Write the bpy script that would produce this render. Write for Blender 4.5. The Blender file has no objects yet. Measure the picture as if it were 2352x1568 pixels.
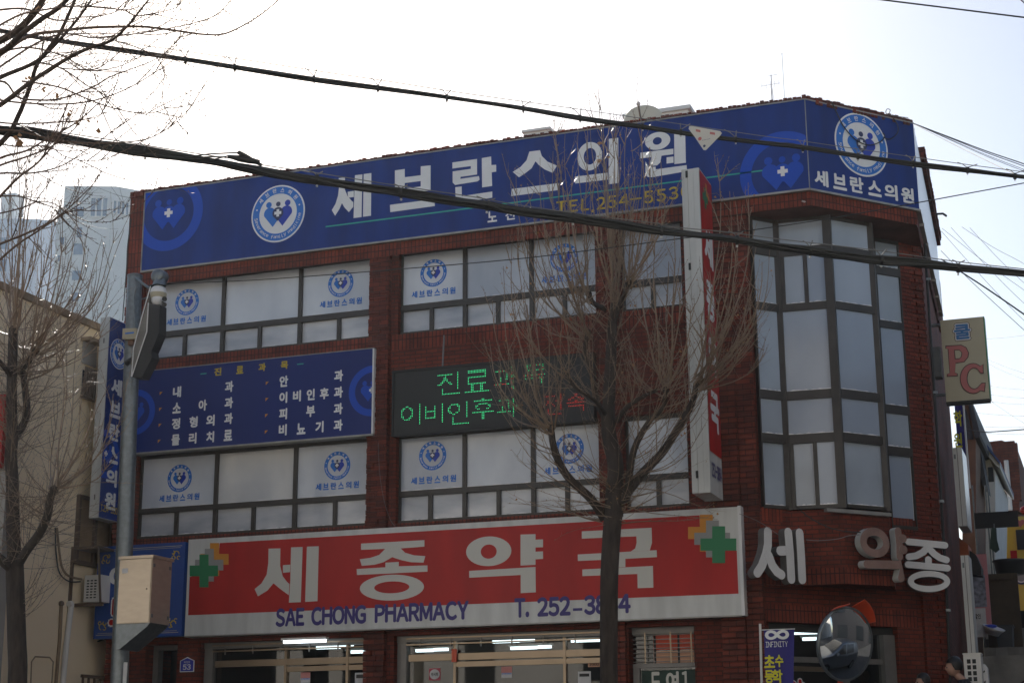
import bpy, math, random
from mathutils import Vector, Matrix
from mathutils.geometry import tessellate_polygon

S = bpy.context.scene
COL = S.collection
rad = math.radians

# ------------------------------------------------------------------ camera
CAM = Vector((3.836, -24.0, 1.6))
RM = ((0.9389436138, 0.3440247766, -0.0056429759),
      (0.0925395994, -0.2367032348, 0.9671649297),
      (-0.3313929882, 0.9086355329, 0.2540869057))
FOC = 3750.2
cd = bpy.data.cameras.new('camera')
cam = bpy.data.objects.new('camera', cd)
COL.objects.link(cam)
cd.sensor_fit = 'HORIZONTAL'; cd.sensor_width = 36.0
cd.lens = 36.0 * FOC / 2352.0
cd.clip_start = 0.1; cd.clip_end = 3000
R_, U_, F_ = (Vector(v) for v in RM)
m = Matrix((R_, U_, -F_)).transposed().to_4x4()
m.translation = CAM
cam.matrix_world = m
S.camera = cam

# ------------------------------------------------------------------ sky, sun, exposure
SUN_EL, SUN_AZ = 33.0, -31.0          # azimuth from +Y, negative towards -X
W = bpy.data.worlds.new('World'); S.world = W; W.use_nodes = True
nt = W.node_tree
sky = nt.nodes.new('ShaderNodeTexSky'); sky.sky_type = 'NISHITA'
sky.sun_disc = False
sky.sun_elevation = rad(SUN_EL); sky.sun_rotation = rad(SUN_AZ)
sky.altitude = 50; sky.air_density = 1.0; sky.dust_density = 1.1; sky.ozone_density = 0.15
bg = nt.nodes['Background']; bg.inputs['Strength'].default_value = 0.105
nt.links.new(sky.outputs[0], bg.inputs['Color'])
sl = bpy.data.lights.new('sun', 'SUN'); sl.energy = 4.2; sl.angle = rad(0.5); sl.color = (1.0, 0.95, 0.88)
so = bpy.data.objects.new('sun', sl); COL.objects.link(so)
to_sun = Vector((math.sin(rad(SUN_AZ)) * math.cos(rad(SUN_EL)), math.cos(rad(SUN_AZ)) * math.cos(rad(SUN_EL)), math.sin(rad(SUN_EL))))
so.rotation_euler = to_sun.to_track_quat('Z', 'Y').to_euler()
so.location = (-20, 30, 40)
S.view_settings.view_transform = 'Standard'; S.view_settings.look = 'None'
S.view_settings.exposure = 0.35; S.view_settings.gamma = 1.0
S.render.engine = 'CYCLES'
S.cycles.max_bounces = 6; S.cycles.caustics_reflective = False; S.cycles.caustics_refractive = False

# ------------------------------------------------------------------ picture measurements -> places
def ray(x, y):
    return R_ * ((x - 1176) / FOC) + U_ * (-(y - 784) / FOC) + F_
def on_y(x, y, Y):
    r = ray(x, y); return CAM + r * ((Y - CAM.y) / r.y)
def on_x(x, y, X):
    r = ray(x, y); return CAM + r * ((X - CAM.x) / r.x)
def on_z(x, y, Z):
    r = ray(x, y); return CAM + r * ((Z - CAM.z) / r.z)
def at_d(x, y, d):
    return CAM + ray(x, y) * d
def T(t, x, y):
    """survey sheet (row, column) and its position -> measurement"""
    r, c = int(t[0]) - 1, int(t[1]) - 1
    return (c * 588 + x / 3.0, r * 522.667 + y / 3.0)

class Fr:
    """flat working plane: origin, horizontal axis u, up v, outward normal n"""
    def __init__(s, o, u, n=None):
        s.o = Vector(o); s.u = Vector(u).normalized(); s.v = Vector((0, 0, 1))
        s.n = s.u.cross(s.v)
    def P(s, a, b, d=0.0):
        return s.o + s.u * a + s.v * b + s.n * d
    def px(s, x, y, d=0.0):
        o = s.o + s.n * d
        r = ray(x, y)
        p = CAM + r * (s.n.dot(o - CAM) / s.n.dot(r))
        q = p - o
        return (q.dot(s.u), q.z)
    def off(s, d):
        return Fr(s.o + s.n * d, s.u)
def FY(Y):
    return Fr((0, Y, 0), (1, 0, 0))

# ------------------------------------------------------------------ materials
MATS = {}
def newmat(name):
    m = bpy.data.materials.new(name); m.use_nodes = True
    MATS[name] = m
    return m, m.node_tree, m.node_tree.nodes['Principled BSDF']
def mat(name, col, rough=0.6, metal=0.0, var=0.0, vscale=3.0, bump=0.0, bscale=40.0, spec=0.5, coat=0.0, col2=None, stretch=(1, 1, 1)):
    m, t, b = newmat(name)
    b.inputs['Base Color'].default_value = (*col, 1); b.inputs['Roughness'].default_value = rough
    b.inputs['Metallic'].default_value = metal; b.inputs['Specular IOR Level'].default_value = spec
    b.inputs['Coat Weight'].default_value = coat; b.inputs['Coat Roughness'].default_value = 0.08
    if var > 0 or bump > 0:
        tc = t.nodes.new('ShaderNodeTexCoord'); mp = t.nodes.new('ShaderNodeMapping')
        mp.inputs['Scale'].default_value = stretch
        t.links.new(tc.outputs['Object'], mp.inputs[0])
    if var > 0:
        n = t.nodes.new('ShaderNodeTexNoise'); n.inputs['Scale'].default_value = vscale; n.inputs['Detail'].default_value = 6
        t.links.new(mp.outputs[0], n.inputs['Vector'])
        r = t.nodes.new('ShaderNodeValToRGB')
        c2 = col2 or tuple(max(0, c * (1 - var)) for c in col)
        r.color_ramp.elements[0].position = 0.3; r.color_ramp.elements[0].color = (*c2, 1)
        r.color_ramp.elements[1].position = 0.7; r.color_ramp.elements[1].color = (*col, 1)
        t.links.new(n.outputs['Fac'], r.inputs[0]); t.links.new(r.outputs[0], b.inputs['Base Color'])
    if bump > 0:
        n2 = t.nodes.new('ShaderNodeTexNoise'); n2.inputs['Scale'].default_value = bscale; n2.inputs['Detail'].default_value = 4
        t.links.new(mp.outputs[0], n2.inputs['Vector'])
        bp = t.nodes.new('ShaderNodeBump'); bp.inputs['Strength'].default_value = bump; bp.inputs['Distance'].default_value = 0.02
        t.links.new(n2.outputs['Fac'], bp.inputs['Height']); t.links.new(bp.outputs[0], b.inputs['Normal'])
    return m
def brickmat(name, c1, c2, mortar, bw=0.2, rh=0.067, ms=0.009, offs=0.5, rough=0.75, bump=0.6):
    m, t, b = newmat(name)
    tc = t.nodes.new('ShaderNodeUVMap')
    br = t.nodes.new('ShaderNodeTexBrick'); br.offset = offs
    br.inputs['Scale'].default_value = 1.0; br.inputs['Brick Width'].default_value = bw; br.inputs['Row Height'].default_value = rh
    br.inputs['Mortar Size'].default_value = ms; br.inputs['Mortar Smooth'].default_value = 0.3
    br.inputs['Color1'].default_value = (*c1, 1); br.inputs['Color2'].default_value = (*c2, 1); br.inputs['Mortar'].default_value = (*mortar, 1)
    t.links.new(tc.outputs[0], br.inputs['Vector'])
    n = t.nodes.new('ShaderNodeTexNoise'); n.inputs['Scale'].default_value = 1.3; n.inputs['Detail'].default_value = 8; n.inputs['Roughness'].default_value = 0.7
    t.links.new(tc.outputs[0], n.inputs['Vector'])
    r = t.nodes.new('ShaderNodeMapRange'); r.inputs[1].default_value = 0.3; r.inputs[2].default_value = 0.7; r.inputs[3].default_value = 0.45; r.inputs[4].default_value = 1.25
    t.links.new(n.outputs['Fac'], r.inputs[0])
    mx = t.nodes.new('ShaderNodeVectorMath'); mx.operation = 'SCALE'
    t.links.new(br.outputs['Color'], mx.inputs[0]); t.links.new(r.outputs[0], mx.inputs['Scale'])
    t.links.new(mx.outputs[0], b.inputs['Base Color'])
    b.inputs['Roughness'].default_value = rough; b.inputs['Specular IOR Level'].default_value = 0.2
    n3 = t.nodes.new('ShaderNodeTexNoise'); n3.inputs['Scale'].default_value = 35
    t.links.new(tc.outputs[0], n3.inputs['Vector'])
    ad = t.nodes.new('ShaderNodeMath'); ad.operation = 'MULTIPLY_ADD'; ad.inputs[1].default_value = -1.0
    t.links.new(br.outputs['Fac'], ad.inputs[0]); t.links.new(n3.outputs['Fac'], ad.inputs[2])
    bp = t.nodes.new('ShaderNodeBump'); bp.inputs['Strength'].default_value = bump; bp.inputs['Distance'].default_value = 0.015
    t.links.new(ad.outputs[0], bp.inputs['Height']); t.links.new(bp.outputs[0], b.inputs['Normal'])
    return m
def emit(name, col, st):
    m, t, b = newmat(name)
    b.inputs['Base Color'].default_value = (*col, 1)
    b.inputs['Emission Color'].default_value = (*col, 1); b.inputs['Emission Strength'].default_value = st
def glassmat(name, tint, refl=0.12, rough=0.02):
    m, t, b = newmat(name)
    t.nodes.remove(b)
    o = t.nodes['Material Output']
    tr = t.nodes.new('ShaderNodeBsdfTransparent'); tr.inputs[0].default_value = (*tint, 1)
    gl = t.nodes.new('ShaderNodeBsdfGlossy'); gl.inputs['Roughness'].default_value = rough; gl.inputs['Color'].default_value = (0.95, 0.95, 0.95, 1)
    fr = t.nodes.new('ShaderNodeFresnel'); fr.inputs[0].default_value = 1.5
    ad = t.nodes.new('ShaderNodeMath'); ad.operation = 'ADD'; ad.inputs[1].default_value = refl; ad.use_clamp = True
    t.links.new(fr.outputs[0], ad.inputs[0])
    mx = t.nodes.new('ShaderNodeMixShader'); t.links.new(ad.outputs[0], mx.inputs[0])
    t.links.new(tr.outputs[0], mx.inputs[1]); t.links.new(gl.outputs[0], mx.inputs[2]); t.links.new(mx.outputs[0], o.inputs[0])

brickmat('brick', (0.205, 0.041, 0.025), (0.125, 0.03, 0.02), (0.07, 0.03, 0.022))
brickmat('brick_soldier', (0.25, 0.05, 0.03), (0.15, 0.036, 0.024), (0.05, 0.02, 0.016), bw=0.068, rh=0.26, offs=0.0)
brickmat('brick_pier', (0.22, 0.05, 0.032), (0.10, 0.034, 0.026), (0.03, 0.016, 0.013), bw=0.24, rh=0.085, ms=0.006)
brickmat('brick_far', (0.20, 0.07, 0.045), (0.15, 0.05, 0.035), (0.09, 0.05, 0.04), bw=0.25, rh=0.09)
mat('soffit', (0.15, 0.055, 0.035), 0.85, var=0.55, vscale=2.2, bump=0.4, bscale=12)
mat('frame', (0.038, 0.031, 0.025), 0.45, var=0.35, vscale=6)
mat('film', (0.66, 0.70, 0.75), 0.42, var=0.10, vscale=1.1, bump=0.05, bscale=160, col2=(0.43, 0.47, 0.54), coat=0.8, stretch=(1, 1, 0.6))
mat('film_low', (0.66, 0.67, 0.68), 0.4, var=0.3, vscale=1.5, bump=0.15, bscale=18, col2=(0.28, 0.31, 0.37), stretch=(0.6, 1, 1.7), coat=0.8)
mat('film_bay', (0.37, 0.43, 0.51), 0.42, var=0.28, vscale=0.9, bump=0.05, bscale=140, coat=0.8)
for _n, _c, _d in (('film_dim', (0.52, 0.555, 0.61), (0.34, 0.38, 0.45)), ('film_warm', (0.70, 0.70, 0.68), (0.50, 0.52, 0.55))):
    mat(_n, _c, 0.42, var=0.1, vscale=1.1, bump=0.05, bscale=160, col2=_d, coat=0.8, stretch=(1, 1, 0.6))
for _n, _c, _d in (('film_bay_dim', (0.32, 0.38, 0.475), (0.24, 0.29, 0.375)), ('film_bay_warm', (0.37, 0.43, 0.52), (0.28, 0.33, 0.41))):
    mat(_n, _c, 0.42, var=0.1, vscale=0.9, bump=0.05, bscale=140, col2=_d, coat=0.8, stretch=(1, 1, 0.6))
mat('film_edge', (0.8, 0.8, 0.8), 0.5)
mat('sign_navy', (0.002, 0.035, 0.235), 0.45, var=0.35, vscale=1.6, bump=0.05, bscale=6, spec=0.25, stretch=(1.6, 1.6, 0.35))
mat('sign_navy_dark', (0.006, 0.025, 0.175), 0.45, var=0.2, vscale=0.8, spec=0.25)
mat('sign_blue', (0.004, 0.065, 0.46), 0.45, spec=0.25)
mat('logo_blue', (0.01, 0.15, 0.56), 0.45)
mat('logo_royal', (0.008, 0.04, 0.40), 0.45)
mat('logo_dark', (0.02, 0.03, 0.10), 0.45)
mat('letter_white', (0.76, 0.77, 0.78), 0.5, var=0.08, vscale=4)
mat('letter_yellow', (0.50, 0.36, 0.02), 0.5)
mat('line_teal', (0.02, 0.36, 0.28), 0.5)
mat('alu_edge', (0.35, 0.34, 0.32), 0.45, metal=0.4, var=0.3, vscale=5)
mat('sign_white', (0.60, 0.61, 0.59), 0.4, var=0.22, vscale=2.0, bump=0.02, bscale=8, stretch=(3, 3, 0.4))
mat('sign_red', (0.45, 0.015, 0.014), 0.42, var=0.25, vscale=1.5, spec=0.25, bump=0.04, bscale=5, stretch=(1.6, 1.6, 0.4))
mat('letter_cream', (0.54, 0.53, 0.48), 0.45)
mat('text_purple', (0.03, 0.018, 0.16), 0.5)
mat('cross_green', (0.005, 0.17, 0.06), 0.45)
mat('cross_grey', (0.26, 0.26, 0.25), 0.5)
mat('cross_orange', (0.55, 0.22, 0.015), 0.5)
mat('white_plastic', (0.7, 0.7, 0.7), 0.4, var=0.06, vscale=3)
mat('white_glossy', (0.75, 0.78, 0.8), 0.25)
mat('black_metal', (0.009, 0.010, 0.011), 0.55, var=0.3, vscale=8)
mat('led_board', (0.012, 0.013, 0.013), 0.55, bump=0.2, bscale=60)
emit('led_green', (0.05, 1.0, 0.35), 0.85); emit('led_red', (1.0, 0.06, 0.04), 0.5)
emit('tube_light', (0.80, 0.92, 1.0), 3.0)
mat('galv', (0.20, 0.225, 0.24), 0.42, metal=0.75, var=0.3, vscale=14)
mat('steel_box', (0.42, 0.355, 0.285), 0.34, metal=0.75, var=0.12, vscale=5, stretch=(1, 1, 3))
mat('gold_alu', (0.27, 0.21, 0.15), 0.33, metal=0.85, var=0.15, vscale=3)
mat('grey_alu', (0.20, 0.19, 0.18), 0.45, metal=0.3, var=0.2, vscale=4)
glassmat('shop_glass', (0.55, 0.6, 0.58), 0.03)
glassmat('clear_glass', (0.85, 0.9, 0.95), 0.25)
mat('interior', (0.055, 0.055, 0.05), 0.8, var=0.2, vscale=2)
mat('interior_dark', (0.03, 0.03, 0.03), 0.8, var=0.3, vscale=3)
mat('shelf_goods', (0.18, 0.17, 0.15), 0.6, var=0.9, vscale=9)
mat('mirror_glass', (0.82, 0.84, 0.85), 0.03, metal=1.0)
mat('orange_visor', (0.62, 0.07, 0.02), 0.45, var=0.15, vscale=5)
mat('bark', (0.062, 0.046, 0.036), 0.95, var=0.65, vscale=14, bump=1.0, bscale=26, stretch=(1, 1, 0.25))
mat('twig', (0.28, 0.19, 0.12), 0.34, var=0.4, vscale=6)
mat('twig_near', (0.12, 0.075, 0.05), 0.55, var=0.35, vscale=6)
mat('dead_leaf', (0.45, 0.24, 0.10), 0.7, var=0.4, vscale=30)
mat('cable', (0.012, 0.014, 0.014), 0.5)
mat('wire_grey', (0.16, 0.16, 0.16), 0.6)
mat('zip_tie', (0.5, 0.5, 0.5), 0.3)
mat('beige_wall', (0.90, 0.75, 0.53), 0.85, var=0.16, vscale=0.7, bump=0.15, bscale=18, col2=(0.84, 0.69, 0.47))
mat('stain_brown', (0.30, 0.22, 0.14), 0.9, var=0.3, vscale=5)
mat('grey_plaster', (0.40, 0.38, 0.35), 0.85, var=0.2, vscale=1.0)
mat('tower_white', (0.88, 0.88, 0.86), 0.7, var=0.06, vscale=0.2)
mat('tower_blue', (0.50, 0.58, 0.68), 0.7, var=0.06, vscale=0.2)
mat('tower_glass', (0.25, 0.36, 0.48), 0.15, var=0.2, vscale=0.6)
mat('dark_glass', (0.03, 0.035, 0.04), 0.12)
mat('brown_frame', (0.12, 0.085, 0.06), 0.5)
mat('tile_blue', (0.02, 0.06, 0.22), 0.4, var=0.3, vscale=6)
mat('tile_dark', (0.03, 0.03, 0.035), 0.7, var=0.3, vscale=6)
mat('wood_brown', (0.16, 0.075, 0.035), 0.7, var=0.3, vscale=4)
mat('white_paint', (0.72, 0.70, 0.66), 0.6, var=0.12, vscale=2)
mat('pc_cream', (0.44, 0.40, 0.28), 0.45, var=0.10, vscale=3)
mat('pc_pink', (0.42, 0.12, 0.11), 0.45)
mat('pc_blue', (0.02, 0.14, 0.36), 0.4)
mat('pc_shadow', (0.06, 0.025, 0.025), 0.5)
mat('pc_outline', (0.60, 0.60, 0.60), 0.45)
mat('banner_blue', (0.018, 0.012, 0.20), 0.6, var=0.12, vscale=3)
mat('banner_yellow', (0.62, 0.58, 0.02), 0.6)
mat('inn_blue', (0.008, 0.06, 0.30), 0.5, var=0.2, vscale=3)
mat('plate_blue', (0.012, 0.03, 0.36), 0.4)
mat('pink_poster', (0.55, 0.22, 0.24), 0.6, var=0.15, vscale=3)
mat('paper', (0.6, 0.6, 0.6), 0.7, var=0.15, vscale=10)
mat('paper_grey', (0.32, 0.33, 0.40), 0.7, var=0.7, vscale=14)
mat('sticker_pink', (0.50, 0.20, 0.18), 0.6)
mat('sticker_red', (0.35, 0.03, 0.06), 0.6)
mat('poster_red', (0.55, 0.07, 0.03), 0.6, var=0.15, vscale=4)
mat('poster_peach', (0.62, 0.33, 0.20), 0.6, var=0.15, vscale=4)
mat('van_yellow', (0.62, 0.46, 0.03), 0.3, coat=0.5)
mat('car_silver', (0.20, 0.215, 0.23), 0.3, metal=0.6, coat=0.6)
mat('rubber', (0.015, 0.015, 0.015), 0.8)
mat('tail_red', (0.35, 0.01, 0.01), 0.2)
mat('lamp_clear', (0.7, 0.72, 0.75), 0.1, metal=0.5)
mat('asphalt', (0.09, 0.088, 0.085), 0.9, var=0.25, vscale=1.5, bump=0.5, bscale=60)
mat('paving', (0.17, 0.16, 0.15), 0.85, var=0.3, vscale=2, bump=0.3, bscale=20)
mat('concrete', (0.24, 0.23, 0.21), 0.9, var=0.45, vscale=2.5, bump=0.5, bscale=9)
mat('road_paint', (0.7, 0.7, 0.68), 0.7, var=0.2, vscale=5)
mat('skin', (0.45, 0.26, 0.19), 0.6)
mat('hair_black', (0.012, 0.010, 0.010), 0.5)
mat('coat_navy', (0.012, 0.014, 0.024), 0.85, var=0.3, vscale=20)
mat('coat_black', (0.010, 0.010, 0.011), 0.85)
mat('trousers', (0.02, 0.02, 0.025), 0.85)
mat('shoe', (0.012, 0.012, 0.012), 0.5)
mat('tarp_black', (0.012, 0.012, 0.012), 0.7, bump=0.4, bscale=6)
mat('tarp_green', (0.03, 0.06, 0.045), 0.8, var=0.3, vscale=6, bump=0.6, bscale=6)
mat('basin', (0.03, 0.035, 0.04), 0.6)
mat('crate_brown', (0.07, 0.05, 0.03), 0.8, var=0.3, vscale=5)
mat('box_grey', (0.10, 0.11, 0.11), 0.6, var=0.3, vscale=6)
mat('dish_cream', (0.60, 0.57, 0.46), 0.5)
mat('roof_white', (0.72, 0.74, 0.72), 0.6)
mat('efflor', (0.42, 0.36, 0.33), 0.9, var=0.4, vscale=10)
mat('awning_orange', (0.35, 0.09, 0.03), 0.7, var=0.2, vscale=4)
mat('opposite_cream', (0.82, 0.77, 0.69), 0.8, var=0.15, vscale=0.5)
mat('opposite_white', (0.84, 0.80, 0.72), 0.8, var=0.1, vscale=0.5)

# ------------------------------------------------------------------ mesh helper
class MB:
    def __init__(s): s.v = []; s.f = []; s.m = []; s.sm = []; s.slots = []
    def slot(s, name):
        if name not in s.slots: s.slots.append(name)
        return s.slots.index(name)
    def add(s, vs, fs, mname, smooth=False):
        b = len(s.v); k = s.slot(mname)
        s.v += [tuple(v) for v in vs]
        for f in fs:
            s.f.append([b + i for i in f]); s.m.append(k); s.sm.append(smooth)
    def box(s, x0, x1, y0, y1, z0, z1, mn):
        vs = [(x, y, z) for z in (z0, z1) for y in (y0, y1) for x in (x0, x1)]
        s.add(vs, [(0, 2, 3, 1), (4, 5, 7, 6), (0, 1, 5, 4), (2, 6, 7, 3), (0, 4, 6, 2), (1, 3, 7, 5)], mn)
    def fbox(s, fr, a0, a1, b0, b1, d0, d1, mn):
        """box on a working plane; d outward"""
        vs = [fr.P(a, b, d) for b in (b0, b1) for d in (d1, d0) for a in (a0, a1)]
        s.add(vs, [(0, 2, 3, 1), (4, 5, 7, 6), (0, 1, 5, 4), (2, 6, 7, 3), (0, 4, 6, 2), (1, 3, 7, 5)], mn)
    def quad(s, pts, mn):
        s.add(pts, [tuple(range(len(pts)))], mn)
    def rect(s, fr, a0, a1, b0, b1, d, mn):
        s.quad([fr.P(a0, b0, d), fr.P(a1, b0, d), fr.P(a1, b1, d), fr.P(a0, b1, d)], mn)
    def poly(s, fr, loops, d, mn, clip=None):
        if clip: loops = [[(min(max(a, clip[0]), clip[1]), min(max(b, clip[2]), clip[3])) for a, b in l] for l in loops]
        L = [[Vector((a, b, 0)) for a, b in l] for l in loops]
        tr = tessellate_polygon(L)
        flat = [p for l in L for p in l]
        fs = []
        for t in tr:
            a, b, c = (flat[i] for i in t)
            ar = (b.x - a.x) * (c.y - a.y) - (c.x - a.x) * (b.y - a.y)
            if abs(ar) < 1e-9: continue
            fs.append(t if ar > 0 else (t[0], t[2], t[1]))
        s.add([fr.P(p.x, p.y, d) for p in flat], fs, mn)
    def prism(s, fr, loop, d0, d1, mn, side=None):
        """filled outline with thickness from d0 (back) to d1 (front)"""
        s.poly(fr, [loop], d1, mn)
        n = len(loop); ar = sum(loop[i][0] * loop[(i + 1) % n][1] - loop[(i + 1) % n][0] * loop[i][1] for i in range(n))
        l = loop if ar > 0 else loop[::-1]
        vs = [fr.P(a, b, d0) for a, b in l] + [fr.P(a, b, d1) for a, b in l]
        s.add(vs, [(i, (i + 1) % n, n + (i + 1) % n, n + i) for i in range(n)], side or mn)
        s.poly(fr, [loop], d0, side or mn)
    def ring(s, fr, cx, cz, ro, ri, d, mn, n=48, a0=0, a1=360, sy=1.0, clip=None, th=0.0, side=None):
        def c(a, b):
            return (min(max(a, clip[0]), clip[1]), min(max(b, clip[2]), clip[3])) if clip else (a, b)
        pts = []
        for i in range(n + 1):
            t = rad(a0 + (a1 - a0) * i / n)
            pts.append((c(cx + ro * math.cos(t), cz + ro * sy * math.sin(t)), c(cx + ri * math.cos(t), cz + ri * sy * math.sin(t))))
        vs = [fr.P(*p, d) for q in pts for p in q]
        s.add(vs, [(2 * i, 2 * i + 2, 2 * i + 3, 2 * i + 1) for i in range(n)], mn)
        if th:
            vb = [fr.P(*p, d - th) for q in pts for p in q]; N = len(vs)
            s.add(vs + vb, [(2 * i, N + 2 * i, N + 2 * i + 2, 2 * i + 2) for i in range(n)] + [(2 * i + 1, 2 * i + 3, N + 2 * i + 3, N + 2 * i + 1) for i in range(n)], side or mn)
    def disc(s, fr, cx, cz, r, d, mn, n=32, sy=1.0, clip=None):
        s.poly(fr, [[(cx + r * math.cos(2 * math.pi * i / n), cz + r * sy * math.sin(2 * math.pi * i / n)) for i in range(n)]], d, mn, clip)
    def tube(s, pts, r, mn, n=6, cap=True, smooth=True):
        pts = [Vector(p) for p in pts]
        rs = r if isinstance(r, (list, tuple)) else [r] * len(pts)
        vs = []; prev = None
        for i, p in enumerate(pts):
            t = (pts[min(i + 1, len(pts) - 1)] - pts[max(i - 1, 0)])
            t = t.normalized() if t.length > 1e-9 else Vector((0, 0, 1))
            if prev is None:
                a = t.cross(Vector((0, 0, 1)) if abs(t.z) < 0.9 else Vector((1, 0, 0))).normalized()
            else:
                a = prev - t * prev.dot(t)
                a = a.normalized() if a.length > 1e-6 else t.orthogonal().normalized()
            prev = a; b = t.cross(a)
            vs += [p + (a * math.cos(2 * math.pi * k / n) + b * math.sin(2 * math.pi * k / n)) * rs[i] for k in range(n)]
        fs = [(i * n + k, i * n + (k + 1) % n, (i + 1) * n + (k + 1) % n, (i + 1) * n + k) for i in range(len(pts) - 1) for k in range(n)]
        s.add(vs, fs, mn, smooth)
        if cap and n > 2:
            s.add(vs[:n], [tuple(range(n))[::-1]], mn); s.add(vs[-n:], [tuple(range(n))], mn)
    def lathe(s, o, axis, prof, mn, n=24, smooth=True):
        """profile (radius, along-axis) spun round an axis"""
        o = Vector(o); w = Vector(axis).normalized(); a = w.orthogonal().normalized(); b = w.cross(a)
        vs = [o + w * h + (a * math.cos(2 * math.pi * k / n) + b * math.sin(2 * math.pi * k / n)) * r for r, h in prof for k in range(n)]
        fs = [(i * n + k, i * n + (k + 1) % n, (i + 1) * n + (k + 1) % n, (i + 1) * n + k) for i in range(len(prof) - 1) for k in range(n)]
        s.add(vs, fs, mn, smooth)
    def ball(s, c, r, mn, n=16, sx=1, sy=1, sz=1):
        c = Vector(c); vs = []; h = n // 2
        for i in range(h + 1):
            p = math.pi * i / h
            for k in range(n):
                q = 2 * math.pi * k / n
                vs.append(c + Vector((r * sx * math.sin(p) * math.cos(q), r * sy * math.sin(p) * math.sin(q), r * sz * math.cos(p))))
        s.add(vs, [(i * n + k, (i + 1) * n + k, (i + 1) * n + (k + 1) % n, i * n + (k + 1) % n) for i in range(h) for k in range(n)], mn, True)
    def mesh(s, name):
        me = bpy.data.meshes.new(name)
        me.from_pydata(s.v, [], s.f)
        for n in s.slots: me.materials.append(MATS[n])
        me.polygons.foreach_set('material_index', s.m); me.polygons.foreach_set('use_smooth', s.sm)
        uv = me.uv_layers.new(name='UVMap')
        for p in me.polygons:
            nn = p.normal
            if abs(nn.z) < 0.75:
                t = Vector((-nn.y, nn.x, 0)).normalized()
                for li in p.loop_indices:
                    c = me.vertices[me.loops[li].vertex_index].co
                    uv.data[li].uv = (c.dot(t), c.z)
            else:
                for li in p.loop_indices:
                    c = me.vertices[me.loops[li].vertex_index].co
                    uv.data[li].uv = (c.x, c.y)
        me.update()
        return me
    def build(s, name, parent=None, label=None):
        o = bpy.data.objects.new(name, s.mesh(name)); COL.objects.link(o)
        if parent is not None:
            o.parent = parent
            o.matrix_parent_inverse = wm(parent).inverted()
        if label: o['label'] = label
        return o
def wm(o):
    M = o.matrix_basis.copy()
    return M if o.parent is None else wm(o.parent) @ o.matrix_parent_inverse @ M
def thing(name, label, cat, loc=(0, 0, 0), group=None):
    o = bpy.data.objects.new(name, None); COL.objects.link(o); o.location = loc
    o.empty_display_size = 0.3
    o['label'] = label; o['category'] = cat
    if group: o['group'] = group
    return o
def tag(o, label, cat, group=None):
    o['label'] = label; o['category'] = cat
    if group: o['group'] = group
    return o
def struct(o, kind='structure'):
    o['kind'] = kind; return o

# ------------------------------------------------------------------ lettering
GL = {}
def compose(s, off):
    vs, fs, x = [], [], 0.0
    for ch in s:
        if ch == ' ': x += 0.3; continue
        g = glyph(ch, off); b = len(vs)
        vs += [(p[0] - g[2] + x, p[1]) for p in g[0]]; fs += [tuple(b + i for i in f) for f in g[1]]
        x += g[3] - g[2] + 0.09 - 2 * off * 0
    xs = [v[0] for v in vs]; ys = [v[1] for v in vs]
    return (vs, fs, min(xs), max(xs), min(ys), max(ys))
def glyph(ch, off):
    k = (ch, off)
    if k in GL: return GL[k]
    if len(ch) > 1 and all(ord(q) < 127 for q in ch):
        GL[k] = compose(ch, off); return GL[k]
    if len(ch) == 1 and 33 <= ord(ch) < 127: ch = chr(ord(ch) + 0xFEE0)
    c = bpy.data.curves.new('lettering', 'FONT'); c.body = ch; c.offset = off; c.resolution_u = 4; c.fill_mode = 'FRONT'
    o = bpy.data.objects.new('lettering', c); COL.objects.link(o)
    dg = bpy.context.evaluated_depsgraph_get()
    me = bpy.data.meshes.new_from_object(o.evaluated_get(dg))
    vs = [(v.co.x, v.co.y) for v in me.vertices]; fs = [tuple(p.vertices) for p in me.polygons]
    bpy.data.objects.remove(o); bpy.data.curves.remove(c); bpy.data.meshes.remove(me)
    if not vs: vs, fs = [(0, 0), (0.1, 0), (0, 0.1)], []
    xs = [v[0] for v in vs]; ys = [v[1] for v in vs]
    GL[k] = (vs, fs, min(xs), max(xs), min(ys), max(ys))
    return GL[k]
SHIFT = [(0, 0)] + [(math.cos(rad(q)), math.sin(rad(q))) for q in range(0, 360, 45)]
def put(mb, fr, ch, a0, a1, b0, b1, d, mn, off=0.03, rot=0.0, clip=None):
    """one glyph (or word) filling the box a0..a1 x b0..b1; off thickens the strokes by laying shifted copies"""
    vs, fs, x0, x1, y0, y1 = glyph(ch, 0.0)
    x0 -= off; x1 += off; y0 -= off; y1 += off
    sx = (a1 - a0) / max(x1 - x0, 1e-6); sy = (b1 - b0) / max(y1 - y0, 1e-6)
    ca, cb = (a0 + a1) / 2, (b0 + b1) / 2; co, si = math.cos(rot), math.sin(rot)
    for k, (hx, hy) in enumerate(SHIFT if off > 0.012 else SHIFT[:1]):
        out = []
        for x, y in vs:
            p, q = (x + hx * off - (x0 + x1) / 2) * sx, (y + hy * off - (y0 + y1) / 2) * sy
            out.append(fr.P(ca + p * co - q * si, cb + p * si + q * co, d + k * 0.00022))
        mb.add(out, fs, mn)
def put_c(mb, fr, ch, a, b, w, h, d, mn, off=0.03, rot=0.0):
    put(mb, fr, ch, a - w / 2, a + w / 2, b - h / 2, b + h / 2, d, mn, off, rot)
def word(mb, fr, s, p0, p1, d, mn, off=0.03):
    """word whose lower left and upper right corners are measured"""
    a0, b0 = fr.px(*p0, d); a1, b1 = fr.px(*p1, d)
    put(mb, fr, s, a0, a1, b0, b1, d, mn, off)

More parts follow.
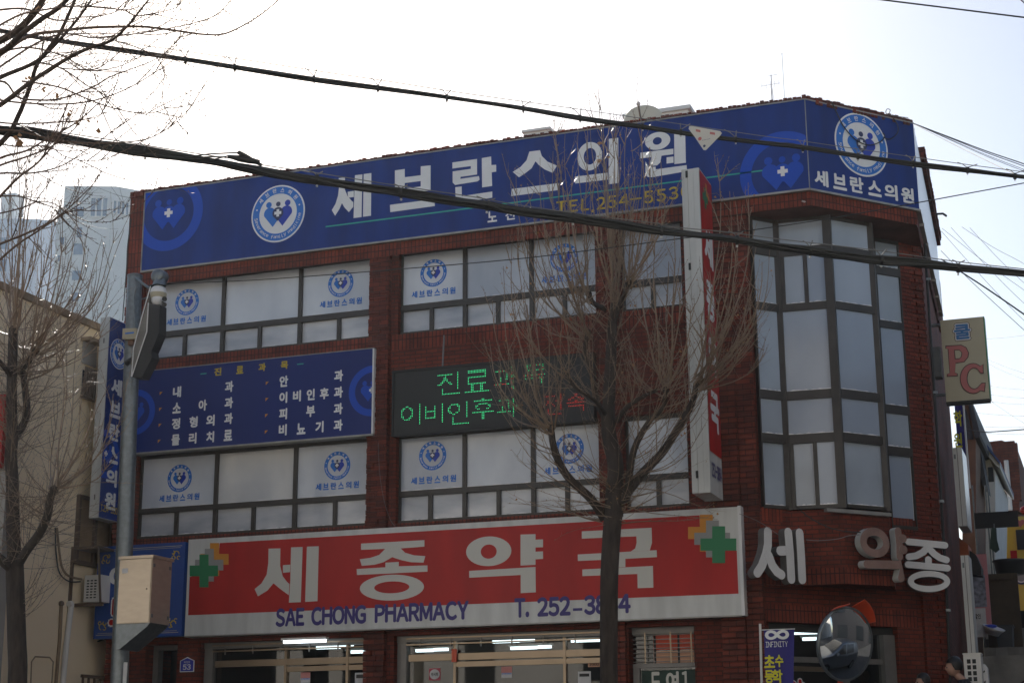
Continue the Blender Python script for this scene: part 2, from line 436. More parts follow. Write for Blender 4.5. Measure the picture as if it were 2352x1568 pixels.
def heart_half(cx, cz, R, sgn):
    pts = []
    for i in range(17):
        t = rad(200 - 175 * i / 16)
        pts.append((cx + sgn * R * (-0.31) - 0 + R * 0.215 * math.cos(t) * (1 if sgn > 0 else 1), cz + R * (0.03 + 0.215 * math.sin(t))))
    if sgn > 0:
        return pts + [(cx - R * 0.02, cz - R * 0.24), (cx - R * 0.18, cz - R * 0.45)]
    q = [(2 * cx - a, b) for a, b in heart_half(cx, cz, R, 1)]
    return q[::-1]
def emblem(mb, fr, cx, cz, R, d, mode='full', clip=None):
    k = dict(clip=clip)
    RT = 'sign_blue'
    if mode == 'full':
        mb.disc(fr, cx, cz, R, d, 'letter_white', 56); mb.ring(fr, cx, cz, R * 0.945, R * 0.70, d + 0.003, 'logo_blue', 56)
        cl, cr, cm = 'logo_blue', 'logo_royal', 'logo_dark'
    elif mode == 'film':
        mb.ring(fr, cx, cz, R, R * 0.74, d, 'logo_blue', 48)
        cl, cr, cm = 'logo_blue', 'logo_royal', 'logo_dark'
    else:
        mb.ring(fr, cx, cz, R, R * 0.73, d, RT, 64, **k)
        cl = cr = cm = RT
    e = d + 0.004
    s = R if mode != 'faint' else R * 0.92
    mb.poly(fr, [heart_half(cx, cz, s, 1)], e, cl, clip); mb.poly(fr, [heart_half(cx, cz, s, -1)], e + (0.002 if mode == 'faint' else 0), cr, clip)
    for hx, hz, hr, c in ((-0.35, 0.34, 0.105, cl), (0, 0.335, 0.085, cm), (0.35, 0.34, 0.105, cr)):
        mb.disc(fr, cx + s * hx, cz + s * hz, s * hr, e, c, 20, clip=clip)
    drop = [(cx + s * 0.205 * math.cos(rad(a)), cz + s * (0.02 + 0.205 * math.sin(rad(a)))) for a in range(-30, 211, 15)] + [(cx, cz - s * 0.26)]
    mb.poly(fr, [drop], e + 0.004, cm, clip)
    w, t = s * 0.13, s * 0.05
    cross = [(-w, -t), (-t, -t), (-t, -w), (t, -w), (t, -t), (w, -t), (w, t), (t, t), (t, w), (-t, w), (-t, t), (-w, t)]
    mb.poly(fr, [[(cx + a, cz + s * 0.02 + b) for a, b in cross]], e + 0.007, 'letter_white', clip)
    if mode == 'faint': return
    rr = R * (0.82 if mode == 'full' else 0.87)
    g = d + 0.007
    tm = 'letter_white' if mode == 'full' else 'film_edge'
    for i, ch in enumerate('세브란스의원'):
        a = rad(142 - 104 * i / 5)
        put_c(mb, fr, ch, cx + rr * math.cos(a), cz + rr * math.sin(a), R * 0.14, R * 0.15, g, tm, 0.02, a - math.pi / 2)
    tx = 'Severance family medicine'
    for i, ch in enumerate(tx):
        if ch == ' ': continue
        a = rad(188 + 164 * i / (len(tx) - 1))
        vs = glyph(ch, 0.015); k2 = R * 0.15
        put_c(mb, fr, ch, cx + rr * math.cos(a), cz + rr * math.sin(a), (vs[3] - vs[2]) * k2, (vs[5] - vs[4]) * k2, g, tm, 0.015, a + math.pi / 2)
    for a in (165, 15):
        mb.disc(fr, cx + rr * math.cos(rad(a)), cz + rr * math.sin(rad(a)), R * 0.03, g, tm, 10)

# ================================================================== GROUND
def gz(x, y):
    z = 1.35 * min(1, max(0, (y + 24) / 21.0))
    if y < -24: z = 0
    k = min(1, max(0, (x - 1.3) / 0.8))
    hill = min(max(0, y - 1.0), 45) * 0.245
    return z + hill * k
mb = MB()
xs = [-310, -200, -80, -40, -25, -13, -5, 0, 1.3, 1.7, 2.1, 3, 5, 8, 14, 25, 50, 110]
ys = [-76, -45, -30, -24, -20, -15, -10, -6, -3, -2, 0, 1, 3, 6, 10, 15, 20, 26, 34, 46, 70, 140, 310]
mb.add([(x, y, gz(x, y)) for y in ys for x in xs],
       [(j * len(xs) + i, j * len(xs) + i + 1, (j + 1) * len(xs) + i + 1, (j + 1) * len(xs) + i) for j in range(len(ys) - 1) for i in range(len(xs) - 1)], 'asphalt')
struct(mb.build('ground'))
mb = MB()
for x0, x1, y0, y1 in ((-40, 1.2, -5.4, 0.15),):
    mb.add([(x0, y0, gz(0, y0) - 0.1), (x1, y0, gz(0, y0) - 0.1), (x1, y0, 1.47), (x0, y0, 1.47), (x0, y1, 1.47), (x1, y1, 1.47)],
           [(0, 1, 2, 3), (3, 2, 5, 4)], 'paving')
struct(mb.build('pavement'))
mb = MB()
for i in range(-8, 9):
    x = i * 5.0
    y0, y1 = -15.1, -14.95
    mb.quad([(x, y0, gz(0, y0) + 0.006), (x + 2.6, y0, gz(0, y0) + 0.006), (x + 2.6, y1, gz(0, y1) + 0.006), (x, y1, gz(0, y1) + 0.006)], 'road_paint')
struct(mb.build('road_markings'))

# ================================================================== MAIN BUILDING
B = thing('clinic_building', 'three-storey red brick corner building with frosted clinic windows and a glass bay', 'building', (-6, 0.2, 1.35))
WY, GY, PY = 0.20, 0.36, 0.10             # wall face, glass, pilaster face
XL, XR = -12.33, -1.03
C0 = Vector((-1.03, WY, 0)); C1 = Vector((1.03, 2.43, 0))      # corner cut wall
FCW = Fr(C0, C1 - C0); LCW = (C1 - C0).length
SD = Vector((-0.048, 1, 0)).normalized()                        # side wall direction
FCS = Fr((0, 0, 0), (0.673, 0.740, 0))                          # corner sign plane
END = Vector((1.34, 2.80, 0))
random.seed(4)

mb = MB()
def wbox(x0, x1, z0, z1, y0=WY, y1=0.55, mn='brick'):
    mb.box(x0, x1, y0, y1, z0, z1, mn)
# bands across the main front
for z0, z1 in ((3.70, 5.50), (6.985, 8.675), (10.165, 11.76)):
    wbox(XL, XR, z0, z1)
for z0, z1 in ((5.50, 6.985), (8.675, 10.165)):
    for x0, x1 in ((XL, -11.98), (-7.515, -7.03), (-3.55, -3.135), (-2.115, XR)):
        wbox(x0, x1, z0, z1)
for x0, x1 in ((XL, -11.62), (-11.0, -10.56), (-7.515, -7.03), (-3.40, -3.135), (-2.115, XR)):
    wbox(x0, x1, 1.3, 3.70)
wbox(-3.135, -2.115, 1.3, 2.2)
# left flank, back, roof
mb.box(XL, XL + 0.35, 0.55, 10.0, 1.3, 11.76, 'brick')
mb.box(XL + 0.35, 0.6, 9.7, 10.0, 1.3, 11.6, 'brick')
# side wall along the alley
e2 = END + SD * 8.2
p = [END, e2, e2 + Vector((-0.3, 0, 0)), END + Vector((-0.3, -0.25, 0))]
mb.add([(q.x, q.y, z) for z in (1.3, 11.74) for q in p], [(0, 1, 5, 4), (1, 2, 6, 5), (2, 3, 7, 6), (3, 0, 4, 7)], 'brick')
# corner cut wall above and below its windows (the shop opening is below)
zb0, zb1 = 5.40, 10.04
mb.fbox(FCW, 0, LCW, 10.04, 11.70, -0.3, -0.02, 'brick')
mb.fbox(FCW, 0, LCW, 4.28, 5.40, -0.3, 0, 'brick')
mb.fbox(FCW, 0, LCW, 3.72, 4.28, -0.3, -0.06, 'brick')
mb.build('wall', B)

# roof slab, cornice and soffit following the plan of the roof sign
CS = Vector((1.482, 1.63, 0)); ce = CS + SD * 7.0
plan = [(-12.33, 0.06), (0.0, 0.06), (CS.x - 0.05, CS.y), (ce.x - 0.05, ce.y), (-12.33, ce.y)]
mb = MB()
mb.add([(x, y, z) for z in (10.036, 11.72) for x, y in plan],
       [(0, 1, 6, 5), (1, 2, 7, 6), (2, 3, 8, 7), (3, 4, 9, 8), (4, 0, 5, 9), (5, 6, 7, 8, 9)], 'brick_soldier')
b = mb.build('parapet', B)
mb = MB()
mb.add([(x, y, 10.034) for x, y in [(-1.6, 0.07), (0.0, 0.07), (CS.x - 0.06, CS.y), (ce.x - 0.1, ce.y), (0.2, ce.y), (-1.6, 0.6)]], [(0, 5, 4, 3, 2, 1)], 'soffit')
mb.build('soffit', B)
# row of standing bricks along the top edge
mb = MB()
def coping(p0, p1, z=11.72):
    p0 = Vector(p0); p1 = Vector(p1); L = (p1 - p0).length; f = Fr(p0, p1 - p0); a = 0.0
    while a < L - 0.03:
        w = 0.062
        mb.fbox(f, a, a + w, z, z + 0.125 + random.uniform(-0.012, 0.018), -0.26, 0.02 + random.uniform(-0.01, 0.012), 'brick_pier')
        a += w + 0.012
coping((-12.33, 0.05, 0), (0.0, 0.05, 0)); coping((0.03, 0.06, 0), (CS.x, CS.y + 0.03, 0)); coping((CS.x - 0.04, CS.y + 0.06, 0), (ce.x - 0.04, ce.y, 0))
q0 = CS + SD * 1.9; coping((q0.x + 0.06, q0.y, 0), (ce.x + 0.06, ce.y, 0), 11.95)
f = Fr(q0 + Vector((0.06, 0, 0)), SD); mb.fbox(f, 0, 5.1, 11.845, 11.95, -0.3, 0.0, 'brick_pier')
mb.build('coping', B)

# bands of upright bricks over and under the windows
for x0, x1 in ((-11.98, -7.515), (-7.155, -3.55), (-3.135, -2.115)):
    for z0, z1 in ((8.415, 8.675), (10.165, 10.42), (5.36, 5.50)):
        mb = MB(); mb.box(x0, x1, WY - 0.014, WY + 0.05, z0, z1, 'brick_soldier'); mb.build('soldier_course', B)
mb = MB(); mb.fbox(FCW, 0.02, LCW - 0.1, 3.72, 3.98, -0.1, -0.045, 'brick_soldier'); mb.build('soldier_course', B); mb = MB()
mb.fbox(FCW, 0.02, LCW - 0.1, 5.20, 5.42, -0.1, 0.008, 'brick_soldier')
mb.build('soldier_course', B)

# rough pilasters, brick by brick
def pier(x0, x1, z0, z1, fr, d0=0.0, dmax=0.035, split=None, h=0.085):
    mb = MB(); z = z0; k = 0
    while z < z1 - 0.02:
        hh = min(h, z1 - z) - 0.008
        cut = split or (x0 + (x1 - x0) * (0.62 if k % 2 else 0.38))
        for a0, a1 in ((x0, cut - 0.004), (cut + 0.004, x1)):
            if split and a0 > x0: dd = d0 - 0.015 + random.uniform(0, 0.006)
            else: dd = d0 + random.uniform(0, dmax)
            sl = random.uniform(-0.008, 0.008)
            mb.fbox(fr, a0 + random.uniform(-0.006, 0.004), a1 + random.uniform(-0.004, 0.006) if not split else a1, z + sl * 0, z + hh, -0.11, dd, 'brick_pier')
        z += h; k += 1
    return mb.build('pilaster', B)
FP = FY(PY)
pier(-7.515, -7.155, 5.40, 10.42, FP); pier(-7.515, -7.155, 1.35, 3.83, FP)
pier(-3.50, -3.16, 5.40, 10.3, FP); pier(-3.40, -3.16, 1.35, 3.83, FP)
pier(-1.66, -1.035, 1.35, 10.3, FP, split=-1.30)
pier(-12.33, -12.04, 1.35, 11.72, FP)
FPR = Fr(C1, END - C1); LP = (END - C1).length
mb = MB(); z = 1.35; k = 0
while z < 10.03:
    w = 0.22 if k % 2 else 0.30
    mb.fbox(FPR, 0, w - 0.004, z, z + 0.060, -0.3, 0.0, 'brick'); mb.fbox(FPR, w + 0.004, LP, z + (0.0), z + 0.060, -0.3, -0.012 if k % 2 else 0.02, 'brick_pier' if (k // 2) % 2 else 'brick')
    z += 0.067; k += 1
mb.build('pilaster', B)

# ---------------------------------------------------------- windows
def window(x0, x1, rows, fr, depth=0.05, name='window', film=('film', 'film_low'), gap=0.0):
    """rows: (z0, z1, [(a0, a1), ...]) from the bottom; frame bars fill what the panes leave"""
    mb = MB(); gb = MB()
    zl = rows[0][0] - 0.055; zh = rows[-1][1] + 0.065
    edges = [zl] + [z for r in rows for z in (r[0], r[1])] + [zh]
    for i in range(0, len(edges), 2):
        mb.fbox(fr, x0, x1, edges[i], edges[i + 1], -0.05, depth, 'frame')
    for ri, (z0, z1, pn) in enumerate(rows):
        e = [x0] + [v for p in pn for v in p] + [x1]
        for i in range(0, len(e), 2):
            if e[i + 1] - e[i] > 0.004:
                mb.fbox(fr, e[i], e[i + 1], z0, z1, -0.05, depth - 0.004, 'frame')
        fm = film[0] if len(rows) < 2 or ri else film[1]
        for j, (a0, a1) in enumerate(pn):
            fm_ = random.choice((fm, fm, fm + '_dim', fm + '_warm')) if fm != 'film_low' else fm
            rec = 0.0 if (ri or j % 2) else -0.022
            gb.quad([fr.P(a0, z0, rec), fr.P(a1, z0, rec), fr.P(a1, z1, rec), fr.P(a0, z1, rec)], fm_)
            # pale torn rim of the film
            n = 14; t = 0.012
            lo = [(a0 + (a1 - a0) * i / n, z0 + t + random.uniform(-0.004, 0.014)) for i in range(n + 1)]
            gb.poly(fr, [[(a0, z0), (a1, z0)] + lo[::-1]], rec + 0.003, 'film_edge')
            if rec < 0 and ri == 0:
                gb.rect(fr, a1 - 0.008, a1, z0, z1, rec + 0.003, 'film_edge')
    w = mb.build(name, B)
    gb.build('pane', w)
    return w
FG = FY(GY)
def panes(cuts, hw=0.035):
    return [(cuts[i] + hw, cuts[i + 1] - hw) for i in range(len(cuts) - 1)]
LB = [-11.98, -10.465, -8.945, -7.48]; LS = [-11.98, -11.22, -10.465, -9.72, -8.945, -8.19, -7.48]
MBc = [-7.04, -5.87, -4.69, -3.54]; MS = [-7.04, -6.47, -5.87, -5.28, -4.69, -4.12, -3.54]
RB = [-3.135, -2.115]; RS = [-3.135, -2.63, -2.115]
SET = {}
for key, (b, s_) in {'L': (LB, LS), 'M': (MBc, MS), 'R': (RB, RS)}.items():
    SET[key + '3'] = window(b[0], b[-1], [(8.74, 9.115, panes(s_)), (9.215, 10.1, panes(b))], FG)
    SET[key + '2'] = window(b[0], b[-1], [(5.56, 5.955, panes(s_)), (6.045, 6.92, panes(b))], FG)
# clinic logo stickers on the films
def logo_sticker(px, R, w):
    a, b = FG.px(*px)
    mb = MB(); emblem(mb, FG, a, b, R, 0.006, 'film')
    return a, b, mb
def name_strip(mb, a, b, w):
    for i, ch in enumerate('세브란스의원'):
        put_c(mb, FG, ch, a + (i - 2.5) * w / 5.6, b, w / 7.4, w / 6.6, 0.007, 'logo_blue', 0.035)
for px, tpx, wk in (((430, 694), (428, 736), 'L3'), ((783, 651), (783, 695), 'L3'), ((996, 627), (996, 672), 'M3'), ((1296, 592), (1297, 638), 'M3'),
                    ((413, 1098), (412, 1142), 'L2'), ((775, 1069), (775, 1115), 'L2'), ((994, 1046), (996, 1101), 'M2'), ((1308, 1030), (1305, 1078), 'M2')):
    a, b, mb2 = logo_sticker(px, 0.242, wk)
    ta, tb = FG.px(*tpx); name_strip(mb2, ta, tb, 0.78)
    mb2.build('logo_sticker', SET[wk])

# glass bay on the corner
VB = [Vector((-1.00, 0.235, 0)), Vector((-0.66, 0.595, 0)), Vector((0.135, 0.645, 0)), Vector((0.72, 1.27, 0)), Vector((0.655, 2.03, 0)), Vector((1.02, 2.425, 0))]
def bz(x, y, i):       # height of a measured point on facet i
    f = Fr(VB[i], VB[i + 1] - VB[i]); return f.px(x, y)
def bay(i, rows, extra=0.03):
    d = VB[i + 1] - VB[i]; L = d.length; f = Fr(VB[i], d)
    rr = [(z0, z1, [(max(0.035, a * L), min(L - 0.035, b * L)) for a, b in pn]) for z0, z1, pn in rows]
    return window(0.012, L - 0.012, rr, f, depth=0.03, name='bay_window', film=('film_bay', 'film_bay'))
z = [5.46, 6.42, 6.56, 7.10, 7.24, 8.52, 8.64, 9.42, 9.56, 9.98]
one = [(0.0, 1.0)]
sash = [(0.13, 0.50), (0.58, 0.94)]
bay(0, [(z[0], z[1], one), (z[2], z[3], one), (z[4], z[5], one), (z[6], z[7], one), (z[8], z[9], one)])
bay(1, [(z[0], z[1], sash), (z[2], z[3], one), (z[4], z[5], one), (z[6], z[7], sash), (z[8], z[9], one)])
bay(2, [(z[0], z[1], one), (z[2], z[3], one), (z[4], z[5], one), (z[6], z[7], one), (z[8], z[9], one)])
bay(4, [(5.30, 6.42, one), (z[2], z[3], one), (z[4], z[5], one), (z[6], z[7], one), (z[8], z[9], one)])
mb = MB()
f = Fr(VB[3], VB[4] - VB[3]); mb.fbox(f, 0.02, (VB[4] - VB[3]).length, 5.40, 10.03, -0.05, 0.0, 'frame')
for p in VB[1:4]:
    mb.box(p.x - 0.045, p.x + 0.045, p.y - 0.045, p.y + 0.045, 5.395, 10.03, 'frame')
mb.box(VB[2].x - 0.065, VB[2].x + 0.065, VB[2].y - 0.06, VB[2].y + 0.06, 5.392, 10.032, 'frame')
mb.build('bay_post', B)
# brick apron under the bay
ap = [(-1.00, 0.23), (-0.66, 0.585), (0.135, 0.63), (0.735, 1.265), (0.66, 2.03)]
ib = [(-0.9, 0.5), (0.55, 2.05)]
mb = MB()
n = len(ap); zt, zl = 5.38, 4.265
mb.add([(x, y, zz) for zz in (zl, zt) for x, y in ap + ib],
       [(i, i + 1, n + 2 + i + 1, n + 2 + i) for i in range(n - 1)] + [tuple(range(n)) [::-1] + (n, n + 1)[:0], tuple(n + 2 + i for i in range(n))], 'brick')
mb.build('bay_apron', B)
mb = MB()
for i in range(4):
    p0 = Vector((*ap[i], 0)); p1 = Vector((*ap[i + 1], 0)); f = Fr(p0, p1 - p0)
    mb.fbox(f, -0.005, (p1 - p0).length + 0.005, zl - 0.004, zl + 0.24, -0.05, 0.014, 'brick_soldier')
mb.build('soldier_course', B)
mb = MB()
f = Fr((*ap[2], 0), Vector((*ap[3], 0)) - Vector((*ap[2], 0)))
mb.fbox(f, -0.35, 0.86, 5.31, 5.365, 0.0, 0.075, 'alu_edge')
mb.build('sill_rail', B)
# lime stains under cornice and bay
mb = MB()
for x, y, w, h in ((1890, 462, 26, 8), (2010, 489, 30, 12), (2085, 507, 24, 9), (1850, 461, 14, 6)):
    a, b = FCS.px(x, y, 0.0); k = 0.0068
    pts = [(a + (w * k / 2) * math.cos(t) * random.uniform(0.6, 1.1), b + (h * k / 2) * math.sin(t) * random.uniform(0.5, 1.2)) for t in [rad(q) for q in range(0, 360, 24)]]
    mb.poly(FCS.off(-0.045), [pts], 0.0, 'efflor')
mb.build('lime_stain', B)

# ---------------------------------------------------------- ground floor shop
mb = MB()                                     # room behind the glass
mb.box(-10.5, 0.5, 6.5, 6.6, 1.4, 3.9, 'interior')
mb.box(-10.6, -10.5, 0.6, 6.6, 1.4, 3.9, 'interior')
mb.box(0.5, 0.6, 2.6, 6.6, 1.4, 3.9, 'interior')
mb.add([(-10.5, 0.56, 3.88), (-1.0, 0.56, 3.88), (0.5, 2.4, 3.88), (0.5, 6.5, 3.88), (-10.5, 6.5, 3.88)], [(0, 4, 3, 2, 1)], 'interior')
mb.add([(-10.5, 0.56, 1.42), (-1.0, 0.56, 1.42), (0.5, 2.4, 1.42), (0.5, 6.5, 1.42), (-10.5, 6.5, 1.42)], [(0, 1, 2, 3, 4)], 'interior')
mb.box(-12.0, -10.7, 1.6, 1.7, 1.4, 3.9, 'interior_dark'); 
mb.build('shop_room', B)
mb = MB()
for i in range(7):
    x = -10.2 + i * 1.45
    mb.box(x, x + 1.2, 6.1, 6.45, 1.42, 3.1, 'crate_brown')
    for k in range(4):
        for j in range(5):
            mb.box(x + 0.05 + j * 0.22, x + 0.22 + j * 0.22, 6.0, 6.098, 1.6 + k * 0.38, 1.6 + k * 0.38 + random.uniform(0.12, 0.28), 'shelf_goods')
mb.build('shelf', B)
def lamp_at(px, d, w=0.55, y=None):
    p = at_d(*px, d)
    mb = MB(); mb.box(p.x - w / 2, p.x + w / 2, p.y - 0.03, p.y + 0.03, p.z - 0.022, p.z + 0.022, 'tube_light')
    mb.box(p.x - w / 2 - 0.03, p.x + w / 2 + 0.03, p.y - 0.06, p.y + 0.06, p.z + 0.024, min(3.87, p.z + 0.06), 'white_paint')
    mb.build('ceiling_light', B)
for px, w in (((700, 1472), 0.75), ((754, 1486), 0.42), ((784, 1483), 0.42), ((824, 1496), 0.4), ((975, 1493), 0.30), ((1002, 1491), 0.42),
          ((1119, 1459), 0.42), ((1149, 1457), 0.45), ((1162, 1472), 0.45), ((1197, 1470), 0.45), ((1203, 1487), 0.45), ((1236, 1485), 0.45),
          ((1281, 1455), 0.45), ((1332, 1454), 0.50), ((1343, 1470), 0.45), ((1376, 1469), 0.35), ((1860, 1452), 0.5), ((1872, 1466), 0.4)):
    z0 = at_d(px[0], px[1], 27); lamp_at(px, 27.0 + (1490 - px[1]) * -0.03, w)

def shop(x0, x1, posts, name='shop_front'):
    fr = FY(0.42)
    mb = MB()
    mb.fbox(fr, x0, x1, 3.60, 3.70, -0.1, 0.10, 'grey_alu')          # shutter rail
    mb.fbox(fr, x0, x0 + 0.16, 1.4, 3.60, -0.05, 0.08, 'grey_alu')
    w = mb.build(name, B)
    g = MB(); g.rect(fr, x0 + 0.16, x1, 1.45, 3.60, 0.0, 'shop_glass'); g.build('glass', w)
    # head beams and posts in warm anodised aluminium
    e = [x0 + 0.16] + posts + [x1]
    bm = MB(); lo = MB()
    for i in range(len(e) - 1):
        a, b = e[i] + 0.024, e[i + 1] - 0.024
        bm.fbox(fr, a, b, 3.30, 3.405, 0.003, 0.05, 'gold_alu')
        if i == len(e) // 2 - 0 or (len(posts) == 2 and i == 1):
            lo.fbox(fr, a, b, 3.195, 3.275, 0.003, 0.045, 'gold_alu')
    bm.build('door_beam', w)
    lo.build('door_rail', w)
    for x in posts:
        p = MB(); p.fbox(fr, x - 0.022, x + 0.022, 1.45, 3.60, -0.03, 0.055, 'gold_alu'); p.build('post', w)
    r = MB()
    for zz in (3.545, 3.64): r.fbox(fr, x0 + 0.17, x1, zz, zz + 0.022, 0.10, 0.125, 'gold_alu')
    k = x0 + 0.4
    while k < x1 - 0.1:
        r.fbox(fr, k, k + 0.018, 3.50, 3.545, 0.10, 0.122, 'grey_alu'); r.fbox(fr, k, k + 0.018, 3.567, 3.64, 0.10, 0.122, 'grey_alu'); k += 0.52
    r.build('shutter_track', w)
    return w, fr
s1, sf = shop(-10.56, -7.515, [-9.05, -7.93])
s2, _ = shop(-7.03, -3.40, [-6.05, -4.22])
def sticker(p0, p1, w, layers, name='sticker', fr=None):
    fr = fr or sf
    a0, b0 = fr.px(*p0, 0.01); a1, b1 = fr.px(*p1, 0.01)
    mb = MB(); mb.rect(fr, a0, a1, b0, b1, 0.008, layers[0]); W_, H_ = a1 - a0, b1 - b0
    for l in layers[1:]:
        if l[0] == 'r': mb.rect(fr, a0 + W_ * l[1], a0 + W_ * l[2], b0 + H_ * l[3], b0 + H_ * l[4], 0.011, l[5])
        elif l[0] == 'd': mb.disc(fr, a0 + W_ * 0.5, b0 + H_ * 0.5, W_ * l[1], 0.011, l[2], 24, sy=l[3])
        else: put(mb, fr, l[1], a0 + W_ * l[2], a0 + W_ * l[3], b0 + H_ * l[4], b0 + H_ * l[5], 0.014, l[6], 0.03)
    mb.build(name, w)
def B1(x, y): return (423.5 + x * 0.23148, 1421.6 + y * 0.23148)     # close-up of the left doors
def B2(x, y): return (907.4 + x * 0.23148, 1421.6 + y * 0.23148)     # close-up of the right doors
sticker(B1(1153, 630), B1(1250, 522), s1, ['paper', ('r', 0, 1, 0.45, 1, 'sticker_pink'), ('t', 'KT와이파이', 0.06, 0.94, 0.28, 0.46, 'logo_blue')])
sticker(B1(1690, 650), B1(1805, 525), s1, ['paper', ('r', 0.12, 0.88, 0.55, 0.85, 'interior')])
sticker(B2(335, 605), B2(450, 482), s2, ['sticker_red', ('d', 0.44, 'paper', 0.9), ('t', '약사회', 0.2, 0.8, 0.35, 0.65, 'interior')])
sticker(B2(1055, 580), B2(1160, 465), s2, ['paper', ('r', 0, 1, 0.45, 1, 'sticker_pink'), ('t', 'KT와이파이', 0.06, 0.94, 0.28, 0.46, 'logo_blue')])
sticker(B2(1815, 640), B2(1942, 512), s2, ['paper', ('r', 0.12, 0.88, 0.58, 0.82, 'interior_dark')])
sticker(B2(1915, 472), B2(2035, 385), s2, ['poster_peach', ('t', '1000', 0.1, 0.9, 0.1, 0.5, 'interior')])
mb = MB(); a, b = sf.px(*B2(608, 360)); mb.fbox(sf, a - 0.04, a + 0.04, b - 0.10, b + 0.10, 0.063, 0.10, 'orange_visor'); mb.build('door_alarm', s2)
# grilled window beside the doors
fr = FY(0.40)
mb = MB(); mb.fbox(fr, -3.12, -2.13, 3.10, 3.16, -0.05, 0.05, 'grey_alu'); mb.fbox(fr, -3.12, -2.13, 3.60, 3.70, -0.05, 0.05, 'grey_alu'); mb.fbox(fr, -3.12, -3.02, 2.2, 3.10, -0.05, 0.04, 'grey_alu')
w = mb.build('grilled_window', B)
g = MB(); g.rect(fr, -3.02, -2.13, 2.2, 3.10, 0.0, 'shop_glass'); g.rect(fr, -3.12, -2.13, 3.16, 3.60, 0.0, 'shop_glass'); g.build('glass', w)
g = MB()
for k in range(7): zz = 3.18 + k * 0.066; g.fbox(fr, -3.10, -2.15, zz, zz + 0.012, 0.07, 0.082, 'grey_alu')
for x in (-2.92, -2.52, -2.2):
    g.fbox(fr, x, x + 0.02, 3.16, 3.62, 0.083, 0.092, 'gold_alu')
g.build('grille', w)
g = MB(); g.rect(fr, -2.80, -2.17, 3.36, 3.595, 0.006, 'poster_red'); g.rect(fr, -2.80, -2.17, 3.165, 3.345, 0.006, 'poster_peach')
for x in (-2.79, -2.42): g.fbox(fr, x, x + 0.03, 3.165, 3.595, 0.007, 0.02, 'interior_dark')
g.build('poster', w)
g = MB(); g.rect(fr, -3.0, -2.15, 2.3, 3.06, 0.002, 'tarp_green')
put(g, fr, '드', -2.86, -2.70, 2.75, 3.04, 0.006, 'letter_cream', 0.04); put(g, fr, '여', -2.62, -2.42, 2.75, 3.04, 0.006, 'letter_cream', 0.04); put(g, fr, '1', -2.38, -2.25, 2.78, 3.04, 0.006, 'letter_cream', 0.03)
put(g, fr, '약', -2.66, -2.28, 2.45, 2.80, 0.012, 'letter_white', 0.075); put(g, fr, '약', -2.64, -2.30, 2.47, 2.785, 0.016, 'sign_red', 0.035)
g.build('window_sign', w)
# entrance at the left end
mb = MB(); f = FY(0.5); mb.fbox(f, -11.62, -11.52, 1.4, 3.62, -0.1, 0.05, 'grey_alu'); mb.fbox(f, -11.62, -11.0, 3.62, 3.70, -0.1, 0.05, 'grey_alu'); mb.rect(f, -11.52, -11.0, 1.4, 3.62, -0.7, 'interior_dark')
mb.build('entrance', B)
# corner shop front
mb = MB(); L = LCW
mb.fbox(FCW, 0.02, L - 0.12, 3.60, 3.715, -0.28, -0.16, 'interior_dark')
mb.fbox(FCW, 2.3, 2.52, 1.45, 3.60, -0.28, -0.12, 'grey_alu'); mb.fbox(FCW, 1.55, 1.62, 1.45, 3.05, -0.25, -0.14, 'grey_alu')
w = mb.build('corner_shop_front', B)
g = MB(); g.rect(FCW, 0.02, 2.3, 1.45, 3.60, -0.22, 'shop_glass'); g.build('glass', w)
g = MB(); g.fbox(FCW, 0.05, 2.3, 3.15, 3.23, -0.215, -0.17, 'grey_alu'); g.fbox(FCW, 0.05, 1.5, 3.02, 3.09, -0.215, -0.175, 'gold_alu'); g.build('door_beam', w)
g = MB(); g.fbox(FCW, 2.525, LCW - 0.01, 1.4, 3.715, -0.28, -0.05, 'brick'); g.build('jamb', w)
g = MB(); a, b = FCW.px(1825, 1562, -0.2); put(g, FCW, '약', a - 0.18, a + 0.20, 2.5, 2.92, -0.205, 'letter_white', 0.075); put(g, FCW, '약', a - 0.16, a + 0.18, 2.52, 2.90, -0.20, 'sign_red', 0.035); g.build('window_letter', w)

# ================================================================== SIGNS ON THE BUILDING
def tp(t, pts): return [T(t, *p) for p in pts]
def traced(mb, fr, t, pts, d, mn, holes=()):
    mb.poly(fr, [[fr.px(*q, d) for q in tp(t, pts)]] + [[fr.px(*q, d) for q in tp(t, h)] for h in holes], d, mn)
def ell(cx, cy, rx, ry, tilt=0.0, n=36):
    return [(cx + rx * math.cos(2 * math.pi * i / n), cy + ry * math.sin(2 * math.pi * i / n) + tilt * rx * math.cos(2 * math.pi * i / n)) for i in range(n)]

# ---- roof sign: three faces
RS_ = thing('roof_sign', 'long navy blue clinic sign with big white letters wrapping round the roof edge', 'sign', (-6, 0, 10.29))
FS = FY(0.0); zb, zt = 10.294, 11.765
mb = MB()
mb.fbox(FS, -11.975, -0.004, zb, zt, -0.055, 0.0, 'sign_navy')
mb.build('main_panel', RS_)
LC = CS.length
mb = MB(); mb.fbox(FCS, 0.004, LC - 0.004, zb, zt, -0.09, 0.0, 'sign_navy'); mb.build('corner_panel', RS_)
FSD = Fr(CS, SD)
mb = MB(); mb.fbox(FSD, 0.01, 6.6, zb, zt, -0.05, 0.0, 'white_glossy'); mb.build('side_panel', RS_)
mb = MB()
mb.fbox(FS, -11.99, 0.0, zb - 0.035, zb - 0.002, -0.05, 0.02, 'alu_edge'); mb.fbox(FS, -11.99, 0.0, zt + 0.002, zt + 0.02, -0.05, 0.012, 'alu_edge')
mb.fbox(FS, -11.995, -11.978, zb, zt, -0.05, 0.012, 'alu_edge')
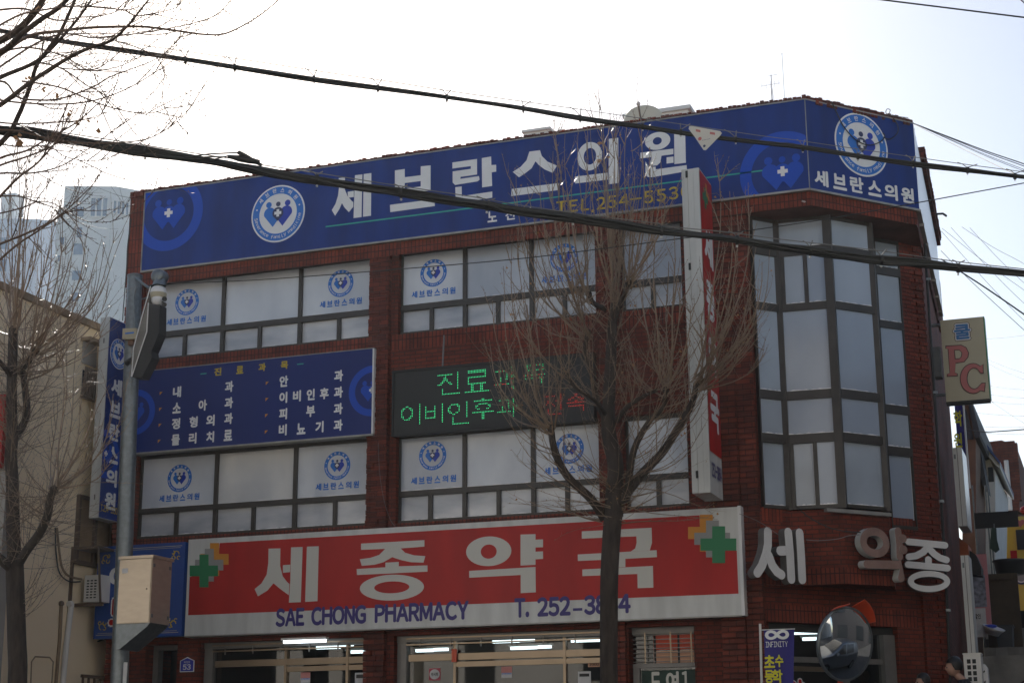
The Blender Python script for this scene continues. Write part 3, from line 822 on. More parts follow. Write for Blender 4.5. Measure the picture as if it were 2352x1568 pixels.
mb.fbox(FCS, 0.004, LC, zb - 0.035, zb - 0.002, -0.05, 0.02, 'alu_edge'); mb.fbox(FCS, 0.004, LC, zt + 0.002, zt + 0.02, -0.05, 0.012, 'alu_edge')
mb.fbox(FCS, -0.006, 0.008, zb, zt, 0.001, 0.008, 'alu_edge')
mb.fbox(FSD, 0.012, 6.6, zb - 0.04, zb - 0.002, -0.05, 0.02, 'alu_edge')
for k in range(6): mb.fbox(FSD, 0.6 + k * 1.1, 0.64 + k * 1.1, zb - 0.09, zb - 0.042, -0.10, 0.03, 'alu_edge')
mb.build('edge_trim', RS_)
# big letters (traced strokes)
mb = MB(); t = '12'; d = 0.006; w = 'letter_white'
for pts in ([(570, 1228), (613, 1222), (612, 1305), (630, 1350), (660, 1385), (670, 1393), (670, 1425), (640, 1462), (610, 1430), (592, 1400), (575, 1440), (545, 1487), (522, 1448), (548, 1405), (565, 1350), (571, 1300)],
            [(632, 1322), (674, 1316), (674, 1358), (634, 1363)],
            [(682, 1208), (733, 1202), (727, 1496), (672, 1503)], [(742, 1200), (795, 1193), (792, 1487), (737, 1494)],
            [(923, 1412), (1230, 1372), (1232, 1420), (925, 1462)],
            [(1353, 1120), (1523, 1096), (1523, 1203), (1410, 1219), (1408, 1233), (1536, 1214), (1541, 1238), (1528, 1250), (1372, 1275), (1355, 1258), (1355, 1182), (1480, 1164), (1480, 1145), (1353, 1162)],
            [(1556, 1090), (1620, 1079), (1622, 1138), (1655, 1136), (1655, 1183), (1624, 1188), (1627, 1282), (1558, 1292)],
            [(1373, 1290), (1417, 1285), (1418, 1352), (1628, 1320), (1628, 1362), (1400, 1398), (1375, 1375)]):
    traced(mb, FS, t, pts, d, w)
traced(mb, FS, t, [(957, 1175), (1025, 1165), (1025, 1222), (1135, 1208), (1135, 1147), (1203, 1140), (1203, 1312), (957, 1345)], d, w, [[(1025, 1262), (1135, 1248), (1135, 1285), (1025, 1300)]])
t = '13'
for pts in ([(120, 1045), (193, 1036), (205, 1075), (245, 1115), (310, 1142), (280, 1192), (225, 1168), (185, 1138), (162, 1112), (135, 1160), (90, 1195), (48, 1222), (5, 1185), (60, 1150), (100, 1105)],
            [(-5, 1303), (322, 1262), (322, 1310), (-5, 1352)],
            [(435, 1218), (662, 1190), (662, 1238), (435, 1265)], [(667, 958), (732, 950), (735, 1262), (666, 1270)],
            [(885, 1053), (1112, 1025), (1112, 1063), (1030, 1074), (1022, 1120), (1000, 1140), (940, 1146), (955, 1112), (960, 1084), (885, 1092)],
            [(1065, 1085), (1113, 1079), (1113, 1122), (1065, 1128)],
            [(1117, 912), (1193, 905), (1198, 1122), (1119, 1132)],
            [(920, 1112), (938, 1150), (990, 1150), (990, 1168), (1203, 1138), (1206, 1180), (965, 1222), (935, 1220), (920, 1200)]):
    traced(mb, FS, t, pts, d, w)
traced(mb, FS, t, ell(535, 1078, 86, 98, -0.12), d, w, [ell(537, 1078, 43, 57, -0.12)])
traced(mb, FS, t, ell(1004, 972, 87, 61, -0.12), d, w, [ell(1001, 972, 31, 26, -0.12)])
mb.build('lettering', RS_)
# corner face name
mb = MB()
for i, (ch, x, y) in enumerate(zip('세브란스의원', (366, 493, 610, 733, 846, 960), (1230, 1255, 1275, 1300, 1325, 1347))):
    a, b = FCS.px(*T('14', x, y)); put_c(mb, FCS, ch, a, b, 0.27, 0.265, 0.006, w, 0.04)
mb.build('corner_lettering', RS_)
mb = MB()
a0, b0 = FS.px(748, 521); a1, b1 = FS.px(1752, 388)
mb.quad([FS.P(a0, b0 - 0.012, 0.004), FS.P(a1, b0 - 0.012, 0.004), FS.P(a1, b0 + 0.012, 0.004), FS.P(a0, b0 + 0.012, 0.004)], 'line_teal'); mb.build('line', RS_)
mb = MB()
for ch, x, y in zip('TEL.254-5530', (1290, 1318, 1344, 1362, 1381, 1406, 1433, 1460, 1490, 1519, 1547, 1575), (476, 473, 470, 474, 467, 464, 460, 457, 453, 449, 444, 440)):
    a, b = FS.px(x, y); g = glyph(ch, 0.02); k = 0.27
    if ch == '.': b -= 0.08
    put_c(mb, FS, ch, a, b, (g[3] - g[2]) * k, (g[5] - g[4]) * k, 0.006, 'letter_yellow', 0.02)
mb.build('phone_number', RS_)
mb = MB()
for ch, x, y in zip('노진의', (1131, 1172, 1210), (498, 493, 488)):
    a, b = FS.px(x, y); put_c(mb, FS, ch, a, b, 0.17, 0.19, 0.006, w, 0.03)
mb.build('doctor_name', RS_)
a, b = FS.px(639, 491); mb = MB(); emblem(mb, FS, a, b, 0.525, 0.005); mb.build('emblem', RS_)
a, b = FCS.px(1978, 333); mb = MB(); emblem(mb, FCS, a, b, 0.535, 0.005); mb.build('emblem', RS_)
cl = (-11.972, -0.012, zb + 0.004, zt - 0.004)
a, b = FS.px(388, 491); mb = MB(); emblem(mb, FS, a, b, 0.70, 0.004, 'faint', cl); mb.build('pale_emblem', RS_)
a, b = FS.px(1798, 396); mb = MB(); emblem(mb, FS, a, b, 0.68, 0.004, 'faint', cl); mb.build('pale_emblem', RS_)

# ---- department list sign
DS = thing('department_sign', 'navy blue sign listing clinic departments in two columns of white text', 'sign', (-9.6, 0, 6.96))
FD = FY(0.02); x0, x1, z0, z1 = -11.93, -7.40, 6.985, 8.43
mb = MB(); mb.fbox(FD, x0, x1, z0, z1, -0.17, 0.0, 'sign_navy_dark'); mb.build('panel', DS)
mb = MB(); mb.fbox(FD, x1 + 0.002, x1 + 0.03, z0, z1, -0.17, 0.012, 'white_plastic'); mb.fbox(FD, x0, x1 + 0.03, z0 - 0.03, z0 - 0.002, -0.17, 0.015, 'alu_edge'); mb.fbox(FD, x0, x1 + 0.03, z1 + 0.002, z1 + 0.014, -0.17, 0.012, 'alu_edge'); mb.build('edge_trim', DS)
def Z8(x, y): return (302.47 + x * 0.24434, 804.57 + y * 0.24434)
mb = MB()
for row in ('내428,390 과918,340 소425,540 아670,515 과915,492 정418,688 형583,672 외742,657 과912,640 물415,840 리575,825 치740,812 료907,797',
            '안1432,290 과1947,238 이1427,443 비1555,428 인1685,415 후1812,405 과1945,393 피1425,596 부1683,572 과1943,548 비1422,747 뇨1595,735 기1767,718 과1942,702'):
    for ri, e in enumerate(row.split()):
        if ri and e[0] in '소정물이피비' and abs(float(e[1:].split(',')[0]) - (420 if float(e[1:].split(',')[0]) < 1000 else 1425)) < 30: mb.build('department_name', DS); mb = MB()
        x, y = e[1:].split(','); a, b = FD.px(*Z8(float(x), float(y)))
        put_c(mb, FD, e[0], a, b, 0.165 if e[0] not in '이비인기리치피' else 0.152, 0.195, 0.006, w, 0.045)
    mb.build('department_name', DS); mb = MB()
mb = MB()
for ch, x, y in zip('진료과목', (812, 1018, 1228, 1437), (200, 183, 158, 138)):
    a, b = FD.px(*Z8(x, y)); put_c(mb, FD, ch, a, b, 0.14, 0.14, 0.006, 'letter_yellow', 0.04)
for x, y in ((277, 403), (272, 552), (267, 702), (260, 852), (1275, 308), (1272, 460), (1268, 611), (1266, 765)):
    a, b = FD.px(*Z8(x, y)); mb.poly(FD, [[(a - 0.026, b + 0.026), (a + 0.03, b + 0.026), (a - 0.026, b - 0.032)]], 0.005, 'cross_orange')
mb.build('heading', DS)
mb = MB()
for x, y in ((676, 219), (1586, 128)):
    a, b = FD.px(*Z8(x, y)); mb.rect(FD, a - 0.06, a + 0.06, b - 0.009, b + 0.009, 0.005, 'line_teal')
mb.build('dash', DS)
cl = (x0 + 0.004, x1 - 0.004, z0 + 0.004, z1 - 0.004)
for x, y, r in ((30, 582, 0.41), (2262, 378, 0.43)):
    a, b = FD.px(*Z8(x, y)); mb = MB(); emblem(mb, FD, a, b, r, 0.004, 'faint', cl); mb.build('pale_emblem', DS)

# ---- LED board
LD = thing('led_board', 'black LED message board showing green and red dotted letters between the middle windows', 'sign', (-5.3, 0.1, 6.9))
FL = FY(0.09); x0, x1, z0, z1 = -7.03, -3.60, 6.95, 8.0
mb = MB(); mb.fbox(FL, x0, x1, z0, z1, -0.11, 0.0, 'led_board'); mb.build('panel', LD)
mb = MB()
for a0, a1, b0, b1 in ((x0 - 0.03, x0 - 0.002, z0, z1), (x1 + 0.002, x1 + 0.03, z0, z1)): mb.fbox(FL, a0, a1, b0, b1, -0.11, 0.03, 'black_metal')
mb.fbox(FL, x0 - 0.03, x1 + 0.03, z1 + 0.002, z1 + 0.03, -0.11, 0.03, 'black_metal'); mb.fbox(FL, x0 - 0.03, x1 + 0.03, z0 - 0.03, z0 - 0.002, -0.11, 0.03, 'black_metal')
mb.build('rim', LD)
mb = MB(); mb.tube([FL.P(-6.18, 8.03, -0.03), FL.P(-6.18, 8.58, -0.09)], 0.014, 'wire_grey'); mb.build('hanger', LD)
pitch = 0.0268
def in_glyph(g, x, y):
    vs, fs = g[0], g[1]
    for f_ in fs:
        ins = False; n = len(f_); j = n - 1
        for i in range(n):
            xi, yi = vs[f_[i]]; xj, yj = vs[f_[j]]
            if (yi > y) != (yj > y) and x < (xj - xi) * (y - yi) / (yj - yi) + xi: ins = not ins
            j = i
        if ins: return True
    return False
gm = MB(); rm = MB()
def led_char(ch, p0, p1, reds=0.0, only_red=False):
    a0, b0 = FL.px(*p0); a1, b1 = FL.px(*p1)
    g = glyph(ch, -0.004); W_ = a1 - a0; H_ = b1 - b0
    for i in range(int(W_ / pitch) + 1):
        for j in range(int(H_ / pitch) + 1):
            a = round((a0 + i * pitch) / pitch) * pitch; b = round((b0 + j * pitch) / pitch) * pitch
            gx = g[2] + (g[3] - g[2]) * ((a - a0) / W_); gy = g[4] + (g[5] - g[4]) * ((b - b0) / H_)
            if in_glyph(g, gx, gy):
                red = only_red or random.random() < reds
                tgt, mn = (rm, 'led_red') if red else (gm, 'led_green')
                r = 0.0072
                tgt.add([FL.P(a + r * math.cos(rad(q)), b + r * math.sin(rad(q)), 0.006) for q in range(0, 360, 60)], [(0, 1, 2, 3, 4, 5)], mn)
def t2(x, y): return T('22', x, y)
def t3(x, y): return T('23', x, y)
led_char('진', t2(1250, 1160), t2(1405, 985)); led_char('료', t2(1437, 1140), t2(1608, 975)); led_char('과', t2(1640, 1125), t3(40, 952), 0.3); led_char('목', t3(75, 1085), t3(235, 935), 0.25)
led_char('이', t2(995, 1362), t2(1135, 1215)); led_char('비', t2(1160, 1350), t2(1295, 1203)); led_char('인', t2(1322, 1358), t2(1465, 1190)); led_char('후', t2(1490, 1325), t2(1640, 1165)); led_char('과', t2(1660, 1312), t3(45, 1160))
led_char('전', t3(215, 1300), t3(345, 1140), only_red=True); led_char('속', t3(375, 1275), t3(512, 1130), only_red=True)
gm.build('green_letters', LD); rm.build('red_letters', LD)

# ---- pharmacy sign board
PS = thing('pharmacy_sign', 'wide red and white pharmacy sign board with green crosses above the shop doors', 'sign', (-10, -0.1, 3.8))
FPh = FY(-0.06); x0, x1, z0, z1 = -10.72, -1.32, 3.80, 5.40
mb = MB(); mb.fbox(FPh, x0, x1, z0, z1, -0.24, 0.0, 'sign_white'); mb.build('panel', PS)
mb = MB(); mb.fbox(FPh, x1 + 0.002, x1 + 0.05, z0 - 0.01, z1 + 0.012, -0.24, 0.02, 'white_plastic'); mb.fbox(FPh, x0, x1, z0 - 0.022, z0 - 0.002, -0.24, 0.012, 'alu_edge'); mb.build('edge_trim', PS)
P31 = lambda x, y: FPh.px(*T('31', x, y)); P32 = lambda x, y: FPh.px(*T('32', x, y)); P33 = lambda x, y: FPh.px(*T('33', x, y))
mb = MB()
rl = [P31(1515, 603), P33(1292, 412), P33(1300, 640), P33(1388, 700), P33(1472, 655), P33(1549, 655), P33(1561, 951), P31(1297, 1100), P31(1308, 836), P31(1500, 790)]
mb.poly(FPh, [rl], 0.004, 'sign_red'); mb.build('red_field', PS)
def plus(mb, P, x0_, x1_, yh0, yh1, xv0, xv1, y0_, y1_, d, mn):
    A = FPh.px
    L_ = [P(xv0, y0_), P(xv1, y0_), P(xv1, yh0), P(x1_, yh0), P(x1_, yh1), P(xv1, yh1), P(xv1, y1_), P(xv0, y1_), P(xv0, yh1), P(x0_, yh1), P(x0_, yh0), P(xv0, yh0)]
    mb.poly(FPh, [L_], d, mn)
for P, s, base in ((P31, 1, (1310, 1505, 758, 832, 1377, 1440, 683, 908)), (P33, -1, (1300, 1547, 572, 656, 1381, 1470, 488, 742))):
    mb = MB()
    for k, (mn, d) in enumerate((('cross_green', 0.014), ('cross_grey', 0.011), ('cross_orange', 0.008))):
        dx = s * k * (36 if s > 0 else 43); dy = -k * 40
        a, b_, c, e, f_, g, h, i_ = base
        if s < 0 and k > 0: b_ -= 0
        plus(mb, P, a + dx, b_ + dx, c + dy, e + dy, f_ + dx, g + dx, h + dy, i_ + dy, d, mn)
    mb.build('cross_emblem', PS)
mb = MB(); cw = 'letter_cream'
def tr3(P, pts, holes=()): mb.poly(FPh, [[P(*q) for q in pts]] + [[P(*q) for q in h] for h in holes], 0.008, cw)
tr3(P32, [(88, 642), (170, 640), (168, 760), (185, 830), (215, 870), (232, 885), (228, 962), (170, 920), (122, 880), (80, 930), (15, 970), (-8, 920), (40, 880), (75, 820), (86, 740)])
tr3(P32, [(187, 756), (238, 752), (236, 803), (187, 808)])
tr3(P32, [(243, 633), (323, 630), (310, 1010), (228, 1013), (238, 860)]); tr3(P32, [(352, 628), (434, 625), (425, 1003), (340, 1008)])
tr3(P32, [(725, 607), (1162, 583), (1162, 628), (998, 640), (1030, 670), (1090, 688), (1168, 693), (1155, 738), (1070, 735), (1000, 720), (940, 700), (880, 735), (820, 752), (730, 760), (717, 715), (790, 705), (850, 685), (892, 643), (725, 650)])
tr3(P32, [(695, 782), (893, 770), (893, 738), (985, 733), (985, 763), (1183, 757), (1183, 800), (697, 823)])
tr3(P32, ell(938, 910, 221, 89, -0.03), [ell(937, 908, 121, 41, -0.03)])
tr3(P32, ell(1605, 660, 156, 102, -0.03), [ell(1605, 662, 55, 49, -0.03)])
tr3(P33, [(60, 545), (163, 542), (163, 580), (215, 578), (215, 632), (163, 633), (163, 663), (215, 660), (215, 712), (163, 715), (163, 753), (60, 758)])
tr3(P33, [(-294, 795), (163, 768), (165, 942), (61, 948), (61, 823), (-294, 842)])
tr3(P33, [(482, 523), (963, 498), (966, 600), (950, 654), (820, 661), (850, 640), (860, 600), (858, 557), (482, 573)])
tr3(P33, [(454, 682), (998, 652), (1000, 700), (782, 712), (782, 768), (690, 773), (690, 716), (455, 727)])
tr3(P33, [(486, 785), (972, 761), (975, 910), (867, 914), (865, 816), (486, 831)])
mb.build('lettering', PS)
mb = MB()
a0, b0 = P32(135, 1182); a1, b1 = P32(760, 1072); c0 = P32(1467, 1047)[0]; d0 = P32(818, 1160)[0]; s1_ = P32(335, 1100)[0]; c1 = P32(382, 1100)[0]
h0, h1 = b0, b0 + 0.30
for wd, p, q in (('SAE', a0, s1_), ('CHONG', c1, a1), ('PHARMACY', d0, c0), ('T.', P33(18, 1090)[0], P33(120, 1090)[0]), ('252', P33(175, 1090)[0], P33(405, 1090)[0]), ('3864', P33(498, 1090)[0], P33(820, 1090)[0])):
    mb = MB(); put(mb, FPh, wd, p, q, h0, h1, 0.006, 'text_purple', 0.045); mb.build('phone_number' if wd[0] in 'T23' else 'english_word', PS)
mb = MB(); a, b = P33(453, 1060); mb.rect(FPh, a - 0.075, a + 0.075, b - 0.02, b + 0.02, 0.006, 'text_purple')
mb.build('dash', PS)

# ---- vertical blade sign of the pharmacy
BX = -1.524
BS = thing('pharmacy_blade_sign', 'tall narrow white box sign with red face sticking out from the brick wall', 'sign', (-1.66, -0.5, 5.5))
fr = FY(-0.90)
mb = MB()
for i in range(3):
    a0 = -1.80 + i * 0.092
    mb.fbox(fr, a0 + 0.001, a0 + 0.090, 5.50, 10.52, -0.80, -0.008 if i == 1 else 0.0, 'sign_white')
mb.build('box', BS)
FB = Fr((BX + 0.002, -0.90, 0), (0, 1, 0))
mb = MB(); mb.rect(FB, 0.015, 0.785, 6.12, 10.49, 0.004, 'sign_red'); mb.build('red_face', BS)
mb = MB()
for i, ch in enumerate('세종약국'):
    put_c(mb, FB, ch, 0.42, 9.35 - i * 0.86, 0.56, 0.62, 0.008, 'letter_white', 0.05)
mb.build('lettering', BS)
mb = MB(); put_c(mb, FB, '252-3864', 0.40, 5.86, 0.62, 0.22, 0.008, 'text_purple', 0.03); mb.build('phone_number', BS)
mb = MB()
a, b = 0.30, 10.12; s_ = 0.17; q = 0.06
mb.poly(FB, [[(a + i * s_ * 1.0, b + j * s_) for i, j in ((-1, -.35), (-.35, -.35), (-.35, -1), (.35, -1), (.35, -.35), (1, -.35), (1, .35), (.35, .35), (.35, 1), (-.35, 1), (-.35, .35), (-1, .35))]], 0.012, 'cross_green')
mb.poly(FB, [[(a + 0.1 + i * s_ * 1.0, b + 0.1 + j * s_) for i, j in ((-1, -.35), (-.35, -.35), (-.35, -1), (.35, -1), (.35, -.35), (1, -.35), (1, .35), (.35, .35), (.35, 1), (-.35, 1), (-.35, .35), (-1, .35))]], 0.008, 'cross_orange')
mb.build('cross_emblem', BS)
mb = MB()
for z_ in (5.72, 7.0, 8.9, 10.38):
    mb.fbox(fr, -1.735, -1.70, z_, z_ + 0.11, 0.001, 0.012, 'black_metal')
mb.build('latch', BS)
for z_ in (6.2, 7.9, 9.6): mb = MB(); mb.box(-1.70, -1.64, -0.098, 0.18, z_, z_ + 0.06, 'grey_alu'); mb.build('bracket', BS)

# ---- clinic blade sign at the left end
CB = thing('clinic_blade_sign', 'tall white box sign with dark blue clinic face behind the grey camera pole', 'sign', (-12.3, -0.3, 5.8))
fr = FY(-0.56)
mb = MB()
for i, (a0, a1) in enumerate(((-12.39, -12.335), (-12.333, -12.202))): mb.fbox(fr, a0, a1, 5.79, 9.32, -0.60, -0.006 if i == 0 else 0.0, 'sign_white')
mb.build('box', CB)
FB2 = Fr((-12.20, -0.56, 0), (0, 1, 0))
mb = MB(); mb.rect(FB2, 0.012, 0.59, 5.80, 9.31, 0.003, 'sign_navy'); mb.build('blue_face', CB)
mb = MB(); emblem(mb, FB2, 0.33, 8.72, 0.27, 0.006); mb.build('emblem', CB)
mb = MB()
for i, ch in enumerate('세브란스의원'): put_c(mb, FB2, ch, 0.32, 8.12 - i * 0.40, 0.33, 0.30, 0.006, 'letter_white', 0.05)
mb.build('lettering', CB)
mb = MB(); put_c(mb, FB2, 'T.254-5530', 0.30, 5.97, 0.5, 0.12, 0.006, 'letter_yellow', 0.02); mb.build('phone_number', CB)
mb = MB(); emblem(mb, FB2, 0.1, 6.9, 0.42, 0.004, 'faint', (0.014, 0.58, 5.81, 9.3)); mb.build('pale_emblem', CB)
mb = MB()
for z_ in (6.1, 8.85): mb.fbox(fr, -12.30, -12.28, z_, z_ + 0.09, 0.001, 0.012, 'grey_alu')
mb.build('latch', CB)

# ---- blue inn sign behind the pole
IS = thing('blue_ornate_sign', 'bright blue board with gold corner ornaments beside the pharmacy sign, behind the metal box', 'sign', (-11.6, -0.15, 3.8))
fr = FY(-0.10); x0, x1, z0, z1 = -12.47, -10.76, 3.80, 5.36
mb = MB(); mb.fbox(fr, x0, x1, z0, z1, -0.16, 0.0, 'inn_blue'); mb.build('panel', IS)
mb = MB()
for i, (k, t_) in enumerate(((0.055, 0.010), (0.085, 0.007))):
    for a0, a1, b0, b1 in ((x0 + k, x1 - k, z1 - k - t_, z1 - k), (x0 + k, x1 - k, z0 + k, z0 + k + t_)): mb.rect(fr, a0, a1, b0, b1, 0.004, 'pc_cream')
for sx in (x0 + 0.03, x1 - 0.03):
    for z_ in (z0, z1): pass
mb.build('gold_line', IS)
mb = MB()
for cx, sx in ((x0 + 0.16, 1), (x1 - 0.16, -1)):
    for cz, sz in ((z0 + 0.2, 1), (z1 - 0.2, -1)):
        for (dx, dz, r, a0) in ((0, 0, 0.06, 0), (0.05, 0.055, 0.04, 120), (-0.045, 0.06, 0.035, 30), (0.055, -0.03, 0.035, 200)):
            mb.ring(fr, cx + sx * dx, cz + sz * dz, r, r - 0.016, 0.004 + dx * 0.01 + 0.001, 'letter_yellow', 14, a0, a0 + 260)
mb.build('corner_ornament', IS)
mb = MB()
put(mb, fr, '여', -12.22, -11.80, 4.62, 5.02, 0.006, 'letter_white', 0.05)
put(mb, fr, '모', -12.20, -11.70, 3.99, 4.50, 0.005, 'letter_white', 0.09); put(mb, fr, '모', -12.17, -11.73, 4.02, 4.47, 0.009, 'sign_red', 0.05)
put(mb, fr, '텔', -11.55, -10.98, 3.99, 4.72, 0.005, 'letter_white', 0.09); put(mb, fr, '텔', -11.52, -11.01, 4.02, 4.69, 0.009, 'sign_red', 0.05)
mb.rect(fr, -11.3, -10.98, 5.06, 5.10, 0.005, 'letter_white')
mb.build('lettering', IS)

# ---- house number plate
HP = thing('house_number_plate', 'small blue house-shaped plate with number 53 on the brick by the entrance', 'sign', (-10.85, 0.19, 3.23))
fr = FY(WY - 0.003)
mb = MB(); hx0, hx1 = fr.px(415, 1514)[0], fr.px(447, 1514)[0]; hb, ht = fr.px(430, 1542)[1], fr.px(430, 1512)[1]; hm = fr.px(430, 1518)[1]
mb.prism(fr, [(hx0, hb), (hx1, hb), (hx1, ht - 0.03), ((hx0 + hx1) / 2, ht + 0.03), (hx0, ht - 0.03)], 0.0, 0.012, 'letter_white')
k = 0.012; mb.poly(fr, [[(hx0 + k, hb + k), (hx1 - k, hb + k), (hx1 - k, ht - 0.035), ((hx0 + hx1) / 2, ht + 0.012), (hx0 + k, ht - 0.035)]], 0.014, 'plate_blue'); mb.build('plate', HP)
mb = MB(); put(mb, fr, '53', (hx0 + hx1) / 2 - 0.075, (hx0 + hx1) / 2 + 0.075, hb + 0.035, hb + 0.125, 0.017, 'letter_white', 0.02); put(mb, fr, '옥정로', (hx0 + hx1) / 2 - 0.06, (hx0 + hx1) / 2 + 0.06, ht - 0.075, ht - 0.035, 0.017, 'letter_white', 0.0); mb.build('number', HP)

# ---- raised channel letters on the corner
def stroke(mb, fr, pts, r, d0, d1, mn, side):
    L_, R2 = [], []
    n = len(pts)
    for i in range(n):
        p = Vector((*pts[i], 0)); a = Vector((*pts[max(i - 1, 0)], 0)); b = Vector((*pts[min(i + 1, n - 1)], 0))
        t_ = (b - a).normalized(); nn = Vector((-t_.y, t_.x, 0))
        k_ = 1.0
        if 0 < i < n - 1:
            t1 = (p - a).normalized(); k_ = 1 / max(0.5, Vector((-t1.y, t1.x, 0)).dot(nn))
        L_.append((p + nn * r * k_)); R2.append((p - nn * r * k_))
    def capp(c, frm):
        a0 = math.atan2(frm.y - c.y, frm.x - c.x)
        return [(c.x + r * math.cos(a0 - math.pi * k_ / 8), c.y + r * math.sin(a0 - math.pi * k_ / 8)) for k_ in range(1, 8)]
    e = Vector((*pts[-1], 0)); s0 = Vector((*pts[0], 0))
    loop = [(q.x, q.y) for q in L_] + capp(e, L_[-1]) + [(q.x, q.y) for q in R2[::-1]] + capp(s0, R2[0])
    mb.prism(fr, loop, d0, d1, mn, side)
mat('letter_face_brown', (0.30, 0.19, 0.16), 0.5, var=0.35, vscale=5)
mat('letter_face_white', (0.62, 0.62, 0.62), 0.45, var=0.12, vscale=4)
mat('letter_side_dark', (0.16, 0.15, 0.14), 0.6, var=0.4, vscale=6)
mat('letter_side_pale', (0.50, 0.50, 0.48), 0.5, var=0.2, vscale=5)
def Z3(x, y): return ((2800 + x * 0.44125) * 0.604938, (1900 + y * 0.44125) * 0.604938)
def cl_letter(name, label, fr, strokes, rings, r, th, face, side, dstep=0.002):
    o = thing(name, label, 'letter', fr.P(*fr.px(*Z3(*strokes[0][0]))), 'raised letters of the old pharmacy name on the corner')
    for i, st in enumerate(strokes):
        mb = MB(); stroke(mb, fr, [fr.px(*Z3(*q)) for q in st], r, -th, i * dstep, face, side); mb.build('stroke', o)
    for cx, cy, rx, ry, t_ in rings:
        mb = MB(); c = fr.px(*Z3(cx, cy)); ex = fr.px(*Z3(cx + rx, cy)); ey = fr.px(*Z3(cx, cy - ry))
        Rx = ex[0] - c[0]; Ry = ey[1] - c[1]
        n = 40
        out = [(c[0] + Rx * math.cos(2 * math.pi * i / n), c[1] + Ry * math.sin(2 * math.pi * i / n)) for i in range(n)]
        inn = [(c[0] + (Rx - t_ * 2) * math.cos(2 * math.pi * i / n), c[1] + (Ry - t_ * 2) * math.sin(2 * math.pi * i / n)) for i in range(n)]
        mb.poly(fr, [out, inn], 0.0, face)
        for lp, sg in ((out, 1), (inn, -1)):
            vs = [fr.P(a, b, -th) for a, b in lp] + [fr.P(a, b, 0) for a, b in lp]
            mb.add(vs, [((i, (i + 1) % n, n + (i + 1) % n, n + i) if sg > 0 else (i, n + i, n + (i + 1) % n, (i + 1) % n)) for i in range(n)], side)
        mb.build('ring', o)
    return o
FLet = Fr(C0 + FCW.n * 0.42, FCW.u)
cl_letter('channel_letter', 'white raised letter beside the red pharmacy sign, with a slanting left stroke', FLet,
          [[(262, 265), (262, 380), (245, 460), (210, 560), (172, 618)], [(268, 470), (300, 555), (340, 610), (378, 635)], [(367, 430), (425, 428)], [(435, 272), (450, 450), (462, 672)], [(532, 278), (545, 460), (555, 676)]], [], 0.070, 0.15, 'letter_face_white', 'letter_side_dark')
FCC = Fr(VB[2] - Vector((0, 0.02, 0)), VB[3] - VB[2])
cl_letter('channel_letter', 'discoloured brown raised letter between the two white ones', FCC.off(0.22),
          [[(1382, 262), (1395, 380), (1397, 478)], [(1416, 322), (1428, 324)], [(1420, 418), (1434, 420)], [(1112, 545), (1402, 552), (1408, 662)]], [(1183, 358, 125, 128, 0.060)], 0.062, 0.13, 'letter_face_brown', 'letter_side_pale')
cl_letter('channel_letter', 'white raised letter hanging askew on the brick corner beside the downpipe', Fr((1.0, 1.95, 0), (0.95, 0.31, 0)),
          [[(1473, 352), (1785, 382)], [(1640, 395), (1600, 440), (1540, 472), (1475, 482)], [(1645, 405), (1690, 455), (1740, 490), (1797, 508)], [(1642, 505), (1642, 545)], [(1468, 548), (1806, 578)]], [(1648, 692, 183, 92, 0.047)], 0.052, 0.12, 'letter_face_white', 'letter_side_dark')

# ================================================================== STREET FURNITURE
def Z6(x, y): return (181.48 + x * 0.27006, 604.94 + y * 0.27006)
# ---- camera pole
PYY = -2.9
pt, pb = on_y(310, 634, PYY), on_y(274, 1566, PYY)
dirp = (pt - pb).normalized(); base = pb - dirp * ((pb.z - 1.40) / dirp.z)
CP = thing('camera_pole', 'tall grey galvanised steel pole standing on the pavement in front of the blue signs', 'pole', base)
mb = MB(); mb.tube([base, base + (pt - base) * 0.5, pt], [0.135, 0.125, 0.115], 'galv', 20); mb.build('shaft', CP)
mb = MB(); mb.lathe(pt, dirp, [(0.0, 0.03), (0.08, 0.028), (0.121, 0.012), (0.121, -0.02), (0.112, -0.022)], 'galv', 20); mb.build('cap', CP)
mb = MB(); mb.lathe(base, (0, 0, 1), [(0.0, 0.03), (0.24, 0.03), (0.24, 0.0)], 'galv', 20); mb.build('base_plate', CP)
mb = MB(); mb.tube([on_y(*Z6(*q), PYY - 0.14) for q in ((492, 190), (478, 220), (468, 280), (472, 400), (476, 560))], 0.014, 'galv', 8); mb.build('conduit', CP)
mb = MB(); mb.tube([on_y(*Z6(485, 130), PYY - 0.1), on_y(*Z6(600, 212), PYY - 0.2)], 0.022, 'galv', 8); mb.tube([on_y(*Z6(540, 305), PYY - 0.1), on_y(*Z6(590, 285), PYY - 0.2)], 0.014, 'galv', 8); mb.build('arm', CP)
mb = MB(); a = on_y(*T('31', 860, 1500), PYY - 0.14); mb.box(a.x - 0.03, a.x + 0.03, a.y, a.y + 0.02, a.z - 0.16, a.z + 0.16, 'paper'); mb.build('label_strip', CP)
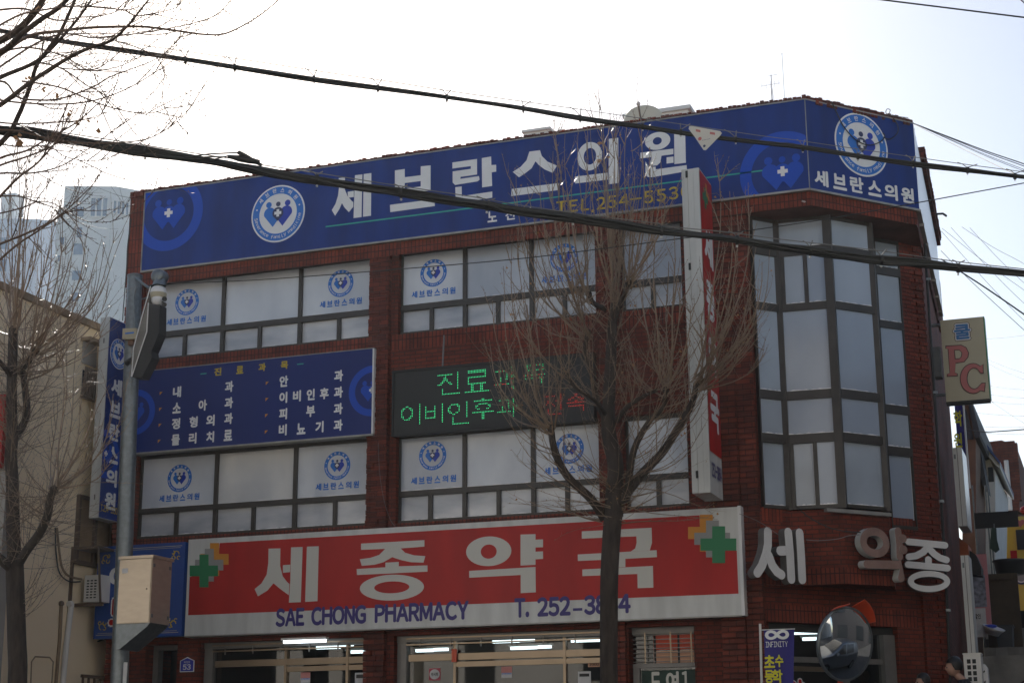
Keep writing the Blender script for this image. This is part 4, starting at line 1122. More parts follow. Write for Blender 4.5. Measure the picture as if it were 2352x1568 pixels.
# ---- dome camera
c = on_y(*Z6(675, 255), -3.25)
DC = thing('dome_camera', 'white round surveillance camera hanging at the top of the grey pole', 'camera', c + Vector((0, 0, 0.22)))
mb = MB(); mb.ball(c + Vector((0, 0, 0.02)), 0.125, 'white_plastic', 20, sz=0.9); mb.build('housing', DC)
mb = MB(); mb.lathe(c, (0, 0, 1), [(0.127, 0.0), (0.127, -0.05), (0.11, -0.085), (0.06, -0.12)], 'pc_cream', 20); mb.build('band', DC)
mb = MB(); mb.ball(c + Vector((0.01, -0.02, -0.11)), 0.10, 'white_plastic', 18); mb.build('camera_ball', DC)
mb = MB()
for q, r in (((718, 298), 0.036), ((716, 345), 0.036), ((703, 325), 0.014)):
    p_ = on_y(*Z6(*q), -3.345); mb.lathe(p_ + Vector((0.0, 0.03, 0)), (0.35, -1, -0.2), [(r, -0.02), (r, 0.015), (r * 0.8, 0.02), (0, 0.01)], 'black_metal', 14)
mb.build('lens', DC)
mb = MB(); p_ = on_y(*Z6(683, 112), -3.25); mb.lathe(p_ + Vector((0, 0.09, 0)), (0, -1, 0), [(0.0, 0.18), (0.08, 0.18), (0.105, 0.16), (0.115, 0.0), (0, 0)], 'galv', 20)
mb.lathe(c + Vector((0.01, 0, 0.12)), (0, 0, 1), [(0.11, 0.0), (0.095, 0.06), (0.09, 0.14)], 'galv', 16); mb.build('mount', DC)
# ---- black display box hung on the pole, seen from its end
SB = thing('black_display_box', 'angular black box with silver edges hanging on the grey pole under the white camera', 'box', on_y(*Z6(560, 650), -3.2))
fr = FY(-3.35)
ol = [(592, 345), (685, 350), (680, 590), (640, 690), (615, 745), (622, 800), (575, 890), (535, 970), (452, 965), (580, 590)]
mb = MB(); mb.prism(fr, [fr.px(*Z6(*q)) for q in ol], -0.20, 0.0, 'black_metal'); mb.build('body', SB)
mb = MB(); mb.prism(fr, [fr.px(*Z6(*q)) for q in [(606, 260), (590, 350), (577, 588), (455, 950), (466, 715)]], -0.18, 0.004, 'concrete'); mb.build('face', SB)
mb = MB()
for ln in ([(612, 195), (540, 450), (468, 718), (450, 962)], [(594, 335), (580, 580), (452, 962)]):
    mb.tube([fr.P(*fr.px(*Z6(*q)), 0.012) for q in ln], 0.009, 'white_plastic', 6)
mb.build('silver_rim', SB)
mb = MB(); p0 = on_y(*Z6(400, 850), -3.2); mb.tube([p0, p0 + Vector((0.10, 0, 0.05)), on_y(*Z6(470, 860), -3.2)], 0.05, 'black_metal', 10); mb.build('bracket', SB)
# ---- small sensor box
SE = thing('sensor_box', 'small cream box with a blue stripe clamped to the grey pole', 'box', on_y(*Z6(425, 600), -3.1))
fr = FY(-3.15); a0, b1 = fr.px(*Z6(372, 552)); a1, b0 = fr.px(*Z6(484, 640))
mb = MB(); mb.prism(fr, [(a0, b0 + 0.02), (a1, b0), (a1, b1 - 0.02), (a0, b1)], -0.12, 0.0, 'pc_cream'); mb.build('case', SE)
mb = MB(); mb.rect(fr, a0 + 0.05, a1 - 0.04, b0 + 0.09, b0 + 0.115, 0.003, 'logo_blue'); mb.build('stripe', SE)
mb = MB(); mb.fbox(fr, a0 + 0.09, a1 - 0.06, b0 - 0.08, b0 - 0.005, -0.1, -0.02, 'wood_brown'); mb.build('clamp', SE)
# ---- control cabinet
fr = FY(-3.62); a0 = fr.px(276, 1283)[0]; a1 = fr.px(351, 1283)[0]; b1 = fr.px(310, 1283)[1]; b0 = fr.px(310, 1430)[1]; dp = 0.52
CC = thing('control_cabinet', 'brushed steel cabinet fixed low on the grey pole before the blue board', 'cabinet', fr.P((a0 + a1) / 2, b0, -dp / 2))
mb = MB(); mb.fbox(fr, a0, a1, b0, b1, -dp, 0.0, 'steel_box'); mb.build('body', CC)
mb = MB(); mb.fbox(fr, a0 - 0.008, a1 + 0.025, b1 + 0.002, b1 + 0.045, -dp - 0.02, 0.03, 'steel_box'); mb.build('lid', CC)
mb = MB(); mb.fbox(fr, a0 + 0.015, a1 - 0.012, b0 + 0.01, b1 - 0.012, 0.002, 0.012, 'steel_box'); mb.build('door', CC)
mb = MB(); mb.rect(fr, a0 + 0.05, a0 + 0.15, b1 - 0.20, b1 - 0.13, 0.014, 'paper'); mb.build('label', CC)
mb = MB(); mb.lathe(fr.P(a1 - 0.07, (b0 + b1) / 2 + 0.02, 0.012), (0, -1, 0), [(0.012, 0), (0.012, 0.006), (0, 0.007)], 'black_metal', 12); mb.build('lock', CC)
mb = MB()
for b in (b1 - 0.10, b0 + 0.10):
    mb.box(a1 + 0.001, a1 + 0.012, -3.60, -3.56, b - 0.025, b + 0.025, 'galv'); mb.box(a1 + 0.001, a1 + 0.012, -3.17, -3.13, b - 0.025, b + 0.025, 'galv')
mb.build('hinge', CC)
mb = MB(); fs = Fr((a0, -3.60, 0), (1, 0, 0)); mb.prism(fs, [(0.0, b0 - 0.002), (a1 - a0 - 0.01, b0 - 0.002), (a1 - a0 - 0.05, b0 - 0.05), (0.06, b0 - 0.36), (0.0, b0 - 0.36)], -dp + 0.02, 0.0, 'galv'); mb.build('bracket', CC)

# ---- convex traffic mirror
MC = on_y(1943, 1478, -1.6)
MN = Vector((0.80, -0.60, -0.16)).normalized()
CM = thing('convex_mirror', 'round convex traffic mirror with broken orange hood reflecting a silver car', 'mirror', (MC.x - 0.1, -1.5, 1.4))
Rm = 0.47
prof = [(0.0, 0.07)] + [(Rm * math.sin(rad(a)) / math.sin(rad(17)), 0.07 - (Rm / math.sin(rad(17))) * (1 - math.cos(rad(a)))) for a in range(1, 18)]
mb = MB(); mb.lathe(MC, MN, prof, 'mirror_glass', 64); mb.build('mirror_face', CM)
e_ = prof[-1][1]
mb = MB(); mb.lathe(MC, MN, [(Rm, e_ + 0.004), (Rm + 0.025, e_ + 0.01), (Rm + 0.03, e_ - 0.03), (Rm + 0.005, e_ - 0.07), (Rm * 0.6, e_ - 0.12), (0, e_ - 0.13)], 'galv', 48); mb.build('rim', CM)
ux = Vector((0, 0, 1)).cross(MN).normalized(); uy = MN.cross(ux)
def hood(a0, a1, ext, name, curl=0.0):
    mb = MB(); n = 14; vs = []
    for i in range(n + 1):
        a = rad(a0 + (a1 - a0) * i / n); rr = Rm + 0.035
        o_ = ux * math.cos(a) + uy * math.sin(a)
        e2_ = ext * (0.35 + 0.65 * i / n) if a0 < 60 else ext * math.sin(math.pi * (0.15 + 0.75 * i / n))
        vs += [MC + o_ * rr + MN * (e_ - 0.03), MC + o_ * (rr + 0.03 + curl * e2_) + MN * (e_ + e2_)]
    fs = [(2 * i, 2 * i + 2, 2 * i + 3, 2 * i + 1) for i in range(n)]
    th = [Vector(v) + (Vector(v) - MC).normalized() * 0.008 for v in vs]; N = len(vs)
    mb.add(vs + th, fs + [tuple(N + q for q in f_[::-1]) for f_ in fs] + [(2 * i + 1, 2 * i + 3, N + 2 * i + 3, N + 2 * i + 1) for i in range(n)] + [(0, 1, N + 1, N), (2 * n, N + 2 * n, N + 2 * n + 1, 2 * n + 1)], 'orange_visor', True)
    mb.build(name, CM)
hood(34, 78, 0.17, 'hood', 0.5); hood(94, 122, 0.16, 'hood', 0.05)
mb = MB(); mb.tube([(MC.x - 0.13, -1.42, 1.4), (MC.x - 0.13, -1.42, 2.9), (MC.x - 0.10, -1.44, MC.z - 0.1)], 0.038, 'orange_visor', 12); mb.tube([(MC.x - 0.11, -1.44, MC.z - 0.12), MC + MN * (e_ - 0.11)], 0.03, 'orange_visor', 10); mb.build('post', CM)

# ---- vertical banner on a pole
BN = thing('street_banner', 'narrow dark blue cloth banner with yellow writing on a thin white pole by the corner', 'banner', (on_y(1747, 1566, -1.2).x, -1.2, 1.45))
fr = FY(-1.2)
Pb = lambda x, y: fr.px(1421.6 + x * 0.16717, 1391.36 + y * 0.16717)
p0, p1 = Pb(1940, 240), Pb(1962, 1057)
mb = MB(); mb.tube([fr.P(p1[0] + 0.01, 1.45, 0), fr.P(*p1), fr.P(*p0)], 0.018, 'white_paint', 10); mb.build('pole', BN)
a0, a1, zt_ = Pb(1980, 330)[0], Pb(2400, 330)[0], Pb(1980, 330)[1]
mb = MB(); n = 8; vs = []
zb_ = 2.0; sh = 0.06
for j in range(13):
    v_ = j / 12
    for i in range(n + 1):
        u_ = i / n
        w_ = (a1 - a0) * (1 - 0.13 * min(1, v_ * 1.6))
        vs.append(fr.P(a0 + 0.01 + u_ * w_, zt_ - v_ * (zt_ - zb_), 0.02 * math.sin(u_ * 6 + v_ * 3)))
mb.add(vs, [(j * (n + 1) + i, (j + 1) * (n + 1) + i, (j + 1) * (n + 1) + i + 1, j * (n + 1) + i + 1) for j in range(12) for i in range(n)], 'banner_blue', True); mb.build('cloth', BN)
mb = MB(); mb.tube([fr.P(p0[0], zt_ + 0.005, 0), fr.P(a1 + 0.02, zt_ + 0.005, 0)], 0.008, 'white_paint', 6); mb.build('rod', BN)
mb = MB()
put(mb, fr, '∞', *[f_ for q in ((Pb(1995, 0)[0], Pb(2325, 0)[0]), (Pb(0, 530)[1], Pb(0, 402)[1])) for f_ in q], 0.034, 'letter_white', 0.02)
put(mb, fr, 'INFINITY', *[f_ for q in ((Pb(2000, 0)[0], Pb(2300, 0)[0]), (Pb(0, 628)[1], Pb(0, 555)[1])) for f_ in q], 0.034, 'letter_white', 0.0)
mb.build('white_text', BN)
mb = MB()
for ch, x0_, y0_, x1_, y1_ in (('초', 2005, 850, 2145, 668), ('수', 2155, 838, 2262, 665), ('등', 2015, 1060, 2125, 875), ('학', 2110, 1060, 2250, 868)):
    A, B_ = Pb(x0_, y0_), Pb(x1_, y1_); put(mb, fr, ch, A[0], B_[0], A[1], B_[1], 0.034, 'banner_yellow', 0.035)
mb.build('yellow_text', BN)

# ================================================================== CABLES
def cab(pts, d):
    ds = d if isinstance(d, (list, tuple)) else [d, d]
    n = len(pts)
    return [at_d(*p_, ds[0] + (ds[1] - ds[0]) * i / (n - 1)) for i, p_ in enumerate(pts)]
def smooth(P_, k=6):
    out = []
    for i in range(len(P_) - 1):
        p0, p1, p2, p3 = P_[max(i - 1, 0)], P_[i], P_[i + 1], P_[min(i + 2, len(P_) - 1)]
        for j in range(k):
            t_ = j / k
            out.append(0.5 * ((2 * p1) + (p2 - p0) * t_ + (2 * p0 - 5 * p1 + 4 * p2 - p3) * t_ ** 2 + (3 * p1 - p0 - 3 * p2 + p3) * t_ ** 3))
    out.append(P_[-1]); return out
def bundle(name, label, core, mess, d, R0, ncab, rc, ties, tiek):
    C_ = smooth(cab(core, d)); M_ = smooth(cab(mess, d))
    o = thing(name, label, 'cable', C_[0])
    for k in range(ncab):
        ph = 2 * math.pi * k / ncab; mb = MB(); rr = R0 * (1 if k else 0.1)
        wob = random.uniform(0.10, 0.22); p2 = random.uniform(0, 6)
        pts = []
        for i, p_ in enumerate(C_):
            a = ph + 0.9 * math.sin(i * wob + p2)
            q = rr * (1.0 + 0.45 * math.sin(i * 0.21 + k * 1.7) * (1 if k % 2 else 0.3))
            pts.append(p_ + U_ * q * math.sin(a) + F_ * q * math.cos(a))
        mb.tube(pts, rc * random.uniform(0.75, 1.15), 'cable', 6); mb.build('cable', o)
    mb = MB(); mb.tube(M_, 0.0045, 'wire_grey', 5); mb.build('messenger_wire', o)
    for tx in ties:
        i = min(range(len(C_)), key=lambda j: abs(proj(C_[j])[0] - tx)); p_ = C_[i]
        j = min(range(len(M_)), key=lambda j: abs(proj(M_[j])[0] - tx - tiek)); q = M_[j]; j2 = min(range(len(M_)), key=lambda j: abs(proj(M_[j])[0] - tx + tiek)); q2 = M_[j2]
        mb = MB(); mb.tube([p_ - U_ * R0 * 2.2, p_ + U_ * R0 * 1.6, q + U_ * 0.02], 0.006, 'wire_grey', 5); mb.tube([p_ + U_ * R0 * 1.3, (p_ + q2) / 2 + U_ * 0.03, q2 + U_ * 0.01], 0.005, 'wire_grey', 5)
        mb.ball(p_ - U_ * R0 * 2.3, 0.011, 'zip_tie', 8)
        mb.lathe(p_ - R_ * 0.012, R_, [(R0 + rc + 0.006, 0.0), (R0 + rc + 0.006, 0.024)], 'cable', 10); mb.build('tie', o)
    return o
def proj(p):
    q = Vector(p) - CAM; z_ = q.dot(F_); return 1176 + FOC * q.dot(R_) / z_, 784 - FOC * q.dot(U_) / z_
t1, t2_, t3_, t4 = '11', '12', '13', '14'
c1 = tp(t1, [(-260, 170), (0, 212), (200, 248), (500, 296), (800, 342), (1200, 402), (1700, 478)]) + tp(t2_, [(400, 545), (840, 608), (1315, 674)]) + tp(t3_, [(0, 738), (470, 815), (900, 872), (1300, 932)]) + tp(t4, [(0, 990), (240, 1022), (620, 1078), (1000, 1128), (1375, 1172), (1764, 1222), (2100, 1262)])
m1 = tp(t1, [(-260, 130), (0, 168), (500, 240), (900, 300), (1300, 358), (1700, 415)]) + tp(t2_, [(420, 490), (870, 555), (1345, 630)]) + tp(t3_, [(0, 690), (400, 745), (880, 815), (1300, 876)]) + tp(t4, [(0, 943), (200, 968), (600, 1025), (950, 1075), (1375, 1135), (1764, 1185), (2100, 1228)])
bundle('overhead_cable', 'upper bundle of black cables slung across the roof sign', c1, m1, (18.0, 19.0), 0.019, 4, 0.014,
       [588 + 390 / 3, 588 + 840 / 3, 588 + 1315 / 3, 1176 + 70 / 3, 1176 + 465 / 3, 1176 + 915 / 3, 1176 + 1185 / 3, 1176 + 1515 / 3, 1764 + 240 / 3, 1764 + 630 / 3, 1764 + 985 / 3, 1764 + 1375 / 3, 1764 + 1700 / 3, 420, 530], 12)
c2 = tp(t1, [(-260, 845), (0, 893), (200, 918), (500, 968), (800, 1014), (1000, 1046), (1300, 1092), (1500, 1118), (1700, 1158)]) + tp(t2_, [(200, 1208), (420, 1236), (700, 1282), (1000, 1330), (1300, 1375), (1590, 1418)]) + tp(t3_, [(0, 1455), (420, 1500), (700, 1538)]) + tp('23', [(1030, 22), (1300, 52), (1550, 85)]) + tp('24', [(0, 120), (290, 160), (500, 190), (780, 224), (1000, 243), (1310, 278), (1764, 318), (2100, 350)])
m2 = tp(t1, [(-260, 800), (0, 842), (500, 925), (900, 985), (1300, 1050), (1700, 1110)]) + tp(t2_, [(0, 1130), (370, 1185), (460, 1198), (950, 1275), (1520, 1360)]) + tp(t3_, [(0, 1405), (450, 1470), (1000, 1540)]) + tp('23', [(1100, -5), (1490, 32)]) + tp('24', [(0, 70), (240, 98), (730, 155), (1270, 230), (1764, 285), (2100, 318)])
b2 = bundle('overhead_cable', 'thick lower bundle of black cables sagging across the facade', c2, m2, (13.0, 14.5), 0.024, 8, 0.0135,
       [588 + 415 / 3, 588 + 1000 / 3, 588 + 1590 / 3, 1176 + 425 / 3, 1176 + 1030 / 3, 1176 + 1550 / 3, 1764 + 290 / 3, 1764 + 780 / 3, 1764 + 1310 / 3, 330], 16)
# splice closure on the lower bundle
d = 13.3
SC = thing('cable_splice', 'black cable splice closure riding on the lower bundle at the left', 'box', at_d(*T(t1, 1650, 1090), d))
p0, p1 = at_d(*T(t1, 1570, 1078), d), at_d(*T(t2_, 25, 1118), d)
mb = MB(); mb.lathe(p0, p1 - p0, [(0.0, 0), (0.014, 0.0), (0.02, 0.05), (0.028, 0.10), (0.028, (p1 - p0).length - 0.08), (0.018, (p1 - p0).length), (0, (p1 - p0).length)], 'cable', 14); mb.build('closure', SC)
mb = MB(); q = at_d(*T(t1, 1650, 1055), d); mb.tube([at_d(*T(t1, 1640, 1048), d), at_d(*T(t1, 1690, 1075), d), at_d(*T(t2_, 40, 1140), d)], [0.018, 0.02, 0.014], 'cable', 8); mb.build('plug', SC)
for ln in ([(1160, 1062), (1300, 1078), (1440, 1062), (1580, 1055), (1650, 1050)], [(1300, 1095), (1420, 1082), (1560, 1082)], [(1450, 1105), (1530, 1085), (1570, 1075)]):
    mb = MB(); mb.tube(smooth([at_d(*T(t1, *q), d) for q in ln]), 0.006, 'cable', 6); mb.build('lead', SC)

def wire(label, pts, d, r=0.005, group=None, mn='cable', name='wire'):
    mb = MB(); P_ = smooth(cab(pts, d)) if not isinstance(pts[0], Vector) else smooth(pts); mb.tube(P_, r, mn, 5)
    tag(mb.build(name), label, 'wire', group)
wire('black overhead wire crossing the sky in the upper right corner', tp(t4, [(500, -38), (780, 0), (1200, 52), (1764, 122), (2000, 150)]), (17, 16), 0.009)
wire('short black wire clipping the very top right corner of the sky', tp(t4, [(1640, -90), (1700, -35), (1745, 2), (1764, 20), (1900, 150)]), (17, 17), 0.007)
ys_ = [-3.2, -3.1, -3.0, -2.9, -2.8, -2.7, -2.6, -2.5, -2.4, -2.3]
wire('long thin black wire strung from the camera pole across the third-floor windows', [on_y(*q, y_) for q, y_ in zip([(384, 651), (588, 643), (882, 621), (1176, 596), (1362, 574), (1564, 548), (1716, 530), (1900, 503), (2112, 465), (2420, 408)], ys_)], None, 0.008)
g = 'service wires fanning from the roof corner'
for y_, r in ((1130, 0.008), (1145, 0.006), (1168, 0.004), (1180, 0.004)):
    wire('one of the thin service wires fanning from the roof corner down to the right', tp(t4, [(1000, 850), (1250, 945 + (y_ - 1130) * 0.35), (1500, 1040 + (y_ - 1130) * 0.7), (1764, y_), (2000, y_ + 90)]), (25, 21), r, g, 'wire_grey')
wire('thin wire dropping from the roof corner to the upper cable bundle', tp(t4, [(1005, 855), (1350, 1030), (1710, 1205)]), (25, 19.2), 0.006, None, 'wire_grey')
wire('stout black wire descending from the brick flank to the right edge below the lower bundle', tp('24', [(1195, 218), (1310, 292), (1500, 415), (1764, 597), (1900, 700)]), (27, 22), 0.012)
wire('thin wire running beside the stout descending wire', tp('24', [(1193, 160), (1400, 370), (1764, 705), (1900, 830)]), (27, 22), 0.005, None, 'wire_grey')
g = 'thin wires high behind the brick building'
for a, b in (((1200, 5), (1764, 430)), ((1262, 0), (1764, 520)), ((1335, -5), (1764, 250)), ((1390, 0), (1764, 380)), ((1195, 25), (1764, 640))):
    wire('one of the fine crossing wires in the sky beside the brick flank', tp('24', [a, ((a[0] + b[0]) / 2, (a[1] + b[1]) / 2 + 12), b, (b[0] + 200, b[1] + 150)]), (34, 30), 0.0045, g, 'wire_grey')
g = 'thin wires beyond the PC sign'
for a, b in (((1495, 765), (1764, 742)), ((1508, 905), (1764, 1002)), ((1510, 935), (1764, 1045)), ((1524, 1088), (1764, 1116)), ((1525, 1148), (1764, 1173)), ((1525, 1195), (1764, 1218)), ((1530, 1190), (1764, 1345)), ((1435, 1275), (1764, 1297)), ((1455, 1368), (1764, 1374)), ((1455, 1410), (1764, 1424))):
    wire('one of the fine wires in the pale sky to the right of the PC sign', tp('24', [a, ((a[0] + b[0]) / 2, (a[1] + b[1]) / 2 + 4), b, (b[0] + 200, b[1] + (b[1] - a[1]) * 0.7)]), (44, 38), 0.006, g, 'wire_grey')
wire('black wire running level just under the PC sign to the right edge', tp('24', [(1300, 1380), (1480, 1405), (1600, 1402), (1764, 1390), (1950, 1375)]), (36, 34), 0.013)
# loose cable on the corner sign
fo = FCS.off(0.03)
wire('loose black cable looping down over the round emblem of the corner sign', [fo.P(*fo.px(*T(t4, *q))) for q in ((440, 705), (480, 790), (520, 870), (600, 960), (690, 1000), (770, 980), (805, 940), (790, 915))], None, 0.009)
wire('loose black cable curling beside the round emblem of the corner sign', [fo.P(*fo.px(*T(t4, *q))) for q in ((865, 815), (895, 870), (890, 920), (840, 960), (795, 945))], None, 0.008)
wire('wire loop standing on the roof edge of the corner', [fo.P(*fo.px(*T(t4, *q))) for q in ((830, 800), (812, 775), (822, 752), (842, 760), (835, 790), (870, 800), (965, 812))], None, 0.007, None, 'wire_grey')
wire('thin white wire sagging from the blade sign bottom to the corner letters', [on_y(*Z3(*q), -0.25) for q in ((15, 112), (120, 150), (220, 200), (350, 290))], None, 0.004, None, 'wire_grey')
wire('twisted pale wires joining the white letter to the brown letter', [on_y(*Z3(*q), 0.25) for q in ((590, 335), (700, 342), (860, 328), (960, 300), (1050, 292))], None, 0.006, None, 'wire_grey')
wire('dark cable curving from the bay window down to the brown letter', [on_y(*Z3(*q), 0.40) for q in ((500, 40), (600, 130), (740, 210), (880, 255), (1060, 272))], None, 0.009)
wire('thin pale cable hanging down the brick pilaster left of the middle windows', [on_y(*T('32', *q), -0.02) for q in ((842, -90), (848, 60), (862, 200), (890, 340), (930, 450), (960, 488))], None, 0.0035, None, 'wire_grey')
wire('dark cable running down the left brick edge of the clinic', [on_y(*T('21', *q), 0.05) for q in ((905, -60), (880, 120), (872, 280), (850, 560), (845, 640))], None, 0.010)

# ---- triangular tag hanging from the upper bundle
d = 18.45
TG = thing('cable_tag', 'white triangular tag with red marks hanging on the upper cable bundle', 'tag', at_d(*T(t3_, 1330, 940), d))
o_ = at_d(*T(t3_, 1330, 940), d); fr = Fr(o_, Vector((1, 0.1, 0)))
def ptag(x, y): return fr.px(*T(t3_, x, y))
fr = Fr(o_, (1, -0.15, 0))
mb = MB(); mb.prism(fr, [ptag(*q) for q in ((1222, 872), (1240, 870), (1435, 905), (1446, 918), (1435, 935), (1335, 1036), (1320, 1034), (1260, 945), (1218, 890))], -0.004, 0.004, 'letter_cream'); mb.build('plate', TG)
mb = MB(); L_ = [ptag(*q) for q in ((1268, 892), (1300, 898), (1300, 915), (1268, 908))]; mb.poly(fr, [L_], 0.007, 'pc_pink'); L_ = [ptag(*q) for q in ((1365, 910), (1400, 916), (1400, 932), (1365, 926))]; mb.poly(fr, [L_], 0.007, 'pc_pink')
c_ = ptag(1296, 958); mb.disc(fr, c_[0], c_[1], 0.022, 0.007, 'pc_pink', 16); mb.build('red_mark', TG)
mb = MB(); a, b = ptag(1312, 972), ptag(1370, 955); put(mb, fr, 'LG U+', a[0], b[0], a[1], b[1], 0.007, 'text_purple', 0.03); c_ = ptag(1327, 1008); mb.disc(fr, c_[0], c_[1], 0.016, 0.007, 'logo_dark', 12); mb.build('lettering', TG)

# ================================================================== ROOF
Dp = on_y(1477, 270, 1.6)
SDh = thing('satellite_dish', 'round cream satellite dish standing behind the roof edge', 'satellite dish', (Dp.x, 1.6, 11.72))
mb = MB(); ax = Vector((0.15, -0.9, 0.35)); mb.lathe(Dp - ax.normalized() * 0.1, ax, [(0.0, 0.0), (0.12, 0.008), (0.27, 0.035), (0.335, 0.055), (0.34, 0.05), (0.27, 0.025), (0, -0.012)], 'dish_cream', 36); mb.build('dish', SDh)
mb = MB(); mb.tube([(Dp.x, 1.7, 11.72), (Dp.x, 1.68, Dp.z)], 0.03, 'galv', 8); mb.build('mast', SDh)
mb = MB(); mb.tube([Dp - Vector((0, 0.05, 0.25)), Dp + Vector((0.05, -0.45, 0.05))], 0.012, 'galv', 6); mb.ball(Dp + Vector((0.05, -0.47, 0.06)), 0.04, 'white_plastic', 10); mb.build('feed_arm', SDh)
p0, p1 = on_y(1438, 270, 5.0), on_y(1580, 243, 5.0)
RH = thing('roof_hut', 'white rooftop hut beside the satellite dish', 'hut', ((p0.x + p1.x) / 2, 5.9, 11.72))
mb = MB(); mb.box(p0.x, p1.x, 5.0, 6.8, 11.72, p1.z - 0.08, 'roof_white'); mb.build('wall', RH)
mb = MB(); mb.box(p0.x - 0.06, p1.x + 0.06, 4.94, 6.86, p1.z - 0.078, p1.z, 'roof_white'); mb.build('roof', RH)
p0, p1 = on_y(1203, 297, 4.5), on_y(1260, 293, 4.5)
RV = thing('roof_vent_box', 'low white box on the roof behind the middle of the sign', 'vent', ((p0.x + p1.x) / 2, 4.8, 11.72))
mb = MB(); mb.box(p0.x, p1.x, 4.5, 5.3, 11.72, p1.z - 0.05, 'roof_white'); mb.build('body', RV)
mb = MB(); mb.box(p0.x - 0.03, p1.x + 0.05, 4.45, 5.35, p1.z - 0.048, p1.z, 'roof_white'); mb.build('lid', RV)
q = on_y(1771, 172, 2.5)
AN = thing('tv_antenna', 'thin television antenna with crossbars on the roof near the corner', 'antenna', (q.x, 2.5, 11.72))
mb = MB(); mb.tube([(q.x, 2.5, 11.72), q], 0.007, 'wire_grey', 6); mb.build('mast', AN)
mb = MB()
for dx0, dx1, zz in ((-0.07, 0.11, q.z - 0.02), (-0.19, 0.15, q.z - 0.19)):
    mb.tube([(q.x + dx0, 2.5, zz), (q.x + dx1, 2.5, zz + 0.01)], 0.0035, 'wire_grey', 5)
for k in range(5):
    x_ = q.x - 0.17 + k * 0.075; mb.tube([(x_, 2.5, q.z - 0.26), (x_, 2.5, q.z - 0.12)], 0.0025, 'wire_grey', 4)
mb.build('crossbar', AN)
mb = MB()
for dx in (-0.12, 0.14): mb.tube([(q.x, 2.5, q.z - 0.2), (q.x + dx, 2.6, 11.75)], 0.003, 'wire_grey', 4)
mb.build('guy_wire', AN)
q = on_y(1796, 124, 2.2)
WA = thing('whip_antenna', 'tall single whip antenna on the roof near the corner', 'antenna', (q.x, 2.2, 11.72))
mb = MB(); mb.tube([(q.x + 0.02, 2.2, 11.72), (q.x + 0.01, 2.2, 12.2)], 0.014, 'wire_grey', 6); mb.build('base', WA)
mb = MB(); mb.tube([(q.x + 0.01, 2.2, 12.2), q], 0.004, 'wire_grey', 5); mb.ball(q, 0.010, 'wire_grey', 8); mb.build('whip', WA)
# floodlight on the flank
q = at_d(*T(t4, 1228, 1488), 28.5)
FLd = thing('floodlight', 'small black floodlight on a bracket at the top right of the brick flank', 'lamp', q)
mb = MB(); mb.tube([at_d(*T(t4, 1160, 1475), 28.7), at_d(*T(t4, 1205, 1472), 28.6), q], 0.02, 'black_metal', 8); mb.build('arm', FLd)
mb = MB(); fr = Fr(q, (0.9, 0.2, 0)); mb.prism(fr, [(-0.10, q.z + 0.02), (0.05, q.z + 0.10), (0.16, q.z - 0.02), (0.03, q.z - 0.12)], -0.12, 0.06, 'black_metal'); mb.build('head', FLd)

# ================================================================== LEFT NEIGHBOUR
NB = thing('beige_building', 'plain beige plastered building behind the forked bare tree', 'building', (-19, 3, 1.4))
NX = -12.65; zt_ = on_x(0, 651, -12.65).z - 0.1
mb = MB(); mb.box(-26, NX, -3.7, 9.0, 1.3, zt_, 'beige_wall'); mb.build('wall', NB)
mb = MB(); mb.box(-26.05, NX + 0.06, -3.76, 9.05, zt_ + 0.002, zt_ + 0.12, 'stain_brown'); mb.build('roof_edge', NB)
fn = Fr((NX, 0, 0), (0, 1, 0))
def NBp(t, x, y): return fn.px(*T(t, x, y))
def nrect(t, q0, q1):
    a, b = NBp(t, *q0), NBp(t, *q1); return min(a[0], b[0]), max(a[0], b[0]), min(a[1], b[1]), max(a[1], b[1])
a0, a1, b0, b1 = nrect('21', (555, 1150), (640, 1005))
w = MB(); w.rect(fn, a0, a1, b0, b1, 0.01, 'dark_glass'); w = w.build('window', NB)
mb = MB()
for k in range(7): x_ = a0 + (a1 - a0) * k / 6; mb.fbox(fn, x_ - 0.012, x_ + 0.012, b0 - 0.05, b1 + 0.05, 0.06, 0.08, 'brown_frame')
mb.fbox(fn, a0 - 0.05, a1 + 0.05, b0 - 0.06, b0 - 0.03, 0.02, 0.09, 'brown_frame'); mb.build('window_bars', w)
a0, a1, b0, b1 = nrect('21', (560, 930), (660, 820))
w = MB(); w.fbox(fn, a0, a1, b0, b1, 0.002, 0.03, 'grey_plaster'); w = w.build('shuttered_opening', NB)
mb = MB(); mb.fbox(fn, a0 - 0.06, a1, b1, b1 + 0.06, 0.0, 0.20, 'stain_brown'); mb.build('sill', w)
a0, a1, b0, b1 = nrect('31', (500, 745), (770, 330))
w = MB()
for e_ in ((a0, a0 + 0.06, b0, b1), (a1 - 0.06, a1, b0, b1), ((a0 + a1) / 2 - 0.04, (a0 + a1) / 2 + 0.04, b0 + 0.07, b1 - 0.06), (a0 + 0.062, a1 - 0.062, b1 - 0.06, b1), (a0 + 0.062, a1 - 0.062, b0, b0 + 0.07)):
    w.fbox(fn, *e_, 0.0, 0.07, 'brown_frame')
w = w.build('window', NB)
mb = MB(); mb.rect(fn, a0 + 0.06, a1 - 0.06, b0 + 0.07, b1 - 0.06, 0.02, 'stain_brown'); mb.build('pane', w)
mb = MB()
p_ = [fn.P(*NBp('31', *q), 0.05) for q in ((475, 1020), (440, 1300), (415, 1568), (400, 1700))]
mb.tube(p_, 0.05, 'white_paint', 10); mb.tube([fn.P(*NBp('31', 455, 1022), 0.05), p_[0]], 0.05, 'white_paint', 10); mb.build('drain_pipe', NB)
